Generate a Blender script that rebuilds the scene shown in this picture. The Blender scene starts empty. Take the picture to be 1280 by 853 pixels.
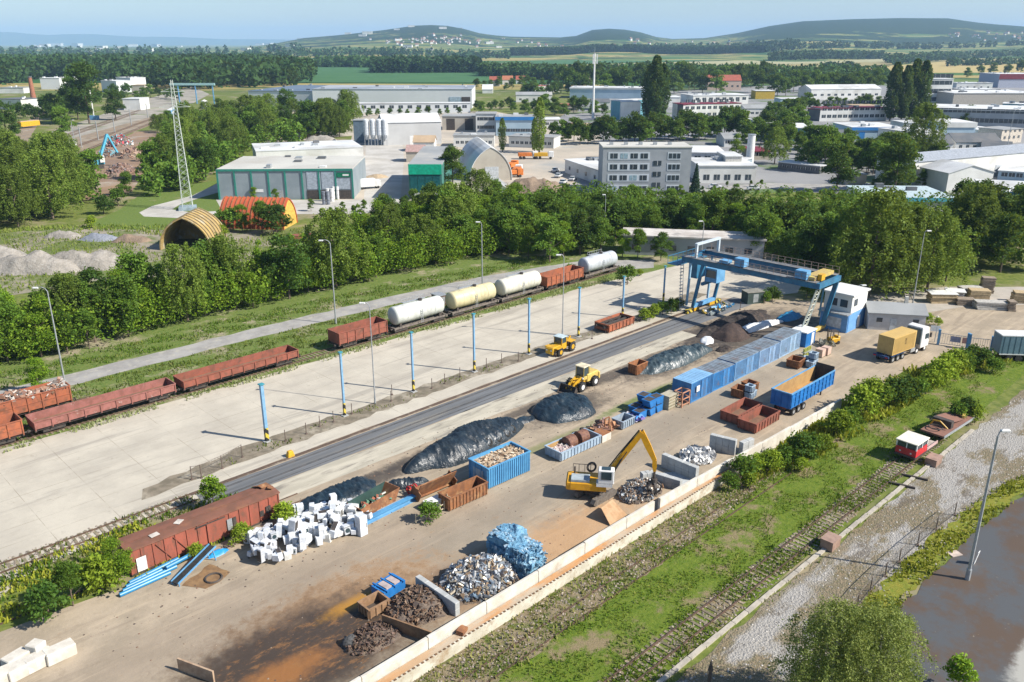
import bpy, bmesh, math, random
import numpy as np
from mathutils import Vector, Matrix, Euler
S = bpy.context.scene
COL = S.collection
# ---------------- camera, sky, sun, exposure ----------------
F_PX, CAM_H = 1050.0, 44.0
PITCH = math.atan((426.5 - 54) / F_PX)
cam_d = bpy.data.cameras.new('camera'); cam = bpy.data.objects.new('camera', cam_d); COL.objects.link(cam)
cam.location = (0, 0, CAM_H); cam.rotation_euler = (math.pi / 2 - PITCH, 0, 0)
cam_d.sensor_width = 36; cam_d.lens = 36 * F_PX / 1280; cam_d.clip_start = 1; cam_d.clip_end = 60000
S.camera = cam
SUN_AZ, SUN_EL = math.radians(107), math.radians(40)      # azimuth clockwise from +Y
w = bpy.data.worlds.new('World'); S.world = w; w.use_nodes = True
nt = w.node_tree; bg = nt.nodes['Background']
sky = nt.nodes.new('ShaderNodeTexSky'); sky.sky_type = 'NISHITA'; sky.sun_disc = False
sky.sun_elevation = SUN_EL; sky.sun_rotation = SUN_AZ; sky.altitude = 250; sky.air_density = 1.0; sky.dust_density = 0.7; sky.ozone_density = 4.0
nt.links.new(sky.outputs[0], bg.inputs[0]); bg.inputs[1].default_value = 0.088
sd = bpy.data.lights.new('sun', 'SUN'); sun = bpy.data.objects.new('sun', sd); COL.objects.link(sun)
sd.energy = 5.0; sd.angle = math.radians(0.5); sd.color = (1, 0.94, 0.85)
sdir = Vector((math.sin(SUN_AZ) * math.cos(SUN_EL), math.cos(SUN_AZ) * math.cos(SUN_EL), math.sin(SUN_EL)))
sun.rotation_euler = sdir.to_track_quat('Z', 'Y').to_euler(); sun.location = (100, -50, 120)
S.view_settings.view_transform = 'Standard'; S.view_settings.look = 'None'; S.view_settings.exposure = 0.70; S.view_settings.gamma = 1
S.render.resolution_x = 1024; S.render.resolution_y = 682
S.render.engine = 'CYCLES'
S.cycles.max_bounces = 5; S.cycles.diffuse_bounces = 2; S.cycles.glossy_bounces = 2; S.cycles.transmission_bounces = 2; S.cycles.transparent_max_bounces = 4; S.cycles.volume_bounces = 1

# ---------------- coordinates ----------------
def at(px, py, z=0.0):
    x = (px - 640) / F_PX; y = -(py - 426.5) / F_PX
    dy = math.cos(PITCH) + y * math.sin(PITCH); dz = -math.sin(PITCH) + y * math.cos(PITCH)
    t = (z - CAM_H) / dz
    return Vector((x * t, dy * t, z))
def height_at(d, pt):          # height above the ground at distance d seen at row pt
    s = (426.5 - pt) / F_PX
    return CAM_H + d * (s * math.cos(PITCH) - math.sin(PITCH)) / (math.cos(PITCH) + s * math.sin(PITCH))
def hz(px, pb, pt): return height_at(at(px, pb).y, pt)
YA = math.radians(45.4); YR = math.pi / 2 - YA     # yard axis
def W(u, v, z=0.0): return Vector((u * math.sin(YA) - v * math.cos(YA), u * math.cos(YA) + v * math.sin(YA), z))
def UV(px, py, z=0.0):
    p = at(px, py, z); return (p.x * math.sin(YA) + p.y * math.cos(YA), -p.x * math.cos(YA) + p.y * math.sin(YA))

# ---------------- materials ----------------
def N(nt, t, **k):
    n = nt.nodes.new(t)
    for a, b in k.items(): setattr(n, a, b)
    return n
def mixc(nt, fac, a, b, mode='MIX'):
    m = N(nt, 'ShaderNodeMix', data_type='RGBA', blend_type=mode)
    for sock, v in ((m.inputs[0], fac), (m.inputs[6], a), (m.inputs[7], b)):
        if hasattr(v, 'is_output'): nt.links.new(v, sock)
        elif isinstance(v, (int, float)): sock.default_value = v
        else: sock.default_value = (*v, 1)
    return m.outputs[2]
def ramp(nt, src, lo, hi, a=0.0, b=1.0):
    r = N(nt, 'ShaderNodeMapRange', interpolation_type='SMOOTHSTEP'); r.clamp = True
    nt.links.new(src, r.inputs[0]); r.inputs[1].default_value = lo; r.inputs[2].default_value = hi; r.inputs[3].default_value = a; r.inputs[4].default_value = b
    return r.outputs[0]
def mth(nt, op, a, b=0.0, c=None):
    m = N(nt, 'ShaderNodeMath', operation=op)
    for i, v in enumerate((a, b) if c is None else (a, b, c)):
        if hasattr(v, 'is_output'): nt.links.new(v, m.inputs[i])
        else: m.inputs[i].default_value = v
    return m.outputs[0]
def noise(nt, co, scale, detail=5, rough=.6, stretch=None, dist=0.0):
    if stretch:
        mp = N(nt, 'ShaderNodeMapping'); mp.inputs['Scale'].default_value = stretch; nt.links.new(co, mp.inputs[0]); co = mp.outputs[0]
    n = N(nt, 'ShaderNodeTexNoise'); nt.links.new(co, n.inputs[0]); n.inputs['Scale'].default_value = scale; n.inputs['Detail'].default_value = detail; n.inputs['Roughness'].default_value = rough; n.inputs['Distortion'].default_value = dist
    return n.outputs[0]
def newmat(name):
    m = bpy.data.materials.new(name); m.use_nodes = True; nt = m.node_tree
    b = nt.nodes['Principled BSDF']; tc = N(nt, 'ShaderNodeTexCoord')
    return m, nt, b, tc.outputs['Object']
_mc = {}
def mat(name, c1, c2=None, scale=1.5, rough=.75, metal=0.0, bump=0.0, c3=None, s3=.3, lo=.38, hi=.62, island=0.0, stretch=None, spec=.4, obj=0.0, dirt=0.0, dist=0.0, lo3=.5, hi3=.7):
    if name in _mc: return _mc[name]
    m, nt, b, co = newmat(name)
    c2 = c2 or tuple(x * .72 for x in c1)
    n1 = noise(nt, co, scale, 6, .62, stretch, dist)
    col = mixc(nt, ramp(nt, n1, lo, hi), c1, c2)
    if c3: col = mixc(nt, ramp(nt, noise(nt, co, s3, 6, .65, stretch), lo3, hi3), col, c3)
    if dirt: col = mixc(nt, ramp(nt, noise(nt, co, scale * 5, 6, .7), .5, .75, 0, dirt), col, (.12, .09, .06))
    if island or obj:
        if island:
            g = N(nt, 'ShaderNodeNewGeometry'); r = g.outputs['Random Per Island']
            k = island
        else:
            g = N(nt, 'ShaderNodeObjectInfo'); r = g.outputs['Random']; k = obj
        v = ramp(nt, r, 0, 1, 1 - k, 1 + k); r_ = nt.nodes[-1]; r_.interpolation_type = 'LINEAR'
        mul = N(nt, 'ShaderNodeVectorMath', operation='SCALE'); nt.links.new(col, mul.inputs[0]); nt.links.new(v, mul.inputs['Scale']); col = mul.outputs[0]
    nt.links.new(col, b.inputs['Base Color'])
    b.inputs['Roughness'].default_value = rough; b.inputs['Metallic'].default_value = metal
    b.inputs['Specular IOR Level'].default_value = spec
    if bump:
        bp = N(nt, 'ShaderNodeBump'); bp.inputs['Strength'].default_value = 1; bp.inputs['Distance'].default_value = bump
        nt.links.new(noise(nt, co, scale * 3, 6, .7, stretch), bp.inputs['Height']); nt.links.new(bp.outputs[0], b.inputs['Normal'])
    _mc[name] = m; return m
def pal(name, cols, rough=.5, metal=.0, scale=1.0):          # each loose piece takes one of a few colours
    if name in _mc: return _mc[name]
    m, nt, b, co = newmat(name)
    g = N(nt, 'ShaderNodeNewGeometry'); cr = N(nt, 'ShaderNodeValToRGB'); cr.color_ramp.interpolation = 'CONSTANT'
    el = cr.color_ramp.elements
    while len(el) < len(cols): el.new(0.5)
    for i, c in enumerate(cols): el[i].position = i / len(cols); el[i].color = (*c, 1)
    nt.links.new(g.outputs['Random Per Island'], cr.inputs[0])
    col = mixc(nt, ramp(nt, noise(nt, co, 3 * scale), .45, .7, 0, .6), cr.outputs[0], (.12, .075, .04))
    nt.links.new(col, b.inputs['Base Color']); b.inputs['Roughness'].default_value = rough; b.inputs['Metallic'].default_value = metal
    _mc[name] = m; return m
def leafmat(name, ca, cb, cc=None, trans=.33):
    if name in _mc: return _mc[name]
    m, nt, b, co = newmat(name)
    ca, cb, cc = [c and (min(.5, c[0] * 1.12), min(.5, c[1] * 1.16), c[2] * .85) for c in (ca, cb, cc)]
    g = N(nt, 'ShaderNodeNewGeometry'); oi = N(nt, 'ShaderNodeObjectInfo')
    col = mixc(nt, g.outputs['Random Per Island'], ca, cb)
    if cc: col = mixc(nt, ramp(nt, noise(nt, co, .55, 3), .5, .68, 0, .8), col, cc)
    v = mth(nt, 'MULTIPLY_ADD', oi.outputs['Random'], .5, .75)
    mul = N(nt, 'ShaderNodeVectorMath', operation='SCALE'); nt.links.new(col, mul.inputs[0]); nt.links.new(v, mul.inputs['Scale']); col = mul.outputs[0]
    nt.links.new(col, b.inputs['Base Color']); b.inputs['Roughness'].default_value = .7; b.inputs['Specular IOR Level'].default_value = .2
    tr = N(nt, 'ShaderNodeBsdfTranslucent'); nt.links.new(mixc(nt, .5, col, (.30, .34, .02)), tr.inputs[0])
    mx = N(nt, 'ShaderNodeMixShader'); mx.inputs[0].default_value = trans
    out = nt.nodes['Material Output']
    nt.links.new(b.outputs[0], mx.inputs[1]); nt.links.new(tr.outputs[0], mx.inputs[2]); nt.links.new(mx.outputs[0], out.inputs[0])
    _mc[name] = m; return m

# ---------------- mesh helpers ----------------
class MB:
    def __init__(s): s.v = []; s.f = []
    def add(s, vs, fs):
        o = len(s.v); s.v += [tuple(v) for v in vs]; s.f += [tuple(i + o for i in f) for f in fs]; return s
    def box(s, cx, cy, z0, sx, sy, h, rz=0.0, taper=1.0):      # centred in x/y, from z0 up
        vs = []
        c, n = math.cos(rz), math.sin(rz)
        for z, k in ((z0, 1), (z0 + h, taper)):
            for a, b in ((-1, -1), (1, -1), (1, 1), (-1, 1)):
                x, y = a * sx / 2 * k, b * sy / 2 * k; vs.append((cx + x * c - y * n, cy + x * n + y * c, z))
        return s.add(vs, [(3, 2, 1, 0), (4, 5, 6, 7), (0, 1, 5, 4), (1, 2, 6, 5), (2, 3, 7, 6), (3, 0, 4, 7)])
    def bx(s, x0, x1, y0, y1, z0, z1): return s.box((x0 + x1) / 2, (y0 + y1) / 2, z0, x1 - x0, y1 - y0, z1 - z0)
    def rbox(s, c, size, rot):                                 # freely rotated box
        R = Euler(rot).to_matrix(); vs = []
        for z in (-1, 1):
            for a, b in ((-1, -1), (1, -1), (1, 1), (-1, 1)):
                vs.append(Vector(c) + R @ Vector((a * size[0] / 2, b * size[1] / 2, z * size[2] / 2)))
        return s.add(vs, [(3, 2, 1, 0), (4, 5, 6, 7), (0, 1, 5, 4), (1, 2, 6, 5), (2, 3, 7, 6), (3, 0, 4, 7)])
    def beam(s, p, q, w, h=None):                              # box bar from p to q
        h = h or w; p, q = Vector(p), Vector(q); d = (q - p); L = d.length; d.normalize()
        side = d.cross(Vector((0, 0, 1)));
        if side.length < 1e-3: side = Vector((1, 0, 0))
        side.normalize(); up = side.cross(d)
        vs = [e + side * a * w / 2 + up * b * h / 2 for e in (p, q) for a, b in ((-1, -1), (1, -1), (1, 1), (-1, 1))]
        return s.add(vs, [(3, 2, 1, 0), (4, 5, 6, 7), (0, 1, 5, 4), (1, 2, 6, 5), (2, 3, 7, 6), (3, 0, 4, 7)])
    def cyl(s, p, q, r0, r1=None, n=10, cap=True):
        r1 = r0 if r1 is None else r1; p, q = Vector(p), Vector(q); d = (q - p).normalized()
        a = d.cross(Vector((0, 0, 1)));
        if a.length < 1e-3: a = Vector((1, 0, 0))
        a.normalize(); b = d.cross(a)
        vs = []
        for e, r in ((p, r0), (q, r1)):
            for i in range(n):
                t = 2 * math.pi * i / n; vs.append(e + a * math.cos(t) * r + b * math.sin(t) * r)
        fs = [(i, (i + 1) % n, n + (i + 1) % n, n + i) for i in range(n)]
        if cap: fs += [tuple(range(n - 1, -1, -1)), tuple(range(n, 2 * n))]
        return s.add(vs, fs)
    def tube(s, pts, r, n=8):
        for a, b in zip(pts[:-1], pts[1:]): s.cyl(a, b, r, r, n)
        return s
    def lathe(s, axis_p, d, prof, n=20):                       # profile of (distance along d, radius)
        p = Vector(axis_p); d = Vector(d).normalized(); a = d.cross(Vector((0, 0, 1)))
        if a.length < 1e-3: a = Vector((1, 0, 0))
        a.normalize(); b = d.cross(a); vs = []
        for l, r in prof:
            for i in range(n):
                t = 2 * math.pi * i / n; vs.append(p + d * l + a * math.cos(t) * r + b * math.sin(t) * r)
        fs = []
        for k in range(len(prof) - 1):
            for i in range(n): fs.append((k * n + i, k * n + (i + 1) % n, (k + 1) * n + (i + 1) % n, (k + 1) * n + i))
        fs += [tuple(range(n - 1, -1, -1)), tuple(range((len(prof) - 1) * n, len(prof) * n))]
        return s.add(vs, fs)
    def prism(s, prof, x0, x1, axis='x'):                      # profile in (y,z) extruded along x, or (x,z) along y
        n = len(prof); vs = []
        for e in (x0, x1):
            for a, b in prof: vs.append((e, a, b) if axis == 'x' else (a, e, b) if axis == 'y' else (a, b, e))
        return s.add(vs, [(i, (i + 1) % n, n + (i + 1) % n, n + i) for i in range(n)] + [tuple(range(n - 1, -1, -1)), tuple(range(n, 2 * n))])
    def torus(s, c, R, r, n=16, m=8, axis='z', rot=None):
        vs = []; 
        for i in range(n):
            t = 2 * math.pi * i / n
            for j in range(m):
                q = 2 * math.pi * j / m; x, y, z = (R + r * math.cos(q)) * math.cos(t), (R + r * math.cos(q)) * math.sin(t), r * math.sin(q)
                v = Vector((x, y, z)) if axis == 'z' else Vector((x, z, y))
                if rot is not None: v = Euler(rot).to_matrix() @ v
                vs.append(v + Vector(c))
        return s.add(vs, [(i * m + j, ((i + 1) % n) * m + j, ((i + 1) % n) * m + (j + 1) % m, i * m + (j + 1) % m) for i in range(n) for j in range(m)])
    def build(s, name, m, parent=None, loc=None, rz=None, smooth=False, bevel=0.0):
        me = bpy.data.meshes.new(name); me.from_pydata(s.v, [], s.f)
        bm = bmesh.new(); bm.from_mesh(me); bmesh.ops.recalc_face_normals(bm, faces=bm.faces)
        if bevel: bmesh.ops.bevel(bm, geom=bm.edges[:], offset=bevel, segments=1, affect='EDGES')
        bm.to_mesh(me); bm.free(); me.update()
        if smooth: me.polygons.foreach_set('use_smooth', [True] * len(me.polygons))
        o = bpy.data.objects.new(name, me); COL.objects.link(o); me.materials.append(m)
        if parent: o.parent = parent
        if loc is not None: o.location = loc
        if rz is not None: o.rotation_euler = (0, 0, rz)
        return o
def tag(o, label=None, cat=None, group=None, kind=None):
    if label: o['label'] = label
    if cat: o['category'] = cat
    if group: o['group'] = group
    if kind: o['kind'] = kind
    return o
def thing(name, label, cat, loc, rz=0.0, group=None):
    o = bpy.data.objects.new(name, None); COL.objects.link(o); o.empty_display_size = .5
    o.location = loc; o.rotation_euler = (0, 0, rz); return tag(o, label, cat, group)
def kids(o): return [c for c in COL.objects if c.parent == o]
_ch = {}
def copy_tree(o, loc=None, rz=None, label=None, group=None, scale=None):
    def cp(x, par):
        c = x.copy(); COL.objects.link(c)
        if par: c.parent = par; c.matrix_parent_inverse = x.matrix_parent_inverse
        if x.name not in _ch: _ch[x.name] = [y for y in ALLCH() if y.parent == x]
        for y in _ch[x.name]: cp(y, c)
        return c
    c = cp(o, None)
    if loc is not None: c.location = loc
    if rz is not None: c.rotation_euler = (0, 0, rz)
    if scale is not None: c.scale = scale if hasattr(scale, '__len__') else (scale,) * 3
    if label: c['label'] = label
    if group: c['group'] = group
    return c
def ALLCH(): return list(COL.objects)
def npmesh(name, V, Fq, m, parent=None, smooth=False):         # fast mesh from numpy, quads or triangles
    me = bpy.data.meshes.new(name); V = np.asarray(V, np.float32); Fq = np.asarray(Fq, np.int32); k = Fq.shape[1]
    me.vertices.add(len(V)); me.vertices.foreach_set('co', V.ravel()); me.loops.add(Fq.size); me.loops.foreach_set('vertex_index', Fq.ravel())
    me.polygons.add(len(Fq)); me.polygons.foreach_set('loop_start', np.arange(0, Fq.size, k, dtype=np.int32))
    me.update(calc_edges=True)
    if smooth: me.polygons.foreach_set('use_smooth', [True] * len(Fq))
    me.materials.append(m); o = bpy.data.objects.new(name, me); COL.objects.link(o)
    if parent: o.parent = parent
    return o
def cards(P, size, rng, up=.3, aspect=.6, blade=False):        # loose leaf clumps round points P
    n = len(P); size = np.broadcast_to(np.asarray(size, float), (n,))
    a = rng.normal(size=(n, 3)); a /= np.linalg.norm(a, axis=1)[:, None]
    b = rng.normal(size=(n, 3)); 
    if blade: a[:, :2] *= .45; a[:, 2] = abs(a[:, 2]) + .5; a /= np.linalg.norm(a, axis=1)[:, None]
    else: a[:, 2] *= (1 - up)
    b -= (a * b).sum(1)[:, None] * a; b /= np.linalg.norm(b, axis=1)[:, None]
    h = size[:, None] * .5
    if blade: V = np.stack([P - b * h * aspect, P + b * h * aspect, P + b * h * aspect * .5 + a * h * 2, P - b * h * aspect * .5 + a * h * 2], 1)
    else: V = np.stack([P - a * h - b * h * aspect * .4, P + b * h * aspect, P + a * h + b * h * aspect * .3, P - b * h * aspect], 1)
    return V.reshape(-1, 3), np.arange(4 * n).reshape(-1, 4)
def polymask(pts, P):                                          # points of P inside polygon
    x, y = P[:, 0], P[:, 1]; ins = np.zeros(len(P), bool); j = len(pts) - 1
    for i in range(len(pts)):
        xi, yi = pts[i]; xj, yj = pts[j]
        ins ^= ((yi > y) != (yj > y)) & (x < (xj - xi) * (y - yi) / (yj - yi + 1e-12) + xi); j = i
    return ins
def scatter_in(pts, dens, rng):
    a = np.array(pts); lo, hi = a.min(0), a.max(0); n = int((hi - lo).prod() * dens)
    P = rng.uniform(lo, hi, (n, 2)); return P[polymask(pts, P)]
def rough_poly(pts, step, amp, seed):
    r = random.Random(seed); out = []
    for i in range(len(pts)):
        a, b = Vector(pts[i]), Vector(pts[(i + 1) % len(pts)]); L = (b - a).length; k = max(1, int(L / step)); d = (b - a) / k
        nrm = Vector((-d.y, d.x)).normalized() if d.length else Vector((0, 0))
        for j in range(k):
            q = a + d * j
            if j: q = q + nrm * r.uniform(-amp, amp)
            out.append((q.x, q.y))
    return out
def sheet(name, pts, z, m, yard=True, kind='structure', rough=None, label=None, cat=None):
    if rough: pts = rough_poly(pts, rough[0], rough[1], rough[2])
    bm = bmesh.new(); vs = [bm.verts.new((x, y, z)) for x, y in pts]; f = bm.faces.new(vs); f.normal_update()
    if f.normal.z < 0: f.normal_flip()
    bmesh.ops.triangulate(bm, faces=bm.faces, ngon_method='EAR_CLIP')
    me = bpy.data.meshes.new(name); bm.to_mesh(me); bm.free(); me.materials.append(m)
    o = bpy.data.objects.new(name, me); COL.objects.link(o)
    if yard: o.rotation_euler = (0, 0, YR)
    tag(o, label, cat, None, kind); return o
def uvrect(u0, u1, v0, v1): return [(u0, v0), (u1, v0), (u1, v1), (u0, v1)]
def pix(*q): return [UV(*a) for a in q]
def YT(name, label, cat, u, v, rz=0.0, group=None, z=0.0): return thing(name, label, cat, W(u, v, z), YR + rz, group)
# ---------------- ground ----------------
def ground_mat():
    m, nt, b, co = newmat('open ground')
    n1 = noise(nt, co, .05, 8, .65); n2 = noise(nt, co, .9, 6, .7); n3 = noise(nt, co, .012, 5, .6)
    near = mixc(nt, ramp(nt, n2, .35, .65), (.09, .125, .025), (.17, .19, .05))
    near = mixc(nt, ramp(nt, n1, .5, .64), near, (.26, .22, .14))
    # field patchwork far out
    mp = N(nt, 'ShaderNodeMapping'); mp.inputs['Scale'].default_value = (.0014, .0068, 1); nt.links.new(co, mp.inputs[0])
    vo = N(nt, 'ShaderNodeTexVoronoi'); vo.inputs['Scale'].default_value = 1; vo.inputs['Randomness'].default_value = .85; nt.links.new(mp.outputs[0], vo.inputs[0])
    sp = N(nt, 'ShaderNodeSeparateColor'); nt.links.new(vo.outputs['Color'], sp.inputs[0])
    cr = N(nt, 'ShaderNodeValToRGB'); cr.color_ramp.interpolation = 'CONSTANT'; el = cr.color_ramp.elements
    cs = [(.04, .11, .03), (.26, .25, .08), (.07, .14, .035), (.34, .27, .10), (.12, .17, .05), (.03, .08, .03), (.20, .22, .08)]
    while len(el) < len(cs): el.new(.5)
    for i, c in enumerate(cs): el[i].position = i / len(cs); el[i].color = (*c, 1)
    nt.links.new(sp.outputs[0], cr.inputs[0])
    far = mixc(nt, ramp(nt, noise(nt, co, .006, 6, .7, (1, 2.5, 1)), .56, .6), cr.outputs[0], (.03, .065, .025))
    sx = N(nt, 'ShaderNodeSeparateXYZ'); nt.links.new(co, sx.inputs[0])
    col = mixc(nt, ramp(nt, sx.outputs[1], 750, 1000), near, far)
    # woods on the hills
    hh = mth(nt, 'ADD', sx.outputs[2], mth(nt, 'MULTIPLY', n3, 130))
    hh2 = mth(nt, 'ADD', hh, mth(nt, 'MULTIPLY', noise(nt, co, .0014, 6, .62, (1, 2.2, 1)), 420))
    wood = mixc(nt, ramp(nt, noise(nt, co, .05, 6, .8), .3, .7), (.010, .026, .014), (.030, .055, .024))
    col = mixc(nt, ramp(nt, hh2, 318, 332), col, wood)
    nt.links.new(col, b.inputs['Base Color']); b.inputs['Roughness'].default_value = .95; b.inputs['Specular IOR Level'].default_value = .1
    return m
RIDGE = [(-900, 62), (100, 61), (300, 60), (335, 56), (380, 48), (430, 44), (480, 38.5), (520, 33), (545, 32), (570, 34), (600, 42), (630, 46), (700, 47), (722, 45), (738, 38), (765, 36), (795, 39), (815, 46), (840, 49), (880, 48), (920, 42), (960, 33.5), (1000, 28), (1060, 25.5), (1120, 24), (1180, 24), (1225, 30), (1280, 34), (1500, 38), (2100, 46)]
def ridge_z(px, D): return max(0.0, height_at(D, np.interp(px, [a for a, _ in RIDGE], [b for _, b in RIDGE])))
DR = 6500.0
def terrain(px, Y):
    z = ridge_z(px, DR)
    w1 = math.sin(px * .011 + 1) * .25 + math.sin(px * .023) * .15
    t = (Y - 2300 - 900 * w1) / (DR - 2300 - 900 * w1); t = min(max(t, 0), 1); s = t * t * (3 - 2 * t)
    s *= 1 + .10 * math.sin(Y * .0016 + px * .01) * (1 - t)
    if Y > DR: s = max(.35, 1 - (Y - DR) / 3500)
    return z * s
KX = math.cos(PITCH) / F_PX
Ys = [-400, -150, 0, 100, 200, 300, 500, 700, 900, 1200, 1500, 1800, 2100] + list(np.arange(2300, 7400, 150)) + [8000, 9000, 10500, 12500, 16000, 20000]
pxs = list(np.arange(-1400, 2701, 20))
V = []; 
for Y in Ys:
    Yk = max(abs(Y), 700)
    for px in pxs: V.append(((px - 640) * KX * Yk, Y, terrain(px, Y) if Y > 0 else 0))
nx = len(pxs); Fq = [(j * nx + i, j * nx + i + 1, (j + 1) * nx + i + 1, (j + 1) * nx + i) for j in range(len(Ys) - 1) for i in range(nx - 1)]
g = npmesh('ground', V, Fq, ground_mat(), smooth=True); tag(g, kind='structure')
# faint far mountains
V = []; Fq = []
far_prof = [(-1500, 50), (-400, 45), (-60, 41), (20, 40), (60, 44), (120, 43), (180, 46), (260, 48), (340, 50), (500, 52), (900, 53), (1600, 51), (2700, 52)]
q = np.arange(-1500, 2701, 20)
for px in q:
    D = 19000; zt = height_at(D, np.interp(px, [a for a, _ in far_prof], [b for _, b in far_prof]) + .6 * math.sin(px * .05)); x = (px - 640) * KX * D
    V += [(x * .93, D * .93, -5), (x, D, max(zt, 40)), (x * 1.07, D * 1.07, -5)]
for i in range(len(q) - 1): Fq += [(3 * i, 3 * i + 3, 3 * i + 4, 3 * i + 1), (3 * i + 1, 3 * i + 4, 3 * i + 5, 3 * i + 2)]
tag(npmesh('mountains', V, Fq, mat('far mountain', (.05, .09, .06), (.08, .11, .06), scale=.002)), kind='structure')

def concrete_apron_mat():
    m, nt, b, co = newmat('apron concrete')
    base = mixc(nt, ramp(nt, noise(nt, co, .18, 8, .65), .35, .65), (.49, .45, .37), (.41, .375, .31))
    base = mixc(nt, ramp(nt, noise(nt, co, .09, 6, .6, (.35, 1.4, 1)), .50, .68, 0, .6), base, (.33, .30, .25))
    base = mixc(nt, ramp(nt, noise(nt, co, .16, 8, .72, (.16, 2.0, 1), .5), .53, .64, 0, .5), base, (.24, .22, .19))
    base = mixc(nt, ramp(nt, noise(nt, co, .5, 8, .8), .58, .68, 0, .5), base, (.22, .19, .15))
    base = mixc(nt, ramp(nt, noise(nt, co, 2.2, 6, .75), .5, .8, 0, .35), base, (.30, .26, .20))
    # slab joints
    bt = N(nt, 'ShaderNodeTexBrick'); nt.links.new(co, bt.inputs[0]); bt.offset = 0; bt.inputs['Scale'].default_value = 1
    bt.inputs['Brick Width'].default_value = 5.8; bt.inputs['Row Height'].default_value = 3.1; bt.inputs['Mortar Size'].default_value = .035; bt.inputs['Mortar Smooth'].default_value = .6
    jf = mth(nt, 'MULTIPLY', bt.outputs['Fac'], ramp(nt, noise(nt, co, .35, 4), .40, .6, .15, .85))
    base = mixc(nt, jf, base, (.21, .18, .13))
    nt.links.new(base, b.inputs['Base Color']); b.inputs['Roughness'].default_value = .9; b.inputs['Specular IOR Level'].default_value = .2
    return m
def blob(nt, co, cx, cy, rx, ry, nz, soft=.35, k=1.0):
    mp = N(nt, 'ShaderNodeMapping', vector_type='POINT'); mp.inputs['Location'].default_value = (-cx / rx, -cy / ry, 0); mp.inputs['Scale'].default_value = (1 / rx, 1 / ry, 0); nt.links.new(co, mp.inputs[0])
    ln = N(nt, 'ShaderNodeVectorMath', operation='LENGTH'); nt.links.new(mp.outputs[0], ln.inputs[0])
    d = mth(nt, 'ADD', ln.outputs['Value'], mth(nt, 'MULTIPLY', mth(nt, 'SUBTRACT', nz, .5), 1.9))
    return ramp(nt, d, 1 - soft, 1 + soft, k, 0)
def yard_mat():
    m, nt, b, co = newmat('dusty yard')
    nz = noise(nt, co, .22, 8, .7); nf = noise(nt, co, .9, 8, .72); st = noise(nt, co, .35, 8, .7, (.22, 1.6, 1), .4)
    base = mixc(nt, ramp(nt, nz, .35, .65), (.39, .32, .235), (.29, .24, .175))
    base = mixc(nt, ramp(nt, st, .48, .66, 0, .75), base, (.24, .195, .145))
    base = mixc(nt, ramp(nt, noise(nt, co, .5, 8, .75, (.12, 2.6, 1), .3), .52, .64, 0, .55), base, (.47, .38, .27))
    base = mixc(nt, ramp(nt, nf, .55, .72, 0, .45), base, (.19, .15, .10))
    # wheel-worn darker lane along the middle
    base = mixc(nt, blob(nt, co, 70, 52.5, 48, 2.6, st, .5, .55), base, (.22, .19, .15))
    base = mixc(nt, blob(nt, co, 30, 56.5, 22, 3.2, st, .5, .5), base, (.25, .20, .15))
    # rust dust near the wall
    base = mixc(nt, blob(nt, co, 50, 45.0, 12, 3.2, nf, .6, .7), base, (.43, .25, .12))
    base = mixc(nt, blob(nt, co, 30, 50.5, 10, 4.5, nf, .4, .6), base, (.36, .19, .07))
    # oily black ground with an orange core
    base = mixc(nt, blob(nt, co, 26, 48.5, 10.5, 5.6, nf, .55, .9), base, (.10, .07, .05))
    base = mixc(nt, blob(nt, co, 25, 48.3, 9, 4.6, nz, .3, .9), base, (.05, .038, .03))
    base = mixc(nt, ramp(nt, noise(nt, co, .8, 8, .8, (.5, 1.2, 1)), .60, .68, 0, .30), base, (.30, .15, .05))
    base = mixc(nt, blob(nt, co, 22.5, 47.6, 4.4, 1.4, nf, .6, .8), base, (.30, .13, .04))
    base = mixc(nt, ramp(nt, mth(nt, 'MULTIPLY', blob(nt, co, 26, 48.5, 11, 6, nf, .5, 1), noise(nt, co, 1.1, 8, .8, (.6, 1.3, 1))), .5, .62, 0, .6), base, (.26, .13, .05))
    base = mixc(nt, blob(nt, co, 31.8, 51.0, 2.6, .7, nf, .6, .8), base, (.38, .19, .03))
    base = mixc(nt, blob(nt, co, 41, 46.5, 6, 3, nz, .5, .6), base, (.10, .06, .04))
    # black crumbs round the tarps and coal
    for (cx, cy, rx, ry, k) in ((43, 67.0, 9, 1.3, .85), (55, 67.7, 10, 1.2, .8), (72, 68.3, 11, .9, .75), (74, 65, 7, 3.2, .75), (86, 68.2, 9, 1.2, .8), (97, 66, 10, 3.4, .8), (113, 68, 9, 4.5, .9), (119, 64, 14, 6.5, .85)):
        base = mixc(nt, blob(nt, co, cx, cy, rx, ry, nf, .4, k), base, (.055, .047, .042))
    base = mixc(nt, blob(nt, co, 84, 60.3, 9, .8, nf, .5, .8), base, (.10, .15, .03))
    base = mixc(nt, blob(nt, co, 60, 59.9, 12, .6, nf, .5, .6), base, (.12, .15, .04))
    nt.links.new(base, b.inputs['Base Color'])
    wet = blob(nt, co, 26, 49, 9, 4.8, nz, .35, 1)
    nt.links.new(ramp(nt, wet, 0, 1, .95, .62), b.inputs['Roughness']); b.inputs['Specular IOR Level'].default_value = .25
    bp = N(nt, 'ShaderNodeBump'); bp.inputs['Distance'].default_value = .06; nt.links.new(nf, bp.inputs['Height']); nt.links.new(bp.outputs[0], b.inputs['Normal'])
    return m
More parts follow.
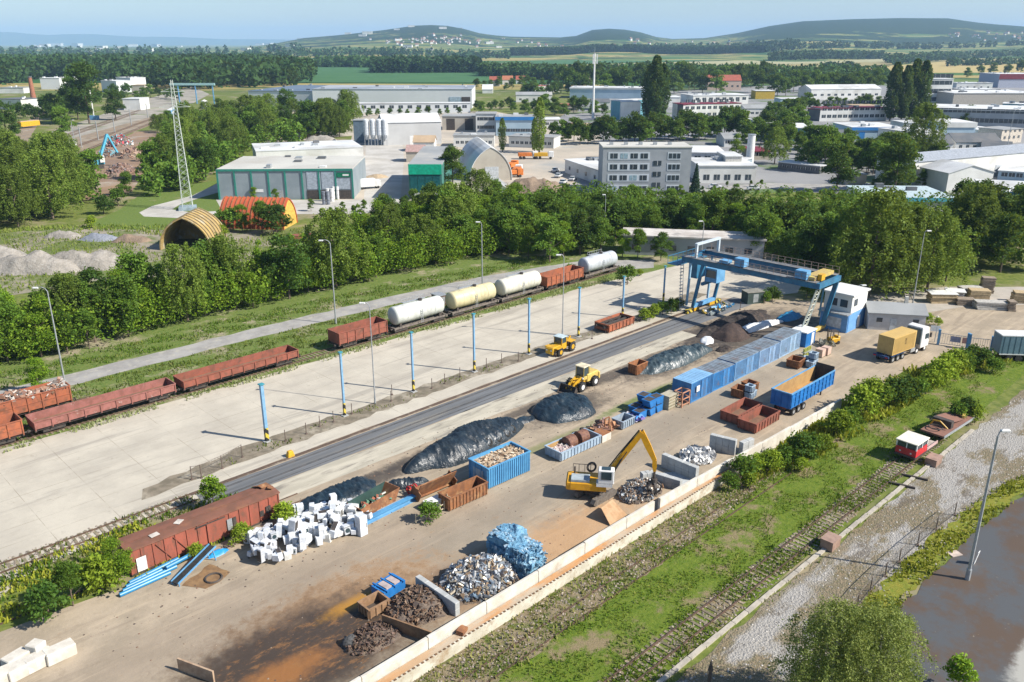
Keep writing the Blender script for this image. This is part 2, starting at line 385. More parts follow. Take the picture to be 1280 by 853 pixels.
def grass_mat(name, a, b_, dirt, lo=.55, hi=.68, s=.16):
    m, nt, b, co = newmat(name)
    c = mixc(nt, ramp(nt, noise(nt, co, 1.6, 8, .75), .35, .65), a, b_)
    c = mixc(nt, ramp(nt, noise(nt, co, s, 8, .72), lo, hi), c, dirt)
    c = mixc(nt, ramp(nt, noise(nt, co, 5, 6, .8), .5, .75, 0, .5), c, tuple(x * .45 for x in a))
    nt.links.new(c, b.inputs['Base Color']); b.inputs['Roughness'].default_value = .95; b.inputs['Specular IOR Level'].default_value = .1
    bp = N(nt, 'ShaderNodeBump'); bp.inputs['Distance'].default_value = .12; nt.links.new(noise(nt, co, 3, 6, .8), bp.inputs['Height']); nt.links.new(bp.outputs[0], b.inputs['Normal'])
    return m
G_BANK = grass_mat('bank grass', (.085, .14, .018), (.155, .20, .03), (.24, .19, .11), .50, .62, .22)
G_WEED = grass_mat('weedy verge', (.09, .15, .03), (.17, .20, .06), (.32, .28, .19), .5, .64, .14)
G_LAWN = grass_mat('field grass', (.10, .16, .035), (.15, .19, .05), (.25, .22, .12), .6, .72, .05)
CONC = concrete_apron_mat(); YARD = yard_mat()
sheet('weedy_verge', [(-25, 103.6), (60, 102.4), (132, 99), (150, 95), (160, 110), (150, 140), (110, 152), (60, 150), (0, 150), (-30, 140)], .012, G_WEED)
# concrete apron and the yard
sheet('concrete_apron', [(-30, 66), (8, 70), (14, 74.6), (26, 76.2), (36, 77), (60, 76.5), (131, 76), (144, 70), (166, 78), (170, 96), (152, 97), (139, 98.3), (120, 100.3), (85, 101.8), (40, 102.6), (-30, 103.6)], .024, CONC, rough=(2.5, .15, 4))
sheet('yard_ground', [(-10, 41.4), (99, 40.3), (118, 40.0), (134, 33), (152, 26), (168, 22), (175, 32), (158, 45), (146, 52), (140, 66), (131, 78.2), (34, 78.2), (35, 68.5), (30, 67.4), (22, 66.4), (10, 67.6), (-10, 69)], .036, YARD, rough=(2.5, .15, 5))
ASPH = mat('grey rail lane asphalt', (.155, .16, .165), (.105, .11, .115), scale=.5, rough=.85, c3=(.26, .24, .20), s3=.25, stretch=(.12, 1.5, 1), lo3=.55, hi3=.7)
def gantry_lane(): sheet('rail_lane', [(30, 73.9), (30.5, 77.4), (133, 76.9), (133, 72.1), (80, 73.2)], .048, ASPH, rough=(3, .06, 2))
gantry_lane()
CJ = mat('pale concrete strip', (.47, .43, .34), (.36, .33, .26), scale=.4, rough=.9, c3=(.2, .18, .15), s3=.6, stretch=(.3, 1.5, 1))
sheet('concrete_strip', [(30, 70.2), (30, 73.8), (80, 73.1), (110, 72.4), (110, 69.4)], .048, CJ, rough=(3, .25, 3))
sheet('dirt_strip', [(26, 80.2), (27, 82.4), (40, 84.2), (80, 83.7), (112, 82.6), (131, 84.5), (131, 81), (110, 80.2), (80, 81), (50, 80.9)], .036, mat('dark verge dirt', (.22, .185, .135), (.14, .12, .085), scale=.8, rough=.95, c3=(.35, .31, .24), s3=.35), rough=(1.5, .35, 8))
# service road behind the wagons
ROAD = mat('old asphalt road', (.33, .32, .30), (.26, .25, .235), scale=.3, rough=.9, c3=(.38, .36, .30), s3=.8, dirt=.25)
sheet('service_road', [(-30, 117.2), (24, 117.5), (60, 117.8), (87, 117.0), (108, 114.6), (128, 108.5), (140, 100), (146, 104), (133, 114.5), (112, 119.4), (90, 121.4), (60, 122.3), (24, 122.3), (-30, 122.3)], .03, ROAD, rough=(3, .3, 6))
# right side: bank, track bed, kerb, gravel, tarred lot
sheet('grass_bank', [(-10, 28), (150, 27.5), (160, 24), (150, 27), (134, 33), (118, 40.3), (99, 42), (-10, 42)], .014, G_BANK)
sheet('old_track_strip', [(-10, 36.2), (40, 36.3), (62, 36.9), (84, 38.0), (96, 40.3), (76, 40.6), (40, 40.6), (-10, 40.6)], .02, grass_mat('strip soil', (.20, .16, .10), (.27, .22, .14), (.10, .13, .03), .48, .6, .5), rough=(1.2, .5, 14))
def gravel_mat():
    m, nt, b, co = newmat('crushed gravel')
    vo = N(nt, 'ShaderNodeTexVoronoi'); vo.inputs['Scale'].default_value = 6; nt.links.new(co, vo.inputs[0])
    c = mixc(nt, ramp(nt, vo.outputs['Distance'], .05, .6), (.36, .345, .32), (.29, .275, .25))
    c = mixc(nt, ramp(nt, noise(nt, co, 5, 5, .8), .52, .7, 0, .7), c, (.17, .155, .13))
    pt = noise(nt, co, .17, 8, .68, (.7, 1.3, 1)); brown = mixc(nt, ramp(nt, noise(nt, co, 2.5, 6, .75), .4, .6), (.20, .15, .085), (.12, .105, .05))
    c = mixc(nt, ramp(nt, pt, .47, .56, 0, .9), c, brown)
    c = mixc(nt, ramp(nt, noise(nt, co, .28, 8, .75, (.6, 1.5, 1)), .54, .62, 0, .7), c, (.10, .08, .055))
    nz = noise(nt, co, .3, 8, .7)
    for q in ((63, 23, 4.5, 2.2, .9), (60, 20.5, 3.6, 1.4, .9), (54, 23.5, 1.6, .8, .8), (55, 27.0, 12, .8, .75), (80, 19.5, 12, 1.2, .7), (70, 26.6, 6, 1, .8)):
        c = mixc(nt, blob(nt, co, q[0], q[1], q[2], q[3], nz, .35, q[4]), c, brown)
    nt.links.new(c, b.inputs['Base Color']); b.inputs['Roughness'].default_value = .95
    bp = N(nt, 'ShaderNodeBump'); bp.inputs['Distance'].default_value = .08; nt.links.new(vo.outputs['Distance'], bp.inputs['Height']); bp.invert = True; nt.links.new(bp.outputs[0], b.inputs['Normal'])
    return m
GRAV = gravel_mat()
sheet('gravel_path', [(30, 27.3), (150, 25.5), (170, 20), (175, 5), (120, 6), (100, 13.5), (90, 18.5), (75, 19.8), (56, 19.2), (48, 14), (30, 10)], .028, GRAV, rough=(1.5, .3, 7))
def lot_mat():
    m, nt, b, co = newmat('tarred lot')
    nz = noise(nt, co, .22, 8, .68)
    c = mixc(nt, ramp(nt, nz, .42, .6), (.070, .074, .078), (.085, .056, .036))
    c = mixc(nt, ramp(nt, noise(nt, co, .6, 8, .75), .52, .68, 0, .6), c, (.075, .05, .032))
    c = mixc(nt, ramp(nt, noise(nt, co, 1.4, 8, .8), .62, .7, 0, .8), c, (.33, .29, .22))
    c = mixc(nt, blob(nt, co, 66, 8, 6, 2.5, nz, .2, .9), c, (.36, .35, .31))
    nt.links.new(c, b.inputs['Base Color']); b.inputs['Roughness'].default_value = .7; return m
sheet('asphalt_lot', [(52, 17.9), (64, 18.9), (80, 18.5), (92, 17.4), (102, 14.2), (125, 7), (125, -40), (30, -40), (45, 10)], .040, lot_mat(), rough=(1.2, .35, 9))
G_YEL = grass_mat('yellow weeds', (.16, .20, .03), (.24, .22, .04), (.27, .22, .12), .6, .75, .3)
sheet('weed_strip', [(50, 19.6), (64, 21.2), (80, 20.8), (92, 19.4), (106, 15.8), (122, 9.5), (120, 8), (101, 14.6), (91, 17.7), (79, 18.8), (64, 19.2), (52, 18)], .052, G_YEL, rough=(1, .35, 10))
KERB = mat('kerb stone', (.44, .40, .33), (.33, .30, .25), scale=.9, rough=.9, dirt=.4)
mb = MB(); u = 30
while u < 103:
    L = 2.0; mb.box(u + L / 2, 27.65 - (u - 40) * .02, 0, L - .03, .38, .17 + .02 * math.sin(u * 7)); u += L
o = mb.build('kerb', KERB, rz=YR); tag(o, kind='structure')
# entrance road and outside
sheet('entrance_road', [(144, 50), (158, 44.6), (172, 32), (190, 15), (196, 22), (182, 38), (168, 52), (152, 60), (140, 62)], .044, mat('entrance asphalt', (.40, .36, .31), (.34, .31, .26), scale=.3, rough=.9))
# ground on the far side of the belt
EARTH = mat('spoil ground', (.30, .26, .20), (.22, .20, .14), scale=.12, rough=.95, c3=(.12, .15, .04), s3=.09, lo3=.44, hi3=.54, dirt=.3)
sheet('spoil_ground', pix((-80, 300), (0, 292), (90, 285), (200, 288), (290, 285), (380, 285), (400, 300), (330, 345), (230, 350), (120, 352), (0, 372), (-90, 380)), .03, EARTH, rough=(4, .8, 11))
LAWN = sheet('meadow', pix((90, 290), (150, 262), (180, 240), (275, 225), (280, 250), (265, 275), (290, 290)), .02, G_LAWN)
PALE = mat('pale concrete yard', (.47, .45, .41), (.37, .35, .31), scale=.1, rough=.9, dirt=.2)
sheet('concrete_drive', pix((174, 266), (190, 258), (240, 245), (275, 228), (276, 240), (255, 246), (225, 256), (215, 262), (240, 266), (275, 264), (280, 270), (225, 273), (180, 271)), .034, PALE)
sheet('warehouse_yard', pix((270, 250), (455, 250), (457, 185), (470, 150), (500, 150), (505, 200), (500, 255), (455, 268), (280, 268)), .032, PALE)
DUST = mat('dusty compound', (.46, .40, .32), (.36, .32, .26), scale=.05, rough=.95, c3=(.3, .3, .28), s3=.03)
sheet('dusty_compound', pix((420, 260), (440, 170), (330, 180), (340, 160), (440, 140), (620, 140), (750, 165), (750, 200), (700, 250), (560, 250)), .026, DUST)
TARM = mat('town tarmac', (.25, .25, .25), (.19, .19, .19), scale=.02, rough=.9, c3=(.10, .15, .05), s3=.02, lo3=.52, hi3=.6)
sheet('town_tarmac', pix((700, 245), (680, 160), (740, 120), (1000, 105), (1500, 100), (1700, 200), (1500, 262), (1200, 250), (1000, 240), (860, 245)), .02, TARM)
sheet('side_road', pix((860, 242), (960, 236), (1150, 240), (1150, 234), (960, 229), (870, 236)), .04, ROAD)
SOLF = mat('wheat', (.42, .32, .11), (.36, .28, .10), scale=.05, rough=.95)
GRNF = mat('maize field', (.035, .115, .03), (.045, .13, .035), scale=.02, rough=.95)
PALF = mat('pale stubble', (.36, .33, .17), (.30, .29, .15), scale=.02, rough=.95)
def field(m, z, *q): 
    o = sheet('field', [(at(*a).x, at(*a).y) for a in q], z, m, yard=False); return o
field(GRNF, .5, (366, 104), (600, 104), (625, 98), (690, 97), (640, 90), (600, 84), (420, 82), (365, 82))
field(SOLF, .3, (960, 97), (1110, 92), (1280, 91), (1500, 91), (1500, 78), (1280, 78), (1180, 77), (1050, 88), (965, 92))
field(PALF, .6, (366, 81.5), (640, 82), (640, 80), (366, 79.5))
field(GRNF, .5, (660, 76), (1100, 68), (1100, 71), (800, 78), (672, 82))
field(PALF, .7, (670, 84), (800, 79), (1180, 71), (1180, 75), (960, 88), (800, 88), (690, 92))
field(SOLF, .4, (780, 90), (960, 88.5), (960, 96), (800, 96))
field(mat('ochre field', (.30, .25, .09), (.26, .22, .08), scale=.02), .8, (880, 83), (1180, 75.8), (1300, 70), (1300, 77), (1180, 76.8), (1040, 86))
# left railway lines in the distance
BAL = mat('ballast', (.27, .20, .13), (.20, .16, .115), scale=.25, rough=.95, c3=(.34, .30, .24), s3=.12, stretch=(1, 1, 1))
sheet('railway_bed', pix((-60, 232), (60, 180), (120, 164), (190, 146), (235, 130), (240, 136), (200, 152), (150, 172), (90, 196), (0, 250), (-60, 280)), .03, BAL)
sheet('railway_yard', pix((60, 182), (60, 166), (120, 146), (170, 128), (240, 108), (262, 118), (240, 130), (190, 146), (120, 165)), .034, mat('rail yard', (.34, .31, .26), (.24, .22, .18), scale=.08, rough=.95, c3=(.14, .17, .07), s3=.05))
sheet('railway_siding', pix((-30, 215), (10, 178), (36, 150), (52, 137), (58, 140), (48, 155), (30, 185), (0, 215)), .036, BAL)
sheet('scrapyard_ground', pix((100, 252), (118, 190), (170, 165), (196, 165), (190, 200), (165, 240)), .04, mat('scrapyard dirt', (.27, .18, .11), (.20, .13, .09), scale=.1, rough=.95, c3=(.36, .31, .25), s3=.05))
# ---------------- shared paints ----------------
RUST = mat('rusty red wagon paint', (.27, .085, .055), (.20, .07, .045), scale=1.2, rough=.85, c3=(.13, .06, .04), s3=.8, dirt=.5)
RUST2 = mat('orange red wagon paint', (.36, .11, .05), (.26, .09, .05), scale=1.1, rough=.85, c3=(.15, .07, .04), s3=.9, dirt=.5)
RUSTP = mat('pink brown wagon paint', (.30, .12, .10), (.22, .09, .07), scale=1.3, rough=.85, c3=(.42, .30, .27), s3=1.2, lo3=.62, hi3=.7, dirt=.5)
RUSTIN = mat('rusty inside', (.21, .115, .07), (.15, .09, .06), scale=.9, rough=.95, dirt=.3)
BARE = mat('bare rust', (.28, .12, .05), (.18, .08, .04), scale=1.5, rough=.9, c3=(.34, .19, .09), s3=1)
DARK = mat('dark greasy steel', (.045, .04, .037), (.075, .06, .05), scale=2, rough=.7)
STEEL = mat('rail steel', (.16, .10, .07), (.10, .07, .05), scale=3, rough=.6, metal=.3)
WOOD = mat('weathered sleeper', (.25, .20, .14), (.15, .14, .08), scale=2, rough=.95, island=.3)
BLUE = mat('bright blue paint', (.02, .17, .46), (.015, .13, .36), scale=1.2, rough=.5, dirt=.3)
LBLUE = mat('light blue paint', (.14, .34, .56), (.10, .27, .46), scale=1, rough=.55, dirt=.35)
POSTB = mat('post blue paint', (.20, .38, .56), (.16, .31, .46), scale=2, rough=.55, dirt=.3)
CRANEB = mat('crane blue paint', (.03, .17, .30), (.025, .12, .22), scale=.8, rough=.5, dirt=.35)
YEL = mat('machine yellow', (.62, .35, .02), (.52, .29, .02), scale=1.5, rough=.45, dirt=.25)
ORA = mat('excavator amber', (.68, .34, .015), (.56, .27, .015), scale=1.5, rough=.4, dirt=.2)
YELP = mat('worn pale yellow', (.62, .46, .12), (.50, .36, .10), scale=1.5, rough=.5, dirt=.3)
WHITE = mat('white paint', (.72, .72, .70), (.62, .62, .60), scale=1.5, rough=.45, dirt=.15)
GREYP = mat('galvanised steel', (.42, .44, .45), (.33, .35, .36), scale=3, rough=.5, metal=.4)
BLACK = mat('black rubber', (.02, .02, .02), (.035, .033, .03), scale=3, rough=.85)
GLASS = mat('dark glass', (.03, .05, .06), (.04, .07, .08), scale=1, rough=.12, spec=.6)
CONCW = mat('pale wall concrete', (.60, .57, .50), (.50, .46, .39), scale=.7, rough=.9, c3=(.36, .31, .24), s3=.5, lo3=.6, hi3=.75, dirt=.2)  # pale concrete with darker, dirty patches
BLOCK = mat('grey concrete block', (.42, .43, .42), (.34, .35, .34), scale=1, rough=.9, dirt=.3)

# ---------------- railway tracks ----------------
def track(name, label, u0, u1, v, z=.02, step=.62, slope=0, sleepers=True, hide=None):
    t = YT(name, label, 'railway track', 0, 0)
    for s in (-.76, .76):
        mb = MB(); L = (u1 - u0) / 12
        for i in range(12): mb.box(u0 + L * (i + .5), v + s + slope * (i - 5.5), z + .04, L, .09, .13, math.atan(slope / L))
        mb.build('rail', STEEL, t)
    if sleepers:
        mb = MB(); u = u0; r = random.Random(3)
        while u < u1:
            mb.box(u, v + slope * ((u - u0) / (u1 - u0) * 12 - 6), z, .26, 2.4 + r.uniform(-.1, .1), .05, r.uniform(-.04, .04)); u += step
        o = mb.build('sleepers', WOOD, t); o['kind'] = 'stuff'
    return t
track('railway_track', 'weed-grown railway track beside the kerb of the gravel path', 30, 99, 29.25, slope=-.09)
track('railway_track', 'railway track under the tank wagons along the pale concrete apron', -5, 135, 104.4)
track('railway_track', 'short railway track under the wagon full of scrap', -5, 32, 110.8)
track('railway_track', 'rough railway track through the weeds beside the red boxcar', -5, 30, 77.0)
track('railway_track', 'railway track buried in the yard under the red boxcar', 4, 38, 69.4, sleepers=False, z=-.04)
t = YT('crane_rail', 'rusty crane rail set flush in the concrete above the grey lane', 'crane rail', 0, 0)
MB().bx(30, 130, 77.75, 77.85, 0, .1).build('rail', STEEL, t); MB().bx(30, 130, 77.5, 78.1, 0, .055).build('rail_bed', mat('rail groove', (.12, .085, .06), (.08, .06, .05), scale=1, c3=(.3, .26, .2), s3=.5), t)
mb = MB()
for vv in (74.2, 75.0, 75.2, 76.6, 76.8): mb.bx(30.5, 132, vv - .05, vv + .05, 0, .062)
o = mb.build('lane_rails', mat('lane rail', (.05, .05, .05), (.09, .08, .07), scale=1, rough=.5), rz=YR); tag(o, 'pair of flush rails running along the grey rail lane', 'rails')
# faint old track between wall and grass
track('railway_track', 'overgrown disused railway track between the long wall and the green bank', 28, 92, 37.2, z=-.06)

# ---------------- wagons ----------------
def bogie(par, x, n=2, name='bogie'):
    mb = MB()
    for y in (-1, 1): mb.bx(x - 1.25, x + 1.25, y * .95 - .08, y * .95 + .08, .42, .72)
    mb.bx(x - .2, x + .2, -.95, .95, .45, .75)
    b = mb.build(name, DARK, par)
    for dx in (-.9, .9):
        w_ = MB()
        for y in (-.74, .74): w_.cyl((x + dx, y - .06, .62), (x + dx, y + .06, .62), .46, n=14)
        w_.cyl((x + dx, -.74, .62), (x + dx, .74, .62), .08, n=6); w_.build('wheelset', DARK, b)
def underframe(par, L, m=DARK):
    mb = MB(); mb.bx(-L / 2, L / 2, -1.15, -.95, .85, 1.15); mb.bx(-L / 2, L / 2, .95, 1.15, .85, 1.15); mb.bx(-L / 2, -L / 2 + .25, -1.3, 1.3, .8, 1.2); mb.bx(L / 2 - .25, L / 2, -1.3, 1.3, .8, 1.2); mb.bx(-L / 2, L / 2, -.2, .2, .8, 1.1)
    mb.build('underframe', m, par)
    for s in (-1, 1):
        for y in (-.85, .85):
            b = MB(); b.cyl((s * L / 2, y, 1.0), (s * (L / 2 + .45), y, 1.0), .1, n=8); b.cyl((s * (L / 2 + .45), y, 1.0), (s * (L / 2 + .53), y, 1.0), .22, n=10); b.build('buffer', DARK, par)
def gondola(name, label, u, v, L, side, m, nrib=8, wd=2.9, floor=1.2, group='freight wagons', crates=False, diag=False):
    t = YT(name, label, 'freight wagon', u + L / 2, v, group=group)
    mb = MB(); h = wd / 2; z0, z1 = floor, floor + side
    mb.bx(-L / 2, L / 2, -h, -h + .08, z0, z1); mb.bx(-L / 2, L / 2, h - .08, h, z0, z1)
    mb.bx(-L / 2, -L / 2 + .08, -h + .08, h - .08, z0, z1); mb.bx(L / 2 - .08, L / 2, -h + .08, h - .08, z0, z1)
    mb.build('side_walls', m, t)
    MB().bx(-L / 2 + .08, L / 2 - .08, -h + .08, h - .08, z0 - .02, z0 + .06).build('floor', RUSTIN, t)
    mb = MB()
    for s in (-1, 1): mb.bx(-L / 2 - .03, L / 2 + .03, s * (h + .03) - .06, s * (h + .03) + .06, z1 - .05, z1 + .06)
    for s in (-1, 1): mb.bx(s * L / 2 - .07, s * L / 2 + .07, -h, h, z1 - .052, z1 + .058)
    mb.build('top_rail', m, t)
    for i in range(nrib + 1):
        x = -L / 2 + .1 + (L - .2) * i / nrib
        for s in (-1, 1): MB().bx(x - .06, x + .06, s * (h + .055) - .055, s * (h + .055) + .055, z0 - .15, z1 - .052).build('rib', m, t)
    if side > 1.4:
        mb = MB()
        for s in (-1, 1): mb.bx(-L / 2, L / 2, s * (h + .02) - .03, s * (h + .02) + .03, z0 + side * .45, z0 + side * .45 + .09)
        mb.build('side_rail', m, t)
    underframe(t, L, DARK)
    bogie(t, -L / 2 + 2.2); bogie(t, L / 2 - 2.2)
    return t
TV = 104.4
gondola('gondola_wagon', 'orange-red open wagon at the left frame edge, in front of the scrap wagon', 8.2, TV, 13.6, 1.7, RUST2, 9)
gondola('flat_side_wagon', 'long low-sided rusty wagon nearest the camera, beside the scrap wagon', 22.9, TV, 17.0, .95, RUSTP, 9)
gondola('flat_side_wagon', 'long low-sided rusty wagon behind the first one, next to the gap in the train', 40.9, TV, 17.2, .95, RUST, 10)
sw = gondola('scrap_wagon', 'high-sided orange-red wagon heaped with scrap, on the track behind the low wagons', 14.2, 110.8, 15, 1.9, RUST2, 9)
def heap_pieces(name, n, x0, x1, y0, y1, zf, size, m, par=None, seed=1, spread=.5):
    r = random.Random(seed); mb = MB()
    for i in range(n):
        x, y = r.uniform(x0, x1), r.uniform(y0, y1); z = zf(x, y)
        if z is None: continue
        s = [r.uniform(*size) * k for k in (1, r.uniform(.3, 1), r.uniform(.05, .45))]
        mb.rbox((x, y, z + r.uniform(-.1, spread) * .4), s, [r.uniform(-.8, .8), r.uniform(-.8, .8), r.uniform(0, 6.3)])
    o = mb.build(name, m, par); o['kind'] = 'stuff'; return o
SCRAPC = pal('mixed scrap', [(.30, .16, .10), (.20, .10, .07), (.38, .33, .28), (.12, .10, .09), (.45, .42, .38), (.25, .13, .08)], rough=.6)
heap_pieces('scrap_load', 500, -7.2, 7.2, -1.3, 1.3, lambda x, y: 2.75 + .35 * math.sin(x * 1.1) + .25 * (1 - abs(y)), (.3, .9), SCRAPC, sw, 5)
gondola('gondola_wagon', 'short red open wagon coupled before the first tank wagon', 65.0, TV, 9.0, 1.75, RUST, 6)
gondola('gondola_wagon', 'red open wagon between the third tank wagon and the far grey one', 110.6, TV, 10.4, 1.75, RUST2, 8)
def tank(label, u, L, m, r=1.5, seed=1, zc=2.85):
    t = YT('tank_wagon', label, 'tank wagon', u + L / 2, TV, group='freight wagons'); T = L / 2 - .7
    prof = [(0, .25), (.06, .8), (.16, 1.2), (.32, 1.42), (.5, r), (2 * T - .5, r), (2 * T - .32, 1.42), (2 * T - .16, 1.2), (2 * T - .06, .8), (2 * T, .25)]
    MB().lathe((-T, 0, zc), (1, 0, 0), prof, 28).build('tank', m, t, smooth=True)
    for x in (-T * .55, -.05, T * .55): MB().lathe((x, 0, zc), (1, 0, 0), [(0, r + .03), (.1, r + .03)], 28).build('band', m, t)
    d = MB(); d.cyl((.8, 0, zc + r - .1), (.8, 0, zc + r + .3), .35, n=12); d.build('manhole', DARK, t)
    mb = MB(); mb.bx(-T * .45, T * .45, .45, .95, zc + r - .02, zc + r + .05)
    for i in range(9):
        x = -T * .45 + T * .9 * i / 8; mb.bx(x - .025, x + .025, .93, .97, zc + r, zc + r + .55)
    mb.bx(-T * .45, T * .45, .93, .97, zc + r + .5, zc + r + .55); mb.build('walkway', GREYP, t)
    mb = MB()
    for x in (-.3, .1): mb.beam((x, -r - .12, 1.1), (x, -r - .05, zc + .6), .05)
    for k in range(6): mb.beam((-.3, -r - .11, 1.3 + k * .35), (.1, -r - .11, 1.3 + k * .35), .04)
    mb.build('ladder', GREYP, t)
    for x in (-T + 1, T - 1): MB().bx(x - .2, x + .2, -1.1, 1.1, 1.1, 1.75).build('saddle', DARK, t)
    underframe(t, L - .6, mat('grey brown frame', (.20, .17, .14), (.12, .10, .09), scale=2)); bogie(t, -L / 2 + 1.8); bogie(t, L / 2 - 1.8)
TW = lambda n, a, b: mat(n, a, b, scale=.5, rough=.5, c3=tuple(x * .6 for x in a), s3=.7, stretch=(1, 1, .3), dirt=.2)
tank('dirty white tank wagon nearest the camera, behind the short red wagon', 75.2, 11.6, TW('white tank', (.62, .63, .58), (.50, .52, .48)))
tank('cream yellow tank wagon, second in the row of tank wagons', 87.3, 11.4, TW('cream tank', (.62, .55, .32), (.52, .46, .28)))
tank('off-white tank wagon, third in the row, before the red open wagon', 98.9, 11.3, TW('ivory tank', (.66, .64, .54), (.56, .54, .46)))
tank('pale grey tank wagon farthest away, by the bend of the road', 121.6, 11.0, TW('grey tank', (.50, .53, .55), (.38, .41, .44)))
# small brick hut on the verge
t = YT('brick_hut', 'small brown hut beside the road behind the first tank wagon', 'hut', *UV(549, 381)); MB().box(0, 0, 0, 1.6, 2.2, 1.9).build('wall', mat('hut brown', (.17, .085, .055), (.12, .07, .05), scale=2), t); MB().box(0, 0, 1.9, 1.9, 2.5, .12).build('roof', GREYP, t); MB().box(0, -1.12, .05, .8, .05, 1.6).build('door', GREYP, t)

# boxcar
t = YT('boxcar', 'old rusty red boxcar body resting in weeds, flat roof patched with grey sheets', 'boxcar', 27.35, 68.95)
L = 14.5; h = 1.3; BXR = mat('boxcar red', (.34, .095, .06), (.26, .08, .05), scale=.9, rough=.85, c3=(.16, .07, .045), s3=1.4, dirt=.5, stretch=(1, 1, .35))
MB().bx(-L / 2, L / 2, -h, h, .12, 2.5).build('body', BXR, t)
pr = [(-h - .1, 2.5), (-h - .08, 2.58), (-.5, 2.68), (.5, 2.68), (h + .08, 2.58), (h + .1, 2.5)]
roof = MB().prism(pr, -L / 2 - .15, L / 2 + .15).build('roof', mat('brown rusted roof', (.20, .085, .055), (.15, .07, .045), scale=.7, rough=.9, c3=(.27, .13, .06), s3=.25, dirt=.3), t)
MB().bx(-L / 2 - .15, L / 2 + .15, -.12, .12, 2.69, 2.72).build('roof_walk', roof.data.materials[0], roof)
for i in range(15):
    x = -L / 2 + .05 + (L - .1) * i / 14
    for s in (-1, 1): MB().bx(x - .05, x + .05, s * (h + .04) - .04, s * (h + .04) + .04, .1, 2.48).build('rib', BXR, t)
MB().beam((-4.9, -h - .06, 2.3), (-3.7, -h - .06, .4), .09, .05).build('brace', RUST, t); MB().beam((-3.3, -h - .06, 2.3), (-2.1, -h - .06, .4), .09, .05).build('brace', RUST, t)
MB().bx(-L / 2, L / 2, -h - .1, -h - .02, .1, .24).build('sill_beam', DARK, t)
dd = MB().bx(-.2, 1.5, -h - .14, -h - .09, .25, 2.3).build('door', BXR, t); MB().bx(-1.2, 1.6, -h - .18, -h - .09, 2.3, 2.38).build('door_track', DARK, dd)
for x, ww, z_, hh, m_ in ((-6.3, .85, .3, 1.35, WHITE), (2.0, .5, .7, 1.2, GREYP), (2.5, .35, .5, 1.4, DARK), (6.0, .5, .9, .75, DARK), (5.3, .4, .8, .6, DARK)): MB().bx(x - ww / 2, x + ww / 2, -h - .115, -h - .085, z_, z_ + hh).build('side_patch', m_, t)
for x, y, a in ((-4.6, -.5, .1), (-2.1, .1, .6)): MB().rbox((x, y, 2.74), (.8, .6, .03), (0, 0, a)).build('roof_patch', mat('pale patch', (.55, .50, .44)), t)
for x, y, a in ((6.6, .5, .3), (7.0, -.2, 1.0), (6.2, .9, 2.0)): MB().rbox((x, y, 2.8), (.8, .5, .05), (.3, .25, a)).build('bent_sheet', BARE, t)
MB().bx(-L / 2 - .05, -L / 2 - .01, -.6, .6, .4, 2.2).build('end_door', BARE, t); MB().bx(L / 2, L / 2 + .05, -.5, .4, .6, 2.1).build('end_hole', DARK, t)

# red rail trolley and flat wagon on the right track
def trolley():
    t = YT('rail_trolley', 'small red rail motor trolley with white roof on the track beside the gravel path', 'rail trolley', 92.8, 28.85, math.radians(-3))
    RED = mat('trolley red', (.55, .03, .04), (.42, .03, .03), scale=2, rough=.5, dirt=.2)
    MB().bx(-2.9, 2.9, -1.15, 1.15, .62, .85).build('frame', DARK, t)
    MB().bx(-2.8, 0, -1.15, 1.15, .85, 1.65).build('cab_body', RED, t)
    c = MB(); [c.bx(x - .06, x + .06, y - .06, y + .06, 1.65, 2.35) for x in (-2.74, -1.4, -.06) for y in (-1.09, 1.09)]; c.bx(-2.78, -2.7, -.05, .05, 1.65, 2.35); c.build('cab_pillar', WHITE, t)
    MB().bx(-2.72, -.1, -1.08, 1.08, 1.66, 2.3).build('cab_window', GLASS, t)
    MB().bx(-2.95, .12, -1.25, 1.25, 2.35, 2.47).build('roof', mat('cream roof', (.70, .66, .55), (.62, .58, .48), scale=2), t, bevel=.04)
    MB().bx(0, 2.8, -1.12, 1.12, .85, .95).build('deck', mat('deck boards', (.45, .38, .32), (.33, .27, .22), scale=2), t)
    for y in (-1.14, 1.14): MB().bx(0, 2.8, y - .04, y + .04, .86, 1.2).build('side_board', mat('side pale', (.5, .35, .33), (.42, .28, .25), scale=3), t)
    for x in (-1.9, 1.9):
        w_ = MB()
        for y in (-.74, .74): w_.cyl((x, y - .06, .55), (x, y + .06, .55), .38, n=14)
        w_.build('wheelset', DARK, t)
    for y in (-.6, .6): MB().cyl((-2.83, y, 1.2), (-2.88, y, 1.2), .1, n=10).build('headlight', WHITE, t)
trolley()
t = YT('flat_wagon', 'rusty flat wagon with bent plates and a yellow bar behind the red trolley', 'flat wagon', 101.7, 28.6, math.radians(-4))
MB().bx(-4.2, 4.2, -1.35, 1.35, .8, 1.02).build('deck', mat('plate brown', (.24, .12, .085), (.19, .10, .075), scale=1, rough=.85), t)
MB().rbox((1.1, .2, 1.35), (3.4, 2.2, .06), (.05, .18, 0)).build('bent_plate', mat('plate brown', (.24, .12, .085)), t)
MB().bx(-1.6, -.9, -1.0, 1.2, 1.02, 1.9).build('end_bulkhead', DARK, t)
mb = MB(); mb.torus((-2.9, .2, 1.3), .75, .06, 16, 6); mb.build('wire_coil', DARK, t)
mb = MB(); mb.tube([(-2.1, 1.2, 1.0), (-2.3, .8, 1.8), (-2.4, 0, 1.95), (-2.2, -.9, 1.2)], .09, 8); mb.build('yellow_bar', YEL, t)
MB().rbox((2.9, -.6, 1.25), (.8, .3, .4), (0, 0, .3)).build('brake_box', YELP, t)
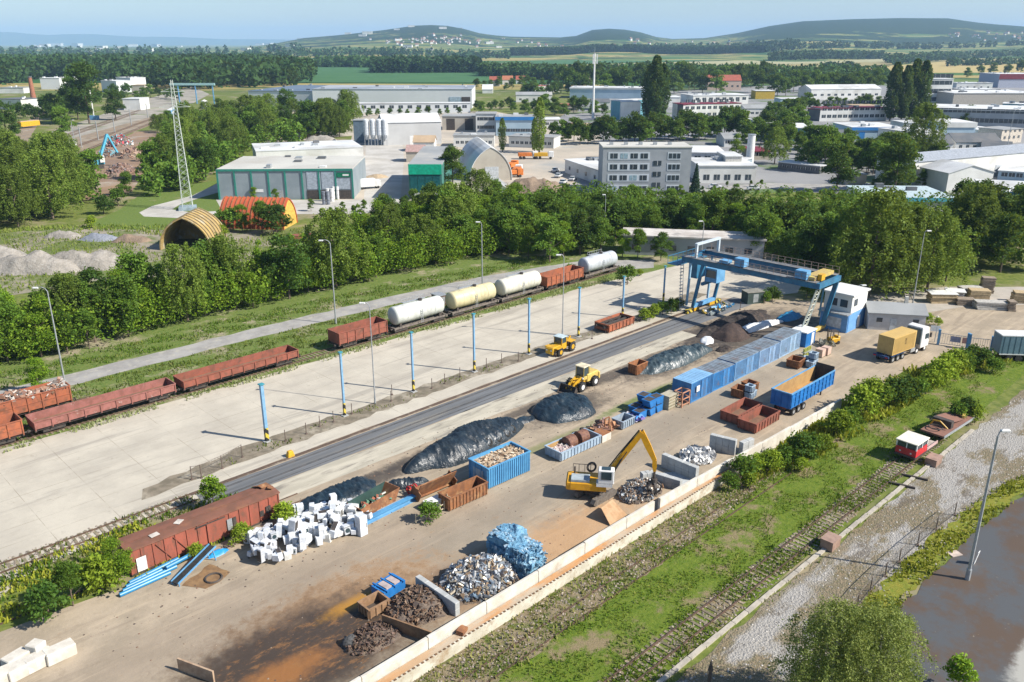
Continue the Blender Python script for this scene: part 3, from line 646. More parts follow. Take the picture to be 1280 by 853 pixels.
for x in (-2.8, 2.8):
    w_ = MB()
    for y in (-.74, .74): w_.cyl((x, y - .06, .55), (x, y + .06, .55), .42, n=14)
    w_.build('wheelset', DARK, t)
MB().bx(-4.2, 4.2, -1.44, -1.36, .75, 1.05).build('side_beam', GREYP, t)

# ---------------- posts, lamps, masts ----------------
ORD = ['nearest', 'second', 'third', 'fourth', 'fifth', 'sixth', 'seventh', 'farthest']
POSTS = [(334, 552, 475), (431, 520, 441), (517, 490, 416), (593, 465, 393), (661, 443, 374), (723, 421, 360), (778, 397, 346), (829, 378, 333)]
STRIPE = {}
def stripe_mat():
    m, nt, b, co = newmat('black and yellow stripes'); wv = N(nt, 'ShaderNodeTexWave'); wv.bands_direction = 'DIAGONAL'; wv.inputs['Scale'].default_value = .55; nt.links.new(co, wv.inputs[0])
    nt.links.new(mixc(nt, ramp(nt, wv.outputs['Fac'], .49, .51), (.02, .02, .02), (.55, .42, .05)), b.inputs['Base Color']); return m
STRM = stripe_mat()
for i, (px, pb, pt) in enumerate(POSTS):
    u, v = UV(px, pb); hh = hz(px, pb, pt) if i else 7.2
    wd = .38 if i == 0 else .25
    lab = ('thick blue post nearest the camera with black and yellow striped foot' if i == 0 else ORD[i] + ' blue post from the left in the row along the concrete apron')
    t = YT('steel_post', lab, 'post', u, v, group='blue posts along the apron')
    MB().box(0, 0, 1.75, wd, wd, hh - 1.75).build('shaft', POSTB, t, bevel=.02)
    MB().box(0, 0, .12, wd + .02, wd + .02, 1.63).build('striped_foot', STRM, t)
    MB().box(0, 0, 0, wd + .5, wd + .5, .12).build('base_plate', BLOCK, t)
    MB().box(0, 0, hh, wd + .22, wd + .22, .1).build('cap', mat('teal cap', (.05, .28, .33), (.04, .2, .25)), t)
def lamp(px, pb, pt, label, arm=1, r=.1, kind='street_lamp', az=None, base=None, head=True):
    P = at(px, pb); hh = hz(px, pb, pt); t = thing(kind, label, 'street lamp', P, 0 if az is None else az, 'tall lamp posts')
    MB().cyl((0, 0, 0), (0, 0, hh - .6), r * 1.3, r * .75, 8).build('pole', GREYP, t)
    MB().cyl((0, 0, 0), (0, 0, 1.1), r * 1.8, r * 1.8, 8).build('base_sleeve', GREYP, t)
    pts = [(0, 0, hh - .6), (arm * .25, 0, hh - .2), (arm * .7, 0, hh), (arm * 1.2, 0, hh - .03)]
    a = MB().tube(pts, .05, 6).build('arm', GREYP, t)
    MB().rbox((arm * 1.45, 0, hh - .12), (.75, .32, .22), (0, 0, 0)).build('lamp_head', WHITE, t, bevel=.05)
    return t
lamp(82, 483, 359, 'tall lamp post at the left beside the scrap wagon', -1)
lamp(420, 405, 300, 'tall lamp post beside the service road left of the brown hut', -1)
lamp(603, 362, 277, 'tall lamp post beside the road behind the second tank wagon', -.5)
lamp(469, 505, 378, 'thin tall lamp post on the strip between the second and third blue posts', -.6, .07)
lamp(703, 420, 318, 'thin tall lamp post behind the parked yellow tractor', -.6, .07)
lamp(755, 305, 243, 'tall pole standing in the trees behind the farthest tank wagon', -.3, .08)
lamp(876, 330, 276, 'grey lamp post rising from trees behind the gantry crane', -.5, .09)
lamp(1140, 385, 288, 'lamp post among the willow trees behind the low white shed', .5, .09)
lamp(1209, 725, 537, 'tall silver lamp post standing in the tarred lot at the right', .35, .12)
lamp(1255, 205, 137, 'street lamp with curved arm above the white halls at the right', 1.5, .11)
lamp(1066, 402, 356, 'short lamp on the blue and white office cabin', .7, .05)
lamp(97, 200, 150, 'slim light pole beside the railway lines at the left', .6, .12)
P = at(884, 880); t = thing('marker_post', 'dark slim tip of a post at the bottom edge on the gravel', 'post', P); MB().cyl((0, 0, 0), (0, 0, hz(884, 880, 838)), .16, .12, 8).build('pole', DARK, t); MB().cyl((0, 0, hz(884, 880, 838)), (0, 0, hz(884, 880, 825)), .2, .03, 8).build('tip', DARK, t)
# dark sign-like cloth at the right lamp foot
# ---------------- fences ----------------
def postfence(label, pts, h=1.4, mesh=None, name='fence', every=1):
    t = YT(name, label, 'fence', pts[0][0], pts[0][1], group=None)
    o = pts[0]
    for (u, v) in pts:
        mb = MB(); mb.cyl((u - o[0], v - o[1], 0), (u - o[0], v - o[1], h), .05, n=6); mb.cyl((u - o[0], v - o[1], 0), (u - o[0], v - o[1], .15), .2, .15, 8)
        mb.build('post', mat('rusty fence post', (.14, .10, .08)), t)
    if mesh:
        for (a, b) in zip(pts[:-1], pts[1:]):
            mb = MB(); A, B = Vector((a[0] - o[0], a[1] - o[1], .15)), Vector((b[0] - o[0], b[1] - o[1], .15)); d = B - A; n = max(2, int(d.length / .35)); up = Vector((0, 0, h - .2))
            mb.beam(A, B, .03); mb.beam(A + up, B + up, .04)
            for i in range(n):
                mb.beam(A + d * i / n, A + d * (i + 1) / n + up, .014); mb.beam(A + d * i / n + up, A + d * (i + 1) / n, .014)
            mb.build('wire_mesh', mat('rusty wire', (.2, .17, .14)), t)
    return t
postfence('bent wire mesh fence section at the left end of the dirt strip', [UV(240, 600), UV(252, 598), UV(278, 586), UV(303, 572)], 1.6, True)
postfence('row of short bare fence posts along the strip between the blue posts', [UV(*q) for q in ((357, 552), (383, 543), (400, 534), (417, 528), (440, 518), (489, 502), (490, 494), (540, 486), (556, 480), (575, 472), (608, 460), (627, 454), (648, 452))], 1.5)
postfence('far row of short fence posts beyond the yellow tractor', [UV(*q) for q in ((740, 424), (757, 417), (800, 402), (845, 385), (900, 385), (925, 388))], 1.5)
postfence('wire fence of thin posts beside the tarred lot at the right', [(56, 20.6), (58.5, 21), (61, 21.3), (64, 21.5), (67, 21.5), (70, 21.5), (74, 21.4), (78, 21.2), (82, 20.9)], 1.5, True)

# ---------------- long wall and ledge ----------------
wt = YT('concrete_wall', 'long white concrete wall along the yard edge, before the gap', 'wall', 0, 0)
u = 14.0; r = random.Random(8)
ends = []
while u < 60.2:
    L = min(6.0, 60.4 - u); MB().bx(u, u + L - .05, 41.38, 41.64, 0, 1.98 + r.uniform(-.03, .03)).build('wall_panel', CONCW, wt, bevel=.02); u += L
wt = YT('concrete_wall', 'second stretch of white concrete wall beyond the gap, ending at the bushes', 'wall', 0, 0)
u = 61.2
while u < 98.4:
    L = min(6.2, 98.8 - u); va = 41.4 - (u - 61.2) * .03
    MB().box(u + L / 2, va, 0, L - .05, .28, 1.9 - (u - 61) * .012 + r.uniform(-.03, .03), -.03).build('wall_panel', CONCW, wt, bevel=.02); u += L
lt = YT('loading_ledge', 'rust-stained concrete ledge running outside the white wall', 'ledge', 0, 0)
LED = mat('rust stained ledge', (.46, .22, .075), (.40, .27, .16), scale=.35, rough=.95, c3=(.40, .34, .26), s3=.12, stretch=(.5, 1, 1), dirt=.35, lo3=.5, hi3=.62)
mb = MB(); mb.add([(10, 40.6, .98), (72, 40.6, .98), (75.6, 40.6, .98), (75.6, 40.8, .98), (61, 41.2, .985), (10, 41.36, .985), (10, 40.6, 0), (72, 40.6, 0), (75.6, 40.6, 0), (75.6, 40.8, 0), (61, 41.2, 0), (10, 41.36, 0)], [(0, 1, 2, 3, 4, 5), (6, 7, 1, 0), (7, 8, 2, 1), (8, 9, 3, 2), (9, 10, 4, 3), (11, 6, 0, 5)])
mb.build('ledge_top', LED, lt)
mb = MB(); u = 10
while u < 75: mb.bx(u, u + .2, 40.40, 40.54, 1.0, 1.05); u += .42
mb.build('cog_strip', mat('rust strip', (.16, .085, .04), (.11, .07, .04)), lt)['kind'] = 'stuff'
MB().bx(10, 76, 40.36, 40.6, 0, 1.0).build('retaining_wall', mat('stained low wall', (.56, .53, .44), (.46, .42, .33), scale=.8, rough=.9, c3=(.33, .24, .15), s3=.5, dirt=.3), lt)
o = MB().rbox((35.0, 41.0, 1.15), (.9, .6, .35), (.1, .1, .4)).build('rubble_lump', BARE, rz=YR); tag(o, 'rusty lump lying on the orange ledge', 'rubble')
# ---------------- containers ----------------
def corr_panel(mb, x0, x1, y, z0, z1, n, out, d=.05):          # vertical ribs proud of a wall facing -y
    for i in range(n):
        a = x0 + (x1 - x0) * (i + .2) / n; b = x0 + (x1 - x0) * (i + .7) / n
        mb.bx(a, b, y - (d if out < 0 else 0), y + (0 if out < 0 else d), z0, z1)
def container(label, u, v, L, m, roofm, wd=2.5, h=2.6, group=None, doors=True, rz=0):
    t = YT('shipping_container', label, 'container', u + L / 2, v + wd / 2, rz, group); hw = wd / 2
    MB().bx(-L / 2, L / 2, -hw, hw, .1, h).build('body', m, t)
    mb = MB(); mb.bx(-L / 2 - .015, L / 2 + .015, -hw - .03, hw + .03, h, h + .07); corr = mb.build('roof', roofm, t)
    mb = MB(); 
    for i in range(9): x = -L / 2 + .3 + i * (L - .6) / 9; mb.bx(x, x + .3, -hw + .1, hw - .1, h + .07, h + .1)
    mb.build('roof_ridge', roofm, corr)
    mb = MB(); corr_panel(mb, -L / 2 + .15, L / 2 - .15, -hw, .25, h - .1, int(L / .28), -1); mb.build('side_ribs', m, t)
    for x in (-L / 2 + .06, L / 2 - .06):
        for y in (-hw - .02, hw + .02): MB().box(x, y, 0, .14, .12, h).build('corner_post', m, t)
    MB().bx(-L / 2 + .14, L / 2 - .14, -hw - .06, -hw, .05, .2).build('bottom_rail', m, t)
    if doors:
        d = MB().bx(-L * .02, L * .28, -hw - .085, -hw - .06, .25, h - .15).build('door', m, t)
        h_ = MB(); [h_.cyl((x, -hw - .11, .3), (x, -hw - .11, h - .2), .02, n=6) for x in (L * .1, L * .16)]; h_.build('handle', GREYP, d)
    return t
ROOFD = mat('weathered container roof', (.20, .25, .30), (.13, .15, .17), scale=.8, rough=.8, c3=(.16, .10, .08), s3=.5, dirt=.4)
ROOFB = mat('light container roof', (.22, .42, .62), (.18, .34, .52), scale=.8, rough=.7, dirt=.2)
cols = [((.05, .20, .44), (.045, .16, .36)), ((.04, .22, .50), (.05, .18, .40)), ((.13, .28, .48), (.11, .23, .40)), ((.24, .37, .54), (.19, .30, .46)), ((.29, .42, .58), (.23, .35, .48))]
labs = ['blue container nearest the camera in the row, with a white sticker', 'bright blue container, second in the row', 'blue container with a brighter door, middle of the row', 'pale blue container, fourth in the row', 'palest blue container at the far end of the row']
for i in range(5):
    L = [5.0, 5.12, 6.42, 5.55, 6.35][i]; u0 = [86.4, 91.7, 97.1, 103.8, 109.6][i]
    t = container(labs[i], u0, 54.9 + .05 * i, L, mat('container blue %d' % i, *cols[i], scale=.8, rough=.6, dirt=.6, c3=(.22, .16, .13), s3=1.1, lo3=.6, hi3=.7), ROOFB if i == 0 else ROOFD, wd=2.75, h=(2.75, 2.62, 2.7, 2.66, 2.78)[i], rz=(.012, -.015, .01, -.008, .012)[i], group='blue containers in a row')
    if i == 0: MB().bx(-1.5, -.8, -1.64, -1.6, 1.4, 2.2).build('sticker', WHITE, t)
# open-top boxes
def openbox(name, label, u, v, L, wd, h, m, nrib=8, cat='skip', rz=0, z0=.15, inner=None, fill=None, fillz=None, group=None, slope=False, z=0):
    t = YT(name, label, cat, u + L / 2, v + wd / 2, rz, group, z); hw = wd / 2; th = .07; inner = inner or m
    mb = MB(); mb.bx(-L / 2, L / 2, -hw, -hw + th, z0, h); mb.bx(-L / 2, L / 2, hw - th, hw, z0, h); mb.bx(-L / 2, -L / 2 + th, -hw + th, hw - th, z0, h); mb.bx(L / 2 - th, L / 2, -hw + th, hw - th, z0, h)
    mb.build('walls', m, t)
    MB().bx(-L / 2 + th, L / 2 - th, -hw + th, hw - th, z0, z0 + .06).build('floor', inner, t)
    mb = MB()
    for i in range(nrib):
        x = -L / 2 + .12 + (L - .24) * i / max(1, nrib - 1)
        for s in (-1, 1): mb.bx(x - .05, x + .05, s * (hw + .04) - .04, s * (hw + .04) + .04, z0, h - .05)
    for i in range(4):
        y = -hw + .12 + (wd - .24) * i / 3
        for s in (-1, 1): mb.bx(s * (L / 2 + .04) - .04, s * (L / 2 + .04) + .04, y - .05, y + .05, z0, h - .05)
    mb.build('ribs', m, t)
    mb = MB()
    for s in (-1, 1): mb.bx(-L / 2 - .08, L / 2 + .08, s * hw - .08, s * hw + .08, h - .06, h + .05); 
    for s in (-1, 1): mb.bx(s * L / 2 - .08, s * L / 2 + .08, -hw + .08, hw - .08, h - .061, h + .049)
    mb.build('rim', m, t)
    mb = MB(); mb.bx(-L / 2 + .2, L / 2 - .2, -.5, -.35, 0, z0); mb.bx(-L / 2 + .2, L / 2 - .2, .35, .5, 0, z0); mb.build('skids', DARK, t)
    if fill: MB().bx(-L / 2 + th, L / 2 - th, -hw + th, hw - th, z0 + .06, fillz).build('load', fill, t)
    return t
WCH = mat('wood chips', (.52, .40, .27), (.38, .27, .17), scale=3, rough=.95, bump=.1, c3=(.55, .50, .42), s3=1.5)
CBL = mat('corrugated blue', (.09, .30, .52), (.07, .24, .44), scale=1, rough=.5, dirt=.25)
t = openbox('open_container', 'blue corrugated open container filled with wood chips', 52.7, 56.8, 6.0, 3.1, 2.45, CBL, 20, 'container', rz=-.04, fill=WCH, fillz=2.15)
r = random.Random(2); mb = MB()
for i in range(160): mb.rbox((r.uniform(-2.8, 2.8), r.uniform(-1.4, 1.4), 2.2 + r.uniform(-.05, .12)), (r.uniform(.15, .5), r.uniform(.05, .2), .06), (r.uniform(-.4, .4), r.uniform(-.4, .4), r.uniform(0, 6)))
mb.build('chip_pieces', pal('chips', [(.55, .42, .28), (.4, .3, .2), (.2, .12, .07), (.6, .5, .38)], .9), t)['kind'] = 'stuff'
MB().bx(-3.06, -3.03, -.8, .8, .4, 1.9).build('end_panel', mat('pale corner', (.35, .42, .46)), t)
OIN = mat('ochre inside', (.42, .26, .10), (.34, .20, .08), scale=1.2, rough=.9)
LB2 = mat('grey blue ribs', (.33, .42, .50), (.25, .33, .42), scale=1.3, rough=.6, dirt=.35)
t = openbox('half_height_skip', 'long low grey-blue open skip holding rusty drums and rubble', 62.6, 55.6, 6.6, 2.5, 1.15, LB2, 13, 'skip', rz=-.03, inner=OIN)
MB().bx(-3.2, 3.2, 1.12, 1.17, .2, 1.12).build('inner_liner', OIN, t)
for x in (-.1, 1.9):
    MB().lathe((x - .8, .35, .95), (1, 0, 0), [(0, .72), (.05, .78), (1.3, .78), (1.35, .55)], 16).build('drum', mat('brown drum', (.13, .06, .045), (.2, .1, .06), scale=3), t, smooth=False)
heap_pieces('rubble_load', 120, -3, -.6, -.9, .9, lambda x, y: .55 + .15 * (1 - abs(y)), (.2, .6), pal('pink rubble', [(.55, .42, .40), (.6, .55, .5), (.45, .35, .33)], .9), t, 7)
o = thing('steel_box', 'white-faced rusty box at the far end of the low grey-blue skip', 'box', W(70.3, 56.3), YR); MB().box(0, 0, 0, 1.6, 1.6, .9).build('body', CONCW, o); MB().box(0, 0, .9, 1.5, 1.5, .08).build('lid', BARE, o)
# rusty skips
openbox('rusty_skip', 'rusty brown ribbed skip in front of its tipped twin', 46.9, 56.3, 5.0, 1.7, 1.5, BARE, 12, 'skip', rz=-.04)
t = YT('rusty_skip', 'tipped rusty skip leaning behind the ribbed one', 'skip', 48.2, 60.0, -.04)
MB().rbox((0, 0, 1.15), (4.6, .08, 2.2), (.5, 0, 0)).build('side_wall', BARE, t); MB().rbox((0, .9, .5), (4.6, 1.5, .08), (.3, 0, 0)).build('floor', BARE, t); MB().rbox((-2.3, .4, .8), (.08, 1.5, 1.3), (.5, 0, 0)).build('end_wall', BARE, t); MB().rbox((2.3, .4, .8), (.08, 1.5, 1.3), (.5, 0, 0)).build('end_wall', BARE, t)
t = YT('scrap_skip', 'open rusty skip with sloping ends and dark plate behind the white appliances', 'skip', 42.0, 62.3, .15)
mb = MB(); prof = [(-1.9, .1), (1.9, .1), (2.7, 1.5), (2.62, 1.5), (1.85, .18), (-1.85, .18), (-2.62, 1.5), (-2.7, 1.5)]; mb.prism([(a, b) for a, b in prof], -1.0, 1.0, 'y'); mb.build('shell', BARE, t)
for s, m_ in ((-1, DARK), (1, mat('dark green plate', (.03, .07, .06)))):
    mb = MB(); mb.prism([(-1.9, .1), (1.9, .1), (2.7, 1.5), (-2.7, 1.5)], s * 1.03 - .03, s * 1.03 + .03, 'y'); mb.build('side_plate', BARE if s < 0 else m_, t)
heap_pieces('green_scrap', 30, -1.5, 1.8, -.8, .8, lambda x, y: .5, (.3, .9), pal('green scrap', [(.14, .3, .2), (.5, .5, .45), (.3, .1, .06)], .6), t, 8)
o = YT('steel_beam', 'long light-blue steel beam lying in front of the sloping skip', 'beam', 43.2, 60.6, .05); MB().bx(-3.9, 3.2, -.3, .3, 0, .08).bx(-3.9, 3.2, -.04, .04, .08, .5).build('web', LBLUE, o); MB().bx(-3.9, 3.2, -.3, .3, .5, .58).build('flange', CBL, o)
o = MB().cyl((-3, 0, .2), (1.8, 0, .2), .2, n=10).build('grey_pipe', GREYP, loc=W(44.5, 61.3), rz=YR + .05); tag(o, 'grey pipe lying behind the light-blue beam', 'pipe')
o = YT('red_winch', 'small red wheel machine behind the light-blue beam', 'winch', 46.6, 62.0)
for x in (-.4, 0, .4): MB().torus((x, 0, .5), .4, .08, 14, 6, rot=(0, math.pi / 2, 0)).build('wheel', mat('red paint', (.5, .03, .03), (.35, .03, .03)), o)
MB().cyl((-.6, 0, .5), (.6, 0, .5), .12).build('axle', mat('red paint', (.5, .03, .03)), o)
# crates and blue bins group
def skipbin(label, u, v, m, L=1.3, wd=1.2, h=1.0, rz=0, z=0, group='small blue bins'):
    t = YT('steel_bin', label, 'bin', u, v, rz, group, z)
    mb = MB(); pr = [(-L * .35, .12), (L * .5, .12), (L * .5, h), (-L * .6, h)]
    mb.prism([(a, b) for a, b in pr], -wd / 2, wd / 2, 'y'); mb.build('tub', m, t)
    MB().bx(-L * .6 - .04, L * .5 + .04, -wd / 2 - .04, wd / 2 + .04, h, h + .06).build('rim', m, t); MB().bx(-L * .52, L * .43, -wd / 2 + .06, wd / 2 - .06, h + .06, h + .065).build('content', DARK, t)
    MB().bx(-L * .3, L * .4, -.4, -.25, 0, .12).bx(-L * .3, L * .4, .25, .4, 0, .12).build('skids', DARK, t)
k = 0
names = ['nearest pair, left', 'nearest pair, right', 'stacked lower', 'stacked upper', 'middle', 'back left', 'back right', 'far end']
BB = [(78.3, 56.8, 0, 'blue bin at the left end of the blue bin cluster, low'), (79.9, 56.6, 0, 'blue bin, lower one at the front of the blue bin cluster'), (79.9, 56.6, 1.1, 'blue bin stacked on top at the front of the blue bin cluster'), (81.4, 56.6, 0, 'blue bin, lower one at the right end of the blue bin cluster'), (81.4, 56.6, 1.1, 'blue bin stacked on top at the right end of the blue bin cluster'), (79.2, 58.1, 0, 'blue bin in the back row of the cluster, left'), (80.7, 58.0, 0, 'blue bin in the back row of the cluster, lower right'), (80.7, 58.0, 1.1, 'blue bin stacked in the back row of the cluster')]
for (u, v, z, l) in BB: skipbin(l, u, v, BLUE, z=z, rz=random.Random(int(u * 10 + z * 3)).uniform(-.15, .15))
openbox('small_skip', 'small grey skip full of blue and purple scrap left of the blue bins', 73.9, 56.0, 2.3, 1.6, 1.1, mat('grey skip', (.3, .36, .42), (.22, .27, .32)), 6, 'skip', inner=BARE)
o = YT('scrap_heap', 'blue and purple scrap pieces between the grey skip and blue bins', 'scrap', 76.9, 56.8); heap_pieces('pieces', 40, -.6, .7, -.8, .8, lambda x, y: .4, (.4, 1.0), pal('purple scrap', [(.08, .1, .4), (.03, .2, .5), (.5, .5, .55), (.15, .1, .3)], .5), o, 9)
o = YT('rusty_machine', 'brown rusty machine parts left of the small grey skip', 'machine', 71.9, 57.4); heap_pieces('pieces', 46, -1.5, 1.6, -.9, .9, lambda x, y: .55, (.4, 1.5), pal('rusty parts', [(.25, .12, .08), (.18, .09, .06), (.3, .2, .2), (.4, .2, .1)], .7), o, 10)
MB().beam((-.3, -.5, 0), (-.3, -.5, 2.0), .12).beam((.5, -.5, 0), (.5, -.5, 2.0), .12).beam((-.3, -.5, 2.0), (.5, -.5, 2.0), .12).build('upright_frame', BARE, o)
o = YT('tyre_pile', 'small pile of black tyres beside the rusty machine parts', 'tyres', 69.6, 58.6)
for i, (x, y, z) in enumerate(((0, 0, .2), (.9, .2, .2), (.3, .1, .55), (-.9, .3, .2), (1.3, -.5, .2))): MB().torus((x, y, z), .38, .17, 14, 6, rot=(.3 * (i % 2), .2, 0)).build('tyre', BLACK, o)
o = YT('crate', 'stacked weathered wooden crate between the blue bins and the container row', 'crate', 83.6, 56.2); MB().box(0, 0, 0, 2.0, 1.4, 1.9).build('box', mat('crate wood', (.42, .38, .28), (.3, .27, .2), scale=4, stretch=(.3, .3, 4)), o)
mb = MB(); [mb.bx(-1.03, 1.03, -.75, -.7, z, z + .12) for z in (.1, .5, .9, 1.3, 1.7)]; mb.build('slats', WOOD, o)
o = YT('steel_cage', 'open orange-brown steel cage right of the wooden crate', 'cage', 85.3, 55.4)
for x in (-.8, .8):
    for y in (-.6, .6): MB().box(x, y, 0, .12, .12, 2.1).build('upright', mat('orange cage', (.5, .25, .15), (.4, .2, .12)), o)
for z in (.3, 1.1, 2.0): MB().bx(-.8, .8, -.66, -.54, z, z + .1).bx(-.8, .8, .54, .66, z + .001, z + .101).bx(-.86, -.74, -.6, .6, z + .002, z + .099).bx(.74, .86, -.6, .6, z + .003, z + .098).build('crossbar', mat('orange cage', (.5, .25, .15)), o)
# clutter clusters before the containers
def clutter(label, u, v, seed, cols_, n=30, sx=1.4, sy=1.0, h=1.1):
    o = YT('scrap_heap', label, 'scrap', u, v); heap_pieces('pieces', n, -sx, sx, -sy, sy, lambda x, y: h * .45 * (1 - abs(x) / sx * .5), (.4, 1.1), pal('clutter%d' % seed, cols_, .6), o, seed)
    return o
CB = [(.35, .17, .07), (.2, .1, .06), (.45, .25, .1), (.25, .12, .07)]
openbox('rusty_skip', 'small rusty skip in front of the second blue container', 92.3, 51.0, 1.9, 1.5, 1.2, BARE, 5, rz=.1)
openbox('rusty_skip', 'small orange-brown skip at the far side of the blue baskets', 95.3, 51.1, 1.6, 1.6, 1.1, BARE, 5, rz=-.1)
for i, (du, dv, dz) in enumerate(((0, 0, 0), (0, 0, 1.0), (.9, .2, 0))):
    openbox('wire_basket', ['blue-white basket, lower one by the small rusty skip', 'blue-white basket stacked on another by the small rusty skip', 'blue-white basket right of the stacked baskets'][i], 92.9 + du, 49.9 + dv, .9, .9, .9, LB2, 4, 'basket', z=dz, group='blue-white baskets')
openbox('rusty_skip', 'orange rusty skip in front of the pale blue containers', 107.4, 50.9, 2.2, 1.8, 1.2, BARE, 6, rz=.1)
for i, (du, dv, dz) in enumerate(((0, 0, 0), (1.0, .2, 0), (1.0, .2, 1.0), (1.2, 1.2, 0))):
    openbox('wire_basket', ['blue-white basket beside the orange rusty skip', 'blue-white basket under another, near the pallets', 'blue-white basket on top of another, near the pallets', 'blue-white basket behind the stacked pair near the pallets'][i], 109.2 + du, 49.6 + dv, .95, .95, .95, LB2, 4, 'basket', z=dz, group='blue-white baskets')
o = YT('gas_cylinder_rack', 'yellow-green rack behind the blue-white baskets at the row end', 'rack', 113.0, 52.4)
for i in range(5): MB().cyl((-.9 + i * .45, 0, 0), (-.9 + i * .45, 0, 1.6), .17, n=8).build('cylinder', mat('olive yellow', (.42, .42, .08), (.3, .32, .08)), o)
for s in (0, 1): MB().bx(-1.2, 1.2, -.3, .3, .02 + s * 1.0, .08 + s * 1.0).build('shelf', GREYP, o)
for i, (u, v) in enumerate(((114.9, 51.2), (116.3, 51.0))):
    o = YT('pallet_box', ['pinkish pallet box right of the yellow-green rack', 'pinkish pallet box nearest the forklift'][i], 'pallet box', u, v); MB().box(0, 0, .15, 1.1, 1.1, 1.1).build('box', mat('pink box', (.55, .4, .32), (.45, .32, .26)), o); MB().box(0, 0, 0, 1.15, 1.15, .14).build('pallet', WOOD, o)
t = YT('office_cabin', 'small blue cabin with white roof at the end of the container row', 'cabin', 118.3, 55.8); MB().box(0, 0, 0, 3.0, 2.5, 2.3).build('wall', BLUE, t); MB().box(0, 0, 2.3, 3.3, 2.8, .15).build('roof', WHITE, t); MB().bx(.2, 1.0, -1.29, -1.25, .1, 2).build('door', WHITE, t)
t = YT('forklift', 'yellow forklift truck between the small blue cabin and the office', 'forklift', 121.5, 52.5, -.4)
MB().bx(-.6, .9, -.55, .55, .35, 1.05).build('body', YEL, t, bevel=.05); MB().bx(.6, 1.1, -.5, .5, .4, 1.3).build('counterweight', YEL, t, bevel=.08)
mb = MB(); [mb.beam((x, y, 1.0), (x * .9, y, 2.1), .07) for x in (-.5, .6) for y in (-.45, .45)]; mb.bx(-.6, .7, -.5, .5, 2.1, 2.16); mb.build('cage', DARK, t)
mb = MB(); [mb.bx(-.85, -.75, y - .05, y + .05, .1, 2.6) for y in (-.35, .35)]; mb.bx(-1.9, -.85, -.35, -.25, .08, .13); mb.bx(-1.9, -.85, .25, .35, .08, .13); mb.build('mast', DARK, t)
for x in (-.4, .7):
    for y in (-.5, .5): MB().cyl((x, y - .1, .3), (x, y + .1, .3), .3, n=12).build('wheel', BLACK, t)
clutter('dark tangled machine parts beside the forklift', 119.6, 52.5, 21, [(.05, .06, .05), (.1, .1, .08), (.2, .18, .1)], 24, 1, .8, 1.6)
# rusty containers in the centre strip and far gondola box
t = openbox('rusty_box', 'rusty ribbed steel box left of the far tarp mound', 89.2, 65.6, 2.4, 1.5, 1.5, mat('orange rib', (.36, .15, .06), (.25, .11, .05), scale=1.5), 8)
t = gondola('gondola_box', 'short rusty wagon body on the ground before the seventh blue post', *UV(752, 415), 6.5, 1.1, RUST2, 7, floor=.3, group=None)
openbox('rusty_container', 'large rust-brown open container beside the blue trailer, behind', 84.9, 47.0, 5.6, 2.4, 1.3, RUST, 9, 'container', inner=RUSTIN)
openbox('rusty_container', 'large rust-brown open container beside the blue trailer, in front', 84.3, 44.2, 5.6, 2.4, 1.3, RUST, 9, 'container', inner=RUSTIN)
# blue open trailer
t = YT('tipper_trailer', 'big bright blue open-top tipper trailer beside the white wall', 'trailer', 97.0, 44.9, .0)
L, hw, z0, z1 = 11.6, 1.35, 1.3, 3.3
mb = MB(); mb.bx(-L / 2, L / 2, -hw, -hw + .07, z0, z1); mb.bx(-L / 2, L / 2, hw - .07, hw, z0, z1); mb.bx(-L / 2, -L / 2 + .07, -hw + .07, hw - .07, z0, z1); mb.build('walls', BLUE, t)
MB().bx(-L / 2 + .07, L / 2 - .07, -hw + .07, hw - .07, z0, z0 + .08).build('floor', OIN, t); MB().bx(-L / 2 + .07, L / 2, hw - .10, hw - .072, z0 + .08, z1 - .05).build('inner_liner', OIN, t)
MB().bx(L / 2 - .07, L / 2, -hw + .07, hw - .07, z0, z1 + .5).build('front_wall', DARK, t)
mb = MB(); mb.bx(-L / 2 - .05, L / 2 + .05, -hw - .07, -hw + .09, z1 - .08, z1 + .06); mb.bx(-L / 2 - .05, L / 2 + .05, hw - .09, hw + .07, z1 - .081, z1 + .06); mb.bx(-L / 2 - .06, -L / 2 + .1, -hw, hw, z1 - .079, z1 + .062); mb.build('rim', LBLUE, t)
mb = MB()
for i in range(12): x = -L / 2 + .15 + i * (L - .3) / 11; mb.bx(x - .06, x + .06, -hw - .09, -hw, z0, z1 - .08)
for z in (z0 + .05, z0 + .7, z0 + 1.35): mb.bx(-L / 2, L / 2, -hw - .055, -hw - .0, z, z + .1)
for y in (-.9, 0, .9): mb.bx(-L / 2 - .08, -L / 2, y - .06, y + .06, z0, z1 - .08)
mb.build('ribs', BLUE, t)
MB().bx(-L / 2 + .3, L / 2 - .2, -.6, .6, .95, 1.29).build('chassis', mat('chassis rust', (.2, .07, .05)), t)
for x in (-4.4, -3.1, -1.8):
    for y in (-1.05, 1.05): w_ = MB().cyl((x, y - .18, .5), (x, y + .18, .5), .5, n=16).build('wheel', BLACK, t); MB().cyl((x, y - .19, .5), (x, y + .19, .5), .24, n=10).build('rim_disc', GREYP, w_)
mb = MB(); [mb.bx(4.0, 4.15, y - .08, y + .08, 0, .95) for y in (-.6, .6)]; mb.build('support_leg', DARK, t)
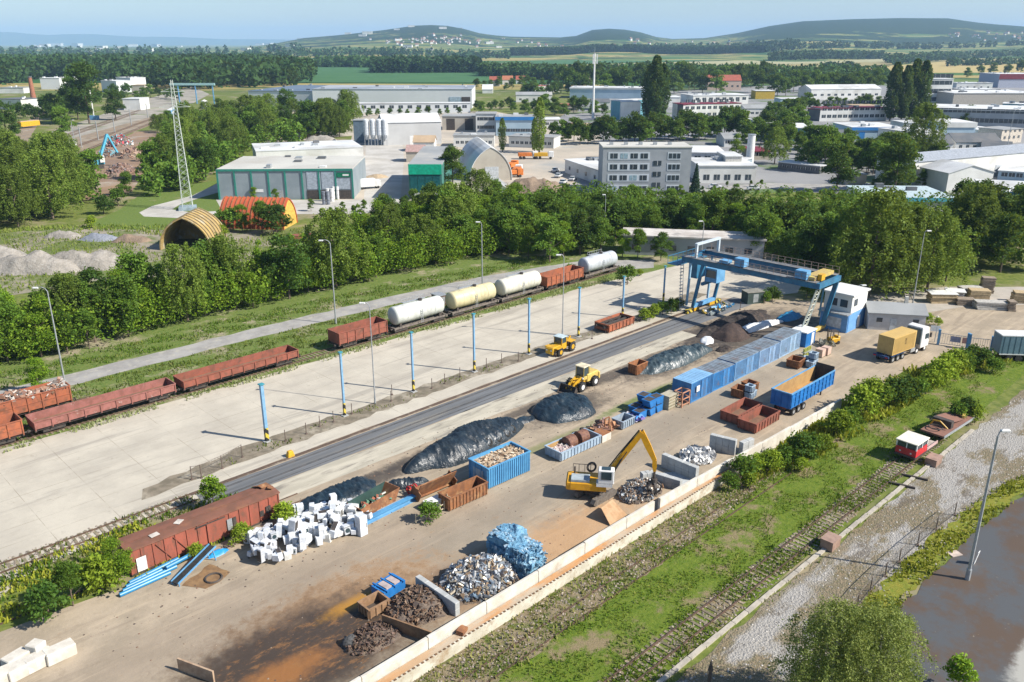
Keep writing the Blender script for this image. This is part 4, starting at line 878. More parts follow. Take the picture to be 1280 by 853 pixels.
# truck with yellow container
t = YT('truck', 'white cab lorry carrying a yellow container on a blue chassis', 'truck', 118.3, 43.9, math.radians(-8))
MB().bx(.3, 11.2, -.45, -.25, .95, 1.2).bx(.3, 11.2, .25, .45, .95, 1.2).bx(.3, .5, -1.2, 1.2, .9, 1.21).build('chassis', mat('chassis navy', (.02, .06, .16)), t)
cy = mat('container yellow', (.56, .38, .13), (.50, .34, .12), scale=.7, rough=.6, dirt=.15)
c = MB().bx(1.2, 7.3, -1.22, 1.22, 1.25, 3.9).build('container', cy, t)
mb = MB(); corr_panel(mb, 1.4, 7.1, -1.22, 1.4, 3.75, 22, -1, .04); corr_panel(mb, 1.4, 7.1, 1.22, 1.4, 3.75, 22, 1, .04); mb.build('side_ribs', cy, c)
mb = MB()
for z, ww in ((3.25, .5), (3.1, .42), (2.95, .5), (2.75, .38), (2.55, .48), (2.4, .4)): mb.bx(4.4 - ww / 2, 4.4 + ww / 2, -1.275, -1.265, z, z + .09)
mb.build('lettering', mat('dark lettering', (.14, .09, .03)), c)
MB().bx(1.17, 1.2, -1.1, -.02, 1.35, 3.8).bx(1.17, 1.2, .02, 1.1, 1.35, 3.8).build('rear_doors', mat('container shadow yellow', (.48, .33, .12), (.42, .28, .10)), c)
mb = MB(); mb.prism([(9.0, .7), (11.3, .7), (11.35, 1.6), (11.15, 2.9), (10.9, 3.7), (10.2, 4.0), (9.0, 3.9)], -1.22, 1.22, 'y'); mb.build('cab', WHITE, t, bevel=.06)
MB().rbox((11.28, 0, 2.3), (.06, 2.1, 1.0), (0, -.12, 0)).build('windscreen', GLASS, t)
for y in (-1.24, 1.24): MB().bx(10.0, 10.9, y - .02, y + .02, 2.0, 2.8).build('side_window', GLASS, t); MB().bx(11.2, 11.4, y * 1.12 - .12, y * 1.12 + .12, 2.1, 2.8).build('mirror', DARK, t)
MB().bx(8.86, 8.99, -1.15, 1.15, 1.3, 3.7).build('cab_rear', mat('cab rear grey', (.12, .17, .2)), t)
for y in (-.9, .9): MB().bx(11.36, 11.42, y - .22, y + .22, .9, 1.15).build('headlight', mat('lamp glass', (.8, .8, .75), rough=.2), t)
for y in (-1.1, 1.1): MB().bx(6.4, 7.6, y - .12, y + .25 * 0 + .12, .6, 1.15).build('fuel_tank', GREYP, t)
for x in (1.7, 3.0, 4.3, 8.2, 10.4):
    for y in (-1.02, 1.02): w_ = MB().cyl((x, y - .18, .5), (x, y + .18, .5), .5, n=16).build('wheel', BLACK, t); MB().cyl((x, y - .19, .5), (x, y + .19, .5), .26, n=10).build('rim', WHITE if x > 8 else GREYP, w_)
mb = MB()
for x in (1.7, 3.0, 4.3):
    for y in (-1.02, 1.02): mb.bx(x - .55, x + .55, y - .2, y + .2, 1.03, 1.08)
mb.build('mudguard', mat('chassis navy', (.02, .06, .16)), t)
for y in (-.9, .9): MB().bx(.25, .3, y - .2, y + .2, .95, 1.1).build('tail_light', mat('red lens', (.5, .02, .02)), t)
# trailer at the right edge
t = thing('curtain_trailer', 'grey-blue curtain-sided lorry trailer at the right edge', 'trailer', at(1247, 452), math.radians(-4))
MB().bx(0, 13, 0, 2.5, 1.2, 3.9).build('curtain_body', mat('curtain grey blue', (.11, .19, .23), (.09, .16, .20), scale=1, rough=.5), t); MB().bx(-.03, 13.03, -.03, 2.53, 3.9, 4.05).build('roof', WHITE, t)
mb = MB(); [mb.bx(x, x + .05, -.04, 0, 1.25, 3.85) for x in np.arange(.4, 13, .8)]; mb.build('curtain_strap', mat('curtain grey blue', (.11, .19, .23)), t)
MB().bx(0, 13, .3, 2.2, 1.0, 1.2).build('chassis', DARK, t); MB().bx(0, 13, -.02, .02, 1.05, 1.22).build('side_rail', WHITE, t)
for x in (1.6, 2.9, 4.2):
    for y in (.2, 2.3): MB().cyl((x, y - .18, .5), (x, y + .18, .5), .5, n=16).build('wheel', BLACK, t)

# ---------------- machines ----------------
def wheel(par, x, y, r, w_, m=BLACK, hub=YEL, z=None):
    z = r if z is None else z
    o = MB().lathe((x, y - w_ / 2, z), (0, 1, 0), [(0, r * .8), (w_ * .2, r), (w_ * .8, r), (w_, r * .8)], 20).build('wheel', m, par)
    mb = MB(); 
    for i in range(14):
        a = i * math.pi / 7; mb.rbox((x + math.cos(a) * r, y, z + math.sin(a) * r), (.08, w_ * .95, .08), (0, -a, 0))
    mb.build('tread', m, o); MB().cyl((x, y - w_ * .54, z), (x, y + w_ * .54, z), r * .48, n=12).build('rim', hub, o)
# wheel loader facing -u (left)
p = at(727, 484)
t = thing('wheel_loader', 'yellow wheel loader with lowered black bucket beside the dark tarp mound', 'wheel loader', p, YR + math.radians(4))
for x in (-1.35, 1.55):
    for y in (-1.0, 1.0): wheel(t, x, y, .72, .5, hub=WHITE)
MB().bx(.2, 2.7, -.8, .8, .85, 1.95).build('engine_hood', YELP, t, bevel=.08); MB().bx(2.6, 2.95, -.95, .95, .7, 1.7).build('counterweight', YELP, t, bevel=.08)
MB().bx(-1.9, .2, -.5, .5, .6, 1.25).build('front_frame', YEL, t)
MB().bx(-.55, .75, -.72, .72, 1.3, 1.75).build('cab_base', YELP, t)
[MB().beam((x, y, 1.7), (x * .93 + .03, y * .93, 3.05), .1).build('cab_pillar', YELP, t) for x in (-.5, .7) for y in (-.68, .68)]
MB().box(.1, 0, 1.75, 1.08, 1.25, 1.25, taper=.93).build('cab_window', GLASS, t); MB().bx(-.65, .85, -.78, .78, 3.05, 3.2).build('cab_roof', mat('cream cab roof', (.68, .60, .42)), t, bevel=.04)
mb = MB(); 
for y in (-.42, .42): mb.beam((-.7, y, 1.65), (-2.0, y, 1.25), .14, .3); mb.beam((-2.0, y, 1.3), (-2.9, y, .55), .13, .26)
mb.build('lift_arm', YEL, t)
MB().beam((-.8, 0, 1.5), (-2.1, 0, 1.75), .14).beam((-2.1, 0, 1.75), (-2.9, 0, .9), .12).build('tilt_linkage', YEL, t)
mb = MB(); mb.prism([(-2.8, .1), (-3.75, .08), (-3.75, .13), (-2.9, .25), (-2.75, .55), (-2.95, 1.15), (-2.88, 1.2), (-2.65, .6)], -1.3, 1.3, 'y'); mb.build('bucket', DARK, t)
for s in (-1, 1): mb = MB().prism([(-2.8, .1), (-3.75, .08), (-3.1, 1.0), (-2.9, 1.15), (-2.65, .6)], s * 1.3 - .03, s * 1.3 + .03, 'y'); mb.build('bucket_side', DARK, t)
MB().cyl((1.6, .45, 1.9), (1.6, .45, 2.6), .07).build('exhaust', DARK, t)
for y in (-.6, .6): MB().bx(-.75, -.6, y - .12, y + .12, 1.5, 1.7).build('headlight', WHITE, t)
# yellow articulated tractor
t = thing('yard_tractor', 'old yellow articulated tractor parked between the fifth and sixth blue posts', 'tractor', at(700, 441), YR + math.radians(6))
for x in (-1.3, 1.7):
    for y in (-.95, .95): wheel(t, x, y, .68 if x < 0 else .78, .45)
MB().bx(-2.6, -.4, -.6, .6, .8, 1.55).build('engine_hood', YEL, t, bevel=.06); MB().bx(-2.75, -2.55, -.65, .65, .55, 1.45).build('grille', YEL, t); MB().bx(-2.3, -.3, -1.2, -.72, 1.35, 1.45).bx(-2.3, -.3, .72, 1.2, 1.35, 1.45).build('mudguard', YEL, t)
MB().bx(-.6, .6, -.75, .75, .8, 1.7).build('cab_base', YEL, t); MB().box(0, 0, 1.7, 1.1, 1.4, .9, taper=.95).build('cab_window', GLASS, t)
[MB().beam((x, y, 1.7), (x, y, 2.6), .09).build('cab_pillar', YEL, t) for x in (-.55, .55) for y in (-.7, .7)]; MB().bx(-.75, .75, -.85, .85, 2.6, 2.72).build('cab_roof', mat('pale blue roof', (.45, .55, .58)), t, bevel=.04)
MB().bx(.6, 2.8, -.4, .4, .7, 1.2).build('rear_frame', YEL, t); MB().bx(1.0, 2.4, -1.2, 1.2, 1.62, 1.7).build('rear_mudguard', YEL, t); MB().beam((1.5, 0, 1.2), (2.6, 0, 2.0), .2).build('crane_stub', YEL, t)
for y in (-.4, .4): MB().cyl((-2.76, y, 1.15), (-2.82, y, 1.15), .12, n=10).build('headlight', WHITE, t)

# material handler
B = at(744, 621); G = at(817, 626); dirv = (G - B); dirv.z = 0; reach = dirv.length; az = math.atan2(dirv.y, dirv.x)
t = thing('material_handler', 'amber material handler with raised cab and grab hanging over the scrap', 'excavator', B, az)
def loc(p): q = p - B; return Vector((q.x * math.cos(az) + q.y * math.sin(az), -q.x * math.sin(az) + q.y * math.cos(az), q.z))
tb = Euler((0, 0, YR - az)).to_matrix()
for s in (-1, 1):
    mb = MB(); pr = [(-1.9, .35), (-1.6, .05), (1.6, .05), (1.9, .35), (1.6, .75), (-1.6, .75)]
    vs = [tb @ Vector((a, s * 1.15 + e, b)) for e in (-.25, .25) for a, b in pr]; n = 6
    mb.add(vs, [(i, (i + 1) % n, n + (i + 1) % n, n + i) for i in range(n)] + [tuple(range(n)), tuple(range(n, 2 * n))]); mb.build('track', mat('track steel', (.10, .085, .07), (.16, .14, .12), scale=4), t)
vs = MB(); [vs.rbox(tb @ Vector((x, 0, .6)), (.5, 2.2, .35), (0, 0, YR - az)) for x in (-.6, .6)]; vs.cyl((0, 0, .7), (0, 0, 1.25), .8, n=16); vs.build('undercarriage', DARK, t)
MB().bx(-2.6, 1.1, -1.25, 1.25, 1.25, 2.15).build('upper_body', ORA, t, bevel=.1); MB().bx(-3.0, -2.3, -1.2, 1.2, 1.2, 2.2).build('counterweight', ORA, t, bevel=.15)
MB().bx(-2.5, -.6, -1.15, .2, 2.15, 2.45).build('engine_cover', mat('cover grey', (.35, .40, .42)), t, bevel=.04)
MB().cyl((-2.2, .8, 2.1), (-2.2, .8, 2.9), .09).build('exhaust', DARK, t)
MB().torus((-.5, .9, 2.9), .45, .12, 16, 6, rot=(1.4, 0, .4)).build('hose_reel', DARK, t)
MB().bx(.1, 1.7, -1.35, -.35, 1.9, 2.25).build('cab_riser', WHITE, t)
c = MB().bx(.25, 1.85, -1.35, -.35, 2.25, 3.75).build('cab', WHITE, t, bevel=.07); MB().bx(.55, 1.6, -1.38, -1.34, 2.75, 3.6).build('side_window', GLASS, c); MB().bx(1.83, 1.88, -1.25, -.45, 2.5, 3.6).build('windscreen', GLASS, c); MB().bx(.6, 1.5, -1.2, -.5, 3.75, 3.79).build('roof_hatch', GLASS, c)
mb = MB(); [mb.cyl((x, 1.2, 2.15), (x, 1.2, 3.0), .03, n=6) for x in np.arange(-2.4, 0, .6)]; mb.beam((-2.4, 1.2, 3.0), (0, 1.2, 3.0), .05); mb.build('railing', DARK, t)
# boom from pivot to elbow, stick to tip: solved at the pixel of elbow on the reach line
frac = (799 - 744) / (817 - 744) * .98
El = B + dirv * frac; El.z = height_at(El.y, 541); Tp = B + dirv * .985; Tp.z = height_at(Tp.y, 590)
P0 = Vector((.7, .15, 1.9)); E_ = loc(El); T_ = loc(Tp)
E_.y = T_.y = .15
def tapered(mb, a, b, w_, h0, h1):
    d = (b - a).normalized(); up = Vector((0, 1, 0)).cross(d).normalized(); vs = []
    for e, hh in ((a, h0), (a.lerp(b, .5) , max(h0, h1) * 1.15), (b, h1)):
        for y, k in ((-1, -1), (1, -1), (1, 1), (-1, 1)): vs.append(e + Vector((0, y * w_ / 2, 0)) + up * k * hh / 2)
    fs = [(3, 2, 1, 0), (8, 9, 10, 11)]
    for s in (0, 4): fs += [(s + i, s + (i + 1) % 4, s + 4 + (i + 1) % 4, s + 4 + i) for i in range(4)]
    mb.add(vs, fs)
mb = MB(); tapered(mb, P0, E_, .42, .5, .5); boom = mb.build('boom', ORA, t)
mb = MB(); Tm = T_.lerp(E_, .28) + Vector((.35, 0, .05)); tapered(mb, E_ + Vector((-.1, 0, .1)), Tm, .34, .55, .42); tapered(mb, Tm, T_, .32, .42, .28); stick = mb.build('stick', ORA, t)
for y in (-.32, .32): mb = MB(); q = P0.lerp(E_, .5); mb.cyl(Vector((1.0, y + .15, 1.5)), q + Vector((0, y, -.1)), .1, .1, 8); mb.cyl(q + Vector((0, y, -.1)), P0.lerp(E_, .62) + Vector((0, y, 0)), .05, .05, 8); mb.build('boom_cylinder', DARK, t)
mb = MB(); d_ = (E_ - P0).normalized(); o_ = Vector((0, 1, 0)).cross(d_); o_ = o_ if o_.z > 0 else -o_
mb.tube([P0 + o_ * .35, P0.lerp(E_, .5) + o_ * .42, E_ + o_ * .35], .06, 6); mb.build('hose', BLACK, t)
mb = MB(); tapered(mb, P0.lerp(E_, .55) + o_ * .38, E_ + Vector((.1, 0, .25)), .16, .16, .12); mb.build('stick_cylinder', DARK, t)
gt = T_ + Vector((0, 0, -.1)); g0 = MB(); g0.cyl(gt, gt + Vector((0, 0, -.7)), .12, n=8); g0.cyl(gt + Vector((0, 0, -.7)), gt + Vector((0, 0, -1.3)), .32, .38, 10); grab = g0.build('grab', DARK, t)
for i in range(5):
    a = i * 2 * math.pi / 5; cx = Vector((math.cos(a), math.sin(a), 0)); b0 = gt + Vector((0, 0, -1.1)); mb = MB()
    pts = [b0 + cx * .3, b0 + cx * .75 + Vector((0, 0, -.35)), b0 + cx * .7 + Vector((0, 0, -.85)), b0 + cx * .35 + Vector((0, 0, -1.25))]
    for k_, (q1, q2) in enumerate(zip(pts[:-1], pts[1:])): mb.beam(q1, q2, .24 - .05 * k_, .14)
    mb.build('tine', DARK, grab)
# ---------------- mounds, tarps, heaps ----------------
from mathutils import noise as mn
def mound(name, label, cat, u, v, L, Wd, h, m, seed, rz=0, step=.22, wr=.18, edge=1.0, prof=.8, par=None, wfreq=1.4, smooth=True, lean=(0, 0), kind=None, fold=0):
    nx, ny = int(1.3 * L / step) + 2, int(1.3 * Wd / step) + 2; V = []
    for j in range(ny):
        for i in range(nx):
            a, b = (2 * i / (nx - 1) - 1) * 1.3, (2 * j / (ny - 1) - 1) * 1.3; x, y = a * L / 2, b * Wd / 2
            th = math.atan2(b, a); wob = 1 + .22 * edge * mn.noise((math.cos(th) * 1.6 + seed * 7.1, math.sin(th) * 1.6, seed))
            d = (abs(a + lean[0]) ** 2.3 + abs(b + lean[1]) ** 2.3) ** (1 / 2.3) / wob
            z = h * max(0, 1 - d * d) ** prof * (1 + .35 * mn.noise((x * .35 + seed, y * .35, 2.0)))
            if d < 1: z += wr * min(1, (1 - d) * 4) * (mn.fractal((x * wfreq + seed * 3, y * wfreq * 1.3, 1.0), 1.0, 2.0, 4))
            if fold and d < 1: z = max(z, .0) + fold * min(1, (1 - d) * 3) * (1 - abs(mn.noise((x * 1.5 + y * .5 + seed, y * .32, 3.0)) * 2.4)) * .5 + fold * .35 * (1 - abs(mn.noise((x * 3.1 - y * .8, y * .7 + seed, 5.0)) * 2.2)) * min(1, (1 - d) * 5)
            V.append((x, y, z - .06 - (.3 if d > 1 else 0)))
    F_ = [(j * nx + i, j * nx + i + 1, (j + 1) * nx + i + 1, (j + 1) * nx + i) for j in range(ny - 1) for i in range(nx - 1)
          if max(V[j * nx + i][2], V[j * nx + i + 1][2], V[(j + 1) * nx + i + 1][2], V[(j + 1) * nx + i][2]) > -.3]
    o = npmesh(name, V, F_, m, smooth=smooth)
    if par: o.parent = par; o.location = (u, v, 0); o.rotation_euler = (0, 0, rz)
    else:
        o.location = W(u, v, .03); o.rotation_euler = (0, 0, YR + rz); tag(o, label, cat, kind=kind)
    return o
def tarp_mat(name, a, b_, rough=.32, s=2.2):
    m, nt, b, co = newmat(name)
    nt.links.new(mixc(nt, ramp(nt, noise(nt, co, .8, 6, .7), .4, .65), a, b_), b.inputs['Base Color'])
    nt.links.new(ramp(nt, noise(nt, co, 1.2, 5, .6), .35, .7, rough, rough + .25), b.inputs['Roughness']); b.inputs['Specular IOR Level'].default_value = .6
    bp = N(nt, 'ShaderNodeBump'); bp.inputs['Distance'].default_value = .12; bp.inputs['Strength'].default_value = .8
    nt.links.new(noise(nt, co, s, 3, .5, (1, .28, 1), 1.6), bp.inputs['Height']); nt.links.new(bp.outputs[0], b.inputs['Normal']); return m
TARP = tarp_mat('black silage sheet', (.012, .020, .028), (.020, .032, .042), .30)
TARP2 = tarp_mat('dark blue sheet', (.014, .030, .044), (.010, .018, .026), .32)
TARPG = tarp_mat('grey blue sheet', (.03, .05, .06), (.055, .08, .09), .3)
WT = tarp_mat('white sheet', (.66, .68, .68), (.55, .57, .58), .5)
T1 = mound('tarped_heap', 'longest heap under a glossy black sheet with tyres along its front edge', 'tarp heap', 57.8, 65.9, 16.4, 5.0, 1.9, TARP, 1, prof=.55, wr=.06, fold=.42, step=.15)
mound('tarped_heap', 'rounded heap under a dark blue-black sheet in front of the wheel loader', 'tarp heap', 73.2, 64.9, 9.0, 6.6, 1.5, TARP2, 2, rz=-.12, prof=.6, wr=.06, fold=.4, step=.15)
mound('tarped_heap', 'low flat crumpled black sheet behind the white appliances', 'tarp heap', 40.6, 66.6, 9.8, 3.9, .7, TARP2, 3, rz=.02, prof=.45, wr=.1, fold=.4, step=.15)
mound('tarp_roll', 'small crumpled roll of black sheet behind the sloping skip', 'tarp', *UV(508, 608), 4.8, 1.6, .7, TARP, 4, rz=-.5, prof=.5, wr=.1, fold=.4, step=.12)
mound('tarped_heap', 'long grey-blue sheeted heap beside the container row', 'tarp heap', 98.0, 65.4, 16.5, 4.4, 1.3, TARPG, 5, rz=-.05, prof=.6, wr=.15, fold=.45, step=.16)
mound('tarp_scrap', 'wrinkled sheet end trailing from the right of the longest tarp heap', 'tarp', 66.9, 66.3, 5, 1.8, .5, TARP2, 6, rz=-.1, wr=.25)
r = random.Random(4)
for i, (u, v) in enumerate(((54.2, 63.9), (55.6, 63.9), (56.8, 63.8), (58.0, 63.9), (59.2, 63.9), (60.8, 64.0), (62.4, 64.2), (63.6, 64.5))):
    o = MB().torus((0, 0, 0), .42, .15, 16, 7, rot=(.75, r.uniform(-.2, .2), 0)).build('tyre', BLACK, loc=W(u, v, .78), rz=YR, smooth=True); tag(o, 'black tyre weighing down the front edge of the longest tarp heap', 'tyre', 'tyres along the black sheet')
COAL = mat('coal', (.022, .018, .016), (.045, .035, .03), scale=2.5, rough=.8, bump=.12, c3=(.09, .065, .05), s3=.5)
mound('coal_heap', 'long black coal heap in the shade behind the container row', 'coal heap', 119.5, 68.2, 20, 6.0, 1.35, COAL, 7, prof=.8, wr=.2)
mound('coal_heap', 'brownish-black conical heap in front of the long coal heap', 'coal heap', *UV(914, 420), 6.5, 6, 1.9, mat('brown coal', (.075, .05, .04), (.05, .035, .03), scale=2.5, rough=.9, bump=.1), 8, prof=1.0, wr=.12)
mound('white_sheet', 'long white sheet pulled along the foot of the coal heap', 'tarp', *UV(944, 411), 13, 2.0, .75, WT, 9, rz=-.16, prof=.45, wr=.1, fold=.35)
mound('white_sheet', 'short white sheet at the left foot of the brown-black heap', 'tarp', *UV(884, 426), 4.2, 2.2, .3, WT, 10, rz=.5, wr=.08, fold=.2)
mound('blue_sheet', 'bright blue sheet spread over the far end of the coal heap', 'tarp', *UV(987, 397), 5.5, 3.5, .8, mat('bright blue sheet', (.04, .24, .42), (.03, .19, .34), scale=1.2, rough=.4), 11, wr=.3)
mound('tyre_heap', 'small dark heap of rubber in front of the white sheet', 'rubber heap', *UV(905, 437), 4, 1.8, .45, COAL, 12, wr=.3)
# scrap heaps near the wall
SM = mat('scrap base', (.20, .15, .11), (.10, .08, .07), scale=2, rough=.9, bump=.15)
def scrapheap(label, u, v, L, Wd, h, n, cols_, size, seed, rz=0, rough=.45, metal=.3):
    t = YT('scrap_heap', label, 'scrap heap', u, v, rz); mound('heap_core', None, None, 0, 0, L, Wd, h, SM, seed, par=t, wr=.2)
    r = random.Random(seed); mb = MB()
    for i in range(n):
        a, q = r.uniform(0, 6.28), math.sqrt(r.random()) * .97; x, y = math.cos(a) * q * L / 2, math.sin(a) * q * Wd / 2
        z = h * (1 - q * q) ** .8 * .95 + r.uniform(-.05, .25); s = r.uniform(*size) * (1.3 if r.random() < .1 else 1)
        mb.rbox((x, y, z), (s, s * r.uniform(.2, .9), s * r.uniform(.04, .35)), (r.uniform(-1.2, 1.2), r.uniform(-1.2, 1.2), r.uniform(0, 6.3)))
    mb.build('scrap_pieces', pal('scrap %d' % seed, cols_, rough, metal), t)['kind'] = 'stuff'
    return t
SILV = [(.42, .44, .46), (.22, .25, .28), (.12, .14, .17), (.55, .56, .56), (.16, .24, .33), (.30, .21, .13), (.07, .07, .08), (.48, .42, .32), (.26, .28, .30)]
scrapheap('silvery mixed metal scrap heap behind the leaning concrete blocks', 41.2, 45.9, 7.2, 5.4, 1.65, 2600, SILV, (.15, .7), 31, -.12)
scrapheap('brown heap of small rusty scrap between rusty box and leaning blocks', 35.4, 46.8, 6.2, 4.8, 1.1, 900, [(.13, .075, .045), (.09, .055, .04), (.17, .10, .06), (.10, .08, .07), (.22, .15, .10)], (.08, .35), 32, rough=.9, metal=0)
scrapheap('low dark brown heap of turnings in front of the rusty wall', 30.4, 46.2, 5.0, 3.2, .6, 500, [(.09, .055, .04), (.12, .075, .05), (.15, .1, .08)], (.08, .3), 33, rough=.9, metal=0)
scrapheap('grey-brown scrap heap under the grab of the material handler', 63.4, 45.4, 5.6, 3.6, .9, 1500, [(.35, .32, .28), (.22, .19, .16), (.5, .47, .42), (.14, .12, .1), (.28, .17, .1), (.2, .24, .28)], (.12, .5), 34)
scrapheap('pale metal offcuts spread between the two far concrete bays', 74.2, 45.6, 4.6, 3.4, .5, 420, [(.55, .56, .56), (.42, .43, .43), (.62, .62, .6), (.3, .31, .32)], (.2, 1.0), 35)
# block of pressed light-blue bales
t = YT('bale_stack', 'tall leaning stack of crushed light-blue metal sheet by the silvery scrap', 'bales', 45.6, 45.4, .12)
CB_ = pal('crushed blue', [(.20, .42, .60), (.28, .50, .66), (.40, .58, .70), (.12, .30, .46), (.50, .64, .72), (.22, .40, .54)], .35, .2)
BB_ = mat('bale blue', (.22, .44, .60), (.11, .27, .42), scale=1.6, rough=.4, bump=.25)
def lumpbox(c, L, Wd, H, amp, seed, rot, m, par, name):
    bm = bmesh.new(); bmesh.ops.create_cube(bm, size=1); bmesh.ops.subdivide_edges(bm, edges=bm.edges[:], cuts=14, use_grid_fill=True); R = Euler(rot).to_matrix()
    for v in bm.verts:
        p = Vector((v.co.x * L, v.co.y * Wd, v.co.z * H)); d = mn.noise_vector(p * .9 + Vector((seed, 0, 0))) * amp + mn.noise_vector(p * 2.6 + Vector((0, seed, 0))) * amp * .6; v.co = R @ (p + d) + Vector(c)
    me = bpy.data.meshes.new(name); bm.to_mesh(me); bm.free(); me.materials.append(m); o = bpy.data.objects.new(name, me); COL.objects.link(o); o.parent = par; return o
r = random.Random(12)
for k, (c, L_, W_, H_, rot) in enumerate((((-.2, -.9, .7), 2.7, 2.6, 1.6, (0, .05, .1)), ((.3, 1.5, .75), 2.7, 2.6, 1.7, (.05, 0, -.1)), ((-.1, -.6, 1.8), 2.3, 2.3, .9, (.12, .1, .3)), ((.4, 1.6, 2.0), 2.3, 2.4, 1.0, (-.1, -.1, 0)))):
    b_ = lumpbox(c, L_, W_, H_, .28, k * 3.1, rot, BB_, t, 'bale'); mb = MB()
    for i in range(260):
        f = r.randrange(4); a, e = r.uniform(-.5, .5), r.uniform(-.5, .5); p = ((a * L_, e * W_, .5 * H_), (a * L_, e * W_, .5 * H_), (a * L_, -.5 * W_, e * H_), (-.5 * L_, a * W_, e * H_))[f]; s = r.uniform(.12, .45); n_ = ((0, 0), (0, 0), (1.57, 0), (0, 1.57))[f]
        mb.rbox((c[0] + p[0], c[1] + p[1], max(.1, c[2] + p[2] + r.uniform(-.05, .05))), (s, s * r.uniform(.3, .9), .03), (n_[0] + r.uniform(-.35, .35), n_[1] + r.uniform(-.35, .35), r.uniform(0, 6.3)))
    mb.build('crushed_sheets', CB_, b_)['kind'] = 'stuff'
# concrete bays
def blocks(label, a, b, n, h, th=.7, m=BLOCK, rows=2, name='block_wall', gap=.006):
    (u0, v0), (u1, v1) = a, b; L = math.hypot(u1 - u0, v1 - v0); az_ = math.atan2(v1 - v0, u1 - u0); t = YT(name, label, 'block wall', u0, v0, az_)
    for k in range(rows):
        for i in range(n): MB().bx(L * i / n + gap, L * (i + 1) / n - gap, -th / 2, th / 2, h * k / rows + .003, h * (k + 1) / rows).build('block', m, t, bevel=.03)
    return t
blocks('grey concrete block wall left of the silvery scrap, running to the white wall', (36.9, 48.9), (36.9, 43.7), 4, 1.3, .5)
blocks('low concrete block wall farthest of the bays, beside the rusty containers', UV(887, 561), UV(919, 569), 4, 1.9, .6)
blocks('short end of the farthest concrete bay against the white wall', UV(925, 569), UV(939, 563), 2, 1.6, .6)
blocks('concrete block wall of the middle bay, in front of the pale offcuts', UV(828, 583), UV(871, 601), 5, 1.6, .6)
blocks('second concrete block wall of the near bay, behind the grab', UV(812, 601), UV(851, 613), 4, 1.2, .6)
blocks('stub of stacked grey blocks at the front of the middle bay', UV(801, 605), UV(812, 603), 2, 1.3, .7)
sheet('bay_slab', pix((828, 592), (848, 590), (868, 602), (862, 611), (846, 609), (826, 602)), .06, mat('bay floor', (.45, .47, .47), (.38, .40, .40)), rough=(1, .1, 3))
# rusty boxes/wall by the brown scrap
openbox('rusty_box', 'small open rusty box in front of the brown scrap heap', *UV(462, 776), 2.0, 1.5, 1.0, mat('tan rust', (.30, .18, .10), (.22, .13, .07), scale=2), 4, 'box', inner=DARK)
t = YT('steel_barrier', 'leaning tan rusted steel barrier beside the brown scrap', 'barrier', *UV(497, 790), -1.25)
MB().rbox((1.2, 0, .6), (5.2, .12, 1.2), (.08, 0, 0)).build('plate', mat('tan rust', (.30, .18, .10)), t); mb = MB(); [mb.beam((x, .4, 0), (x, .05, 1.1), .1) for x in (-1, 1, 3)]; mb.build('brace', BARE, t)
t = YT('steel_barrier', 'short rusty plate standing upright near the bottom left of the oily ground', 'barrier', *UV(246, 846), -1.2); MB().rbox((0, 0, .55), (3.4, .14, 1.1), (0, 0, 0)).build('plate', mat('plate tan', (.42, .30, .2), (.3, .2, .13)), t); MB().beam((.4, .6, 0), (.4, .05, .9), .1).build('brace', BARE, t)
o = mound('scrap_lump', 'small dark grey lump of scrap alone on the oily ground', 'scrap', *UV(437, 806), 1.5, 1.3, .9, mat('lump', (.13, .13, .13), (.05, .05, .05), scale=4, bump=.2), 41, wr=.4)
t = YT('machine_bed', 'bright blue steel machine frame at the edge of the oily ground', 'machine', *UV(486, 740), .1)
mb = MB(); mb.bx(-1.2, 1.2, -.8, -.65, .1, .9).bx(-1.2, 1.2, .65, .8, .1, .9).bx(-1.2, -1.05, -.65, .65, .1, .9).bx(1.05, 1.2, -.65, .65, .1, .9).bx(-1.05, 1.05, -.65, .65, .3, .4); mb.build('frame', BLUE, t)
MB().bx(-.7, -.1, -.55, .55, .41, .95).build('grey_plate', mat('pinkish steel', (.42, .35, .33)), t); MB().bx(.2, .8, -.55, .55, .41, .95).build('grey_plate', mat('pinkish steel', (.42, .35, .33)), t)
for x in (-.9, 0, .95): MB().bx(x - .06, x + .06, -.95, .95, .9, 1.0).build('crossbar', BLUE, t)
t = YT('steel_plate', 'large tan trapezoid steel plate propped beside the scrap of the grab', 'plate', *UV(768, 650), .3); MB().add([(-1.4, -.2, .05), (1.2, -.9, .1), (1.6, .9, 1.2), (-.6, 1.2, 1.3), (-1.4, -.2, 0), (1.2, -.9, .05), (1.6, .9, 1.15), (-.6, 1.2, 1.25)], [(0, 1, 2, 3), (7, 6, 5, 4), (0, 1, 5, 4), (1, 2, 6, 5), (2, 3, 7, 6), (3, 0, 4, 7)]).build('plate', mat('plate ochre', (.42, .27, .15), (.34, .2, .1), scale=1.5), t)
# bottom-left concrete blocks
r = random.Random(6)
cbk = ['white concrete block at the very left of the bottom-left row', 'white concrete block, second in the bottom-left row', 'white concrete block with broken top in the bottom-left row', 'white concrete block at the right end of the bottom-left row', 'tilted white concrete block behind the bottom-left row', 'small concrete block on top of the bottom-left row']
for i, (px, py, L, rz_) in enumerate(((5, 852, 2.2, 0), (28, 843, 1.9, .05), (50, 832, 2.0, .1), (76, 822, 2.1, .05), (22, 832, 1.7, .3), (48, 822, 1.0, .5))):
    u, v = UV(px, py); o = MB().rbox((0, 0, .5), (L, 1.1, 1.0), (r.uniform(-.06, .06), r.uniform(-.06, .06), 0)).build('concrete_block', CONCW, loc=W(u, v, .35 if i == 5 else 0), rz=YR + rz_, bevel=.06); tag(o, cbk[i], 'concrete block', 'bottom-left concrete blocks')
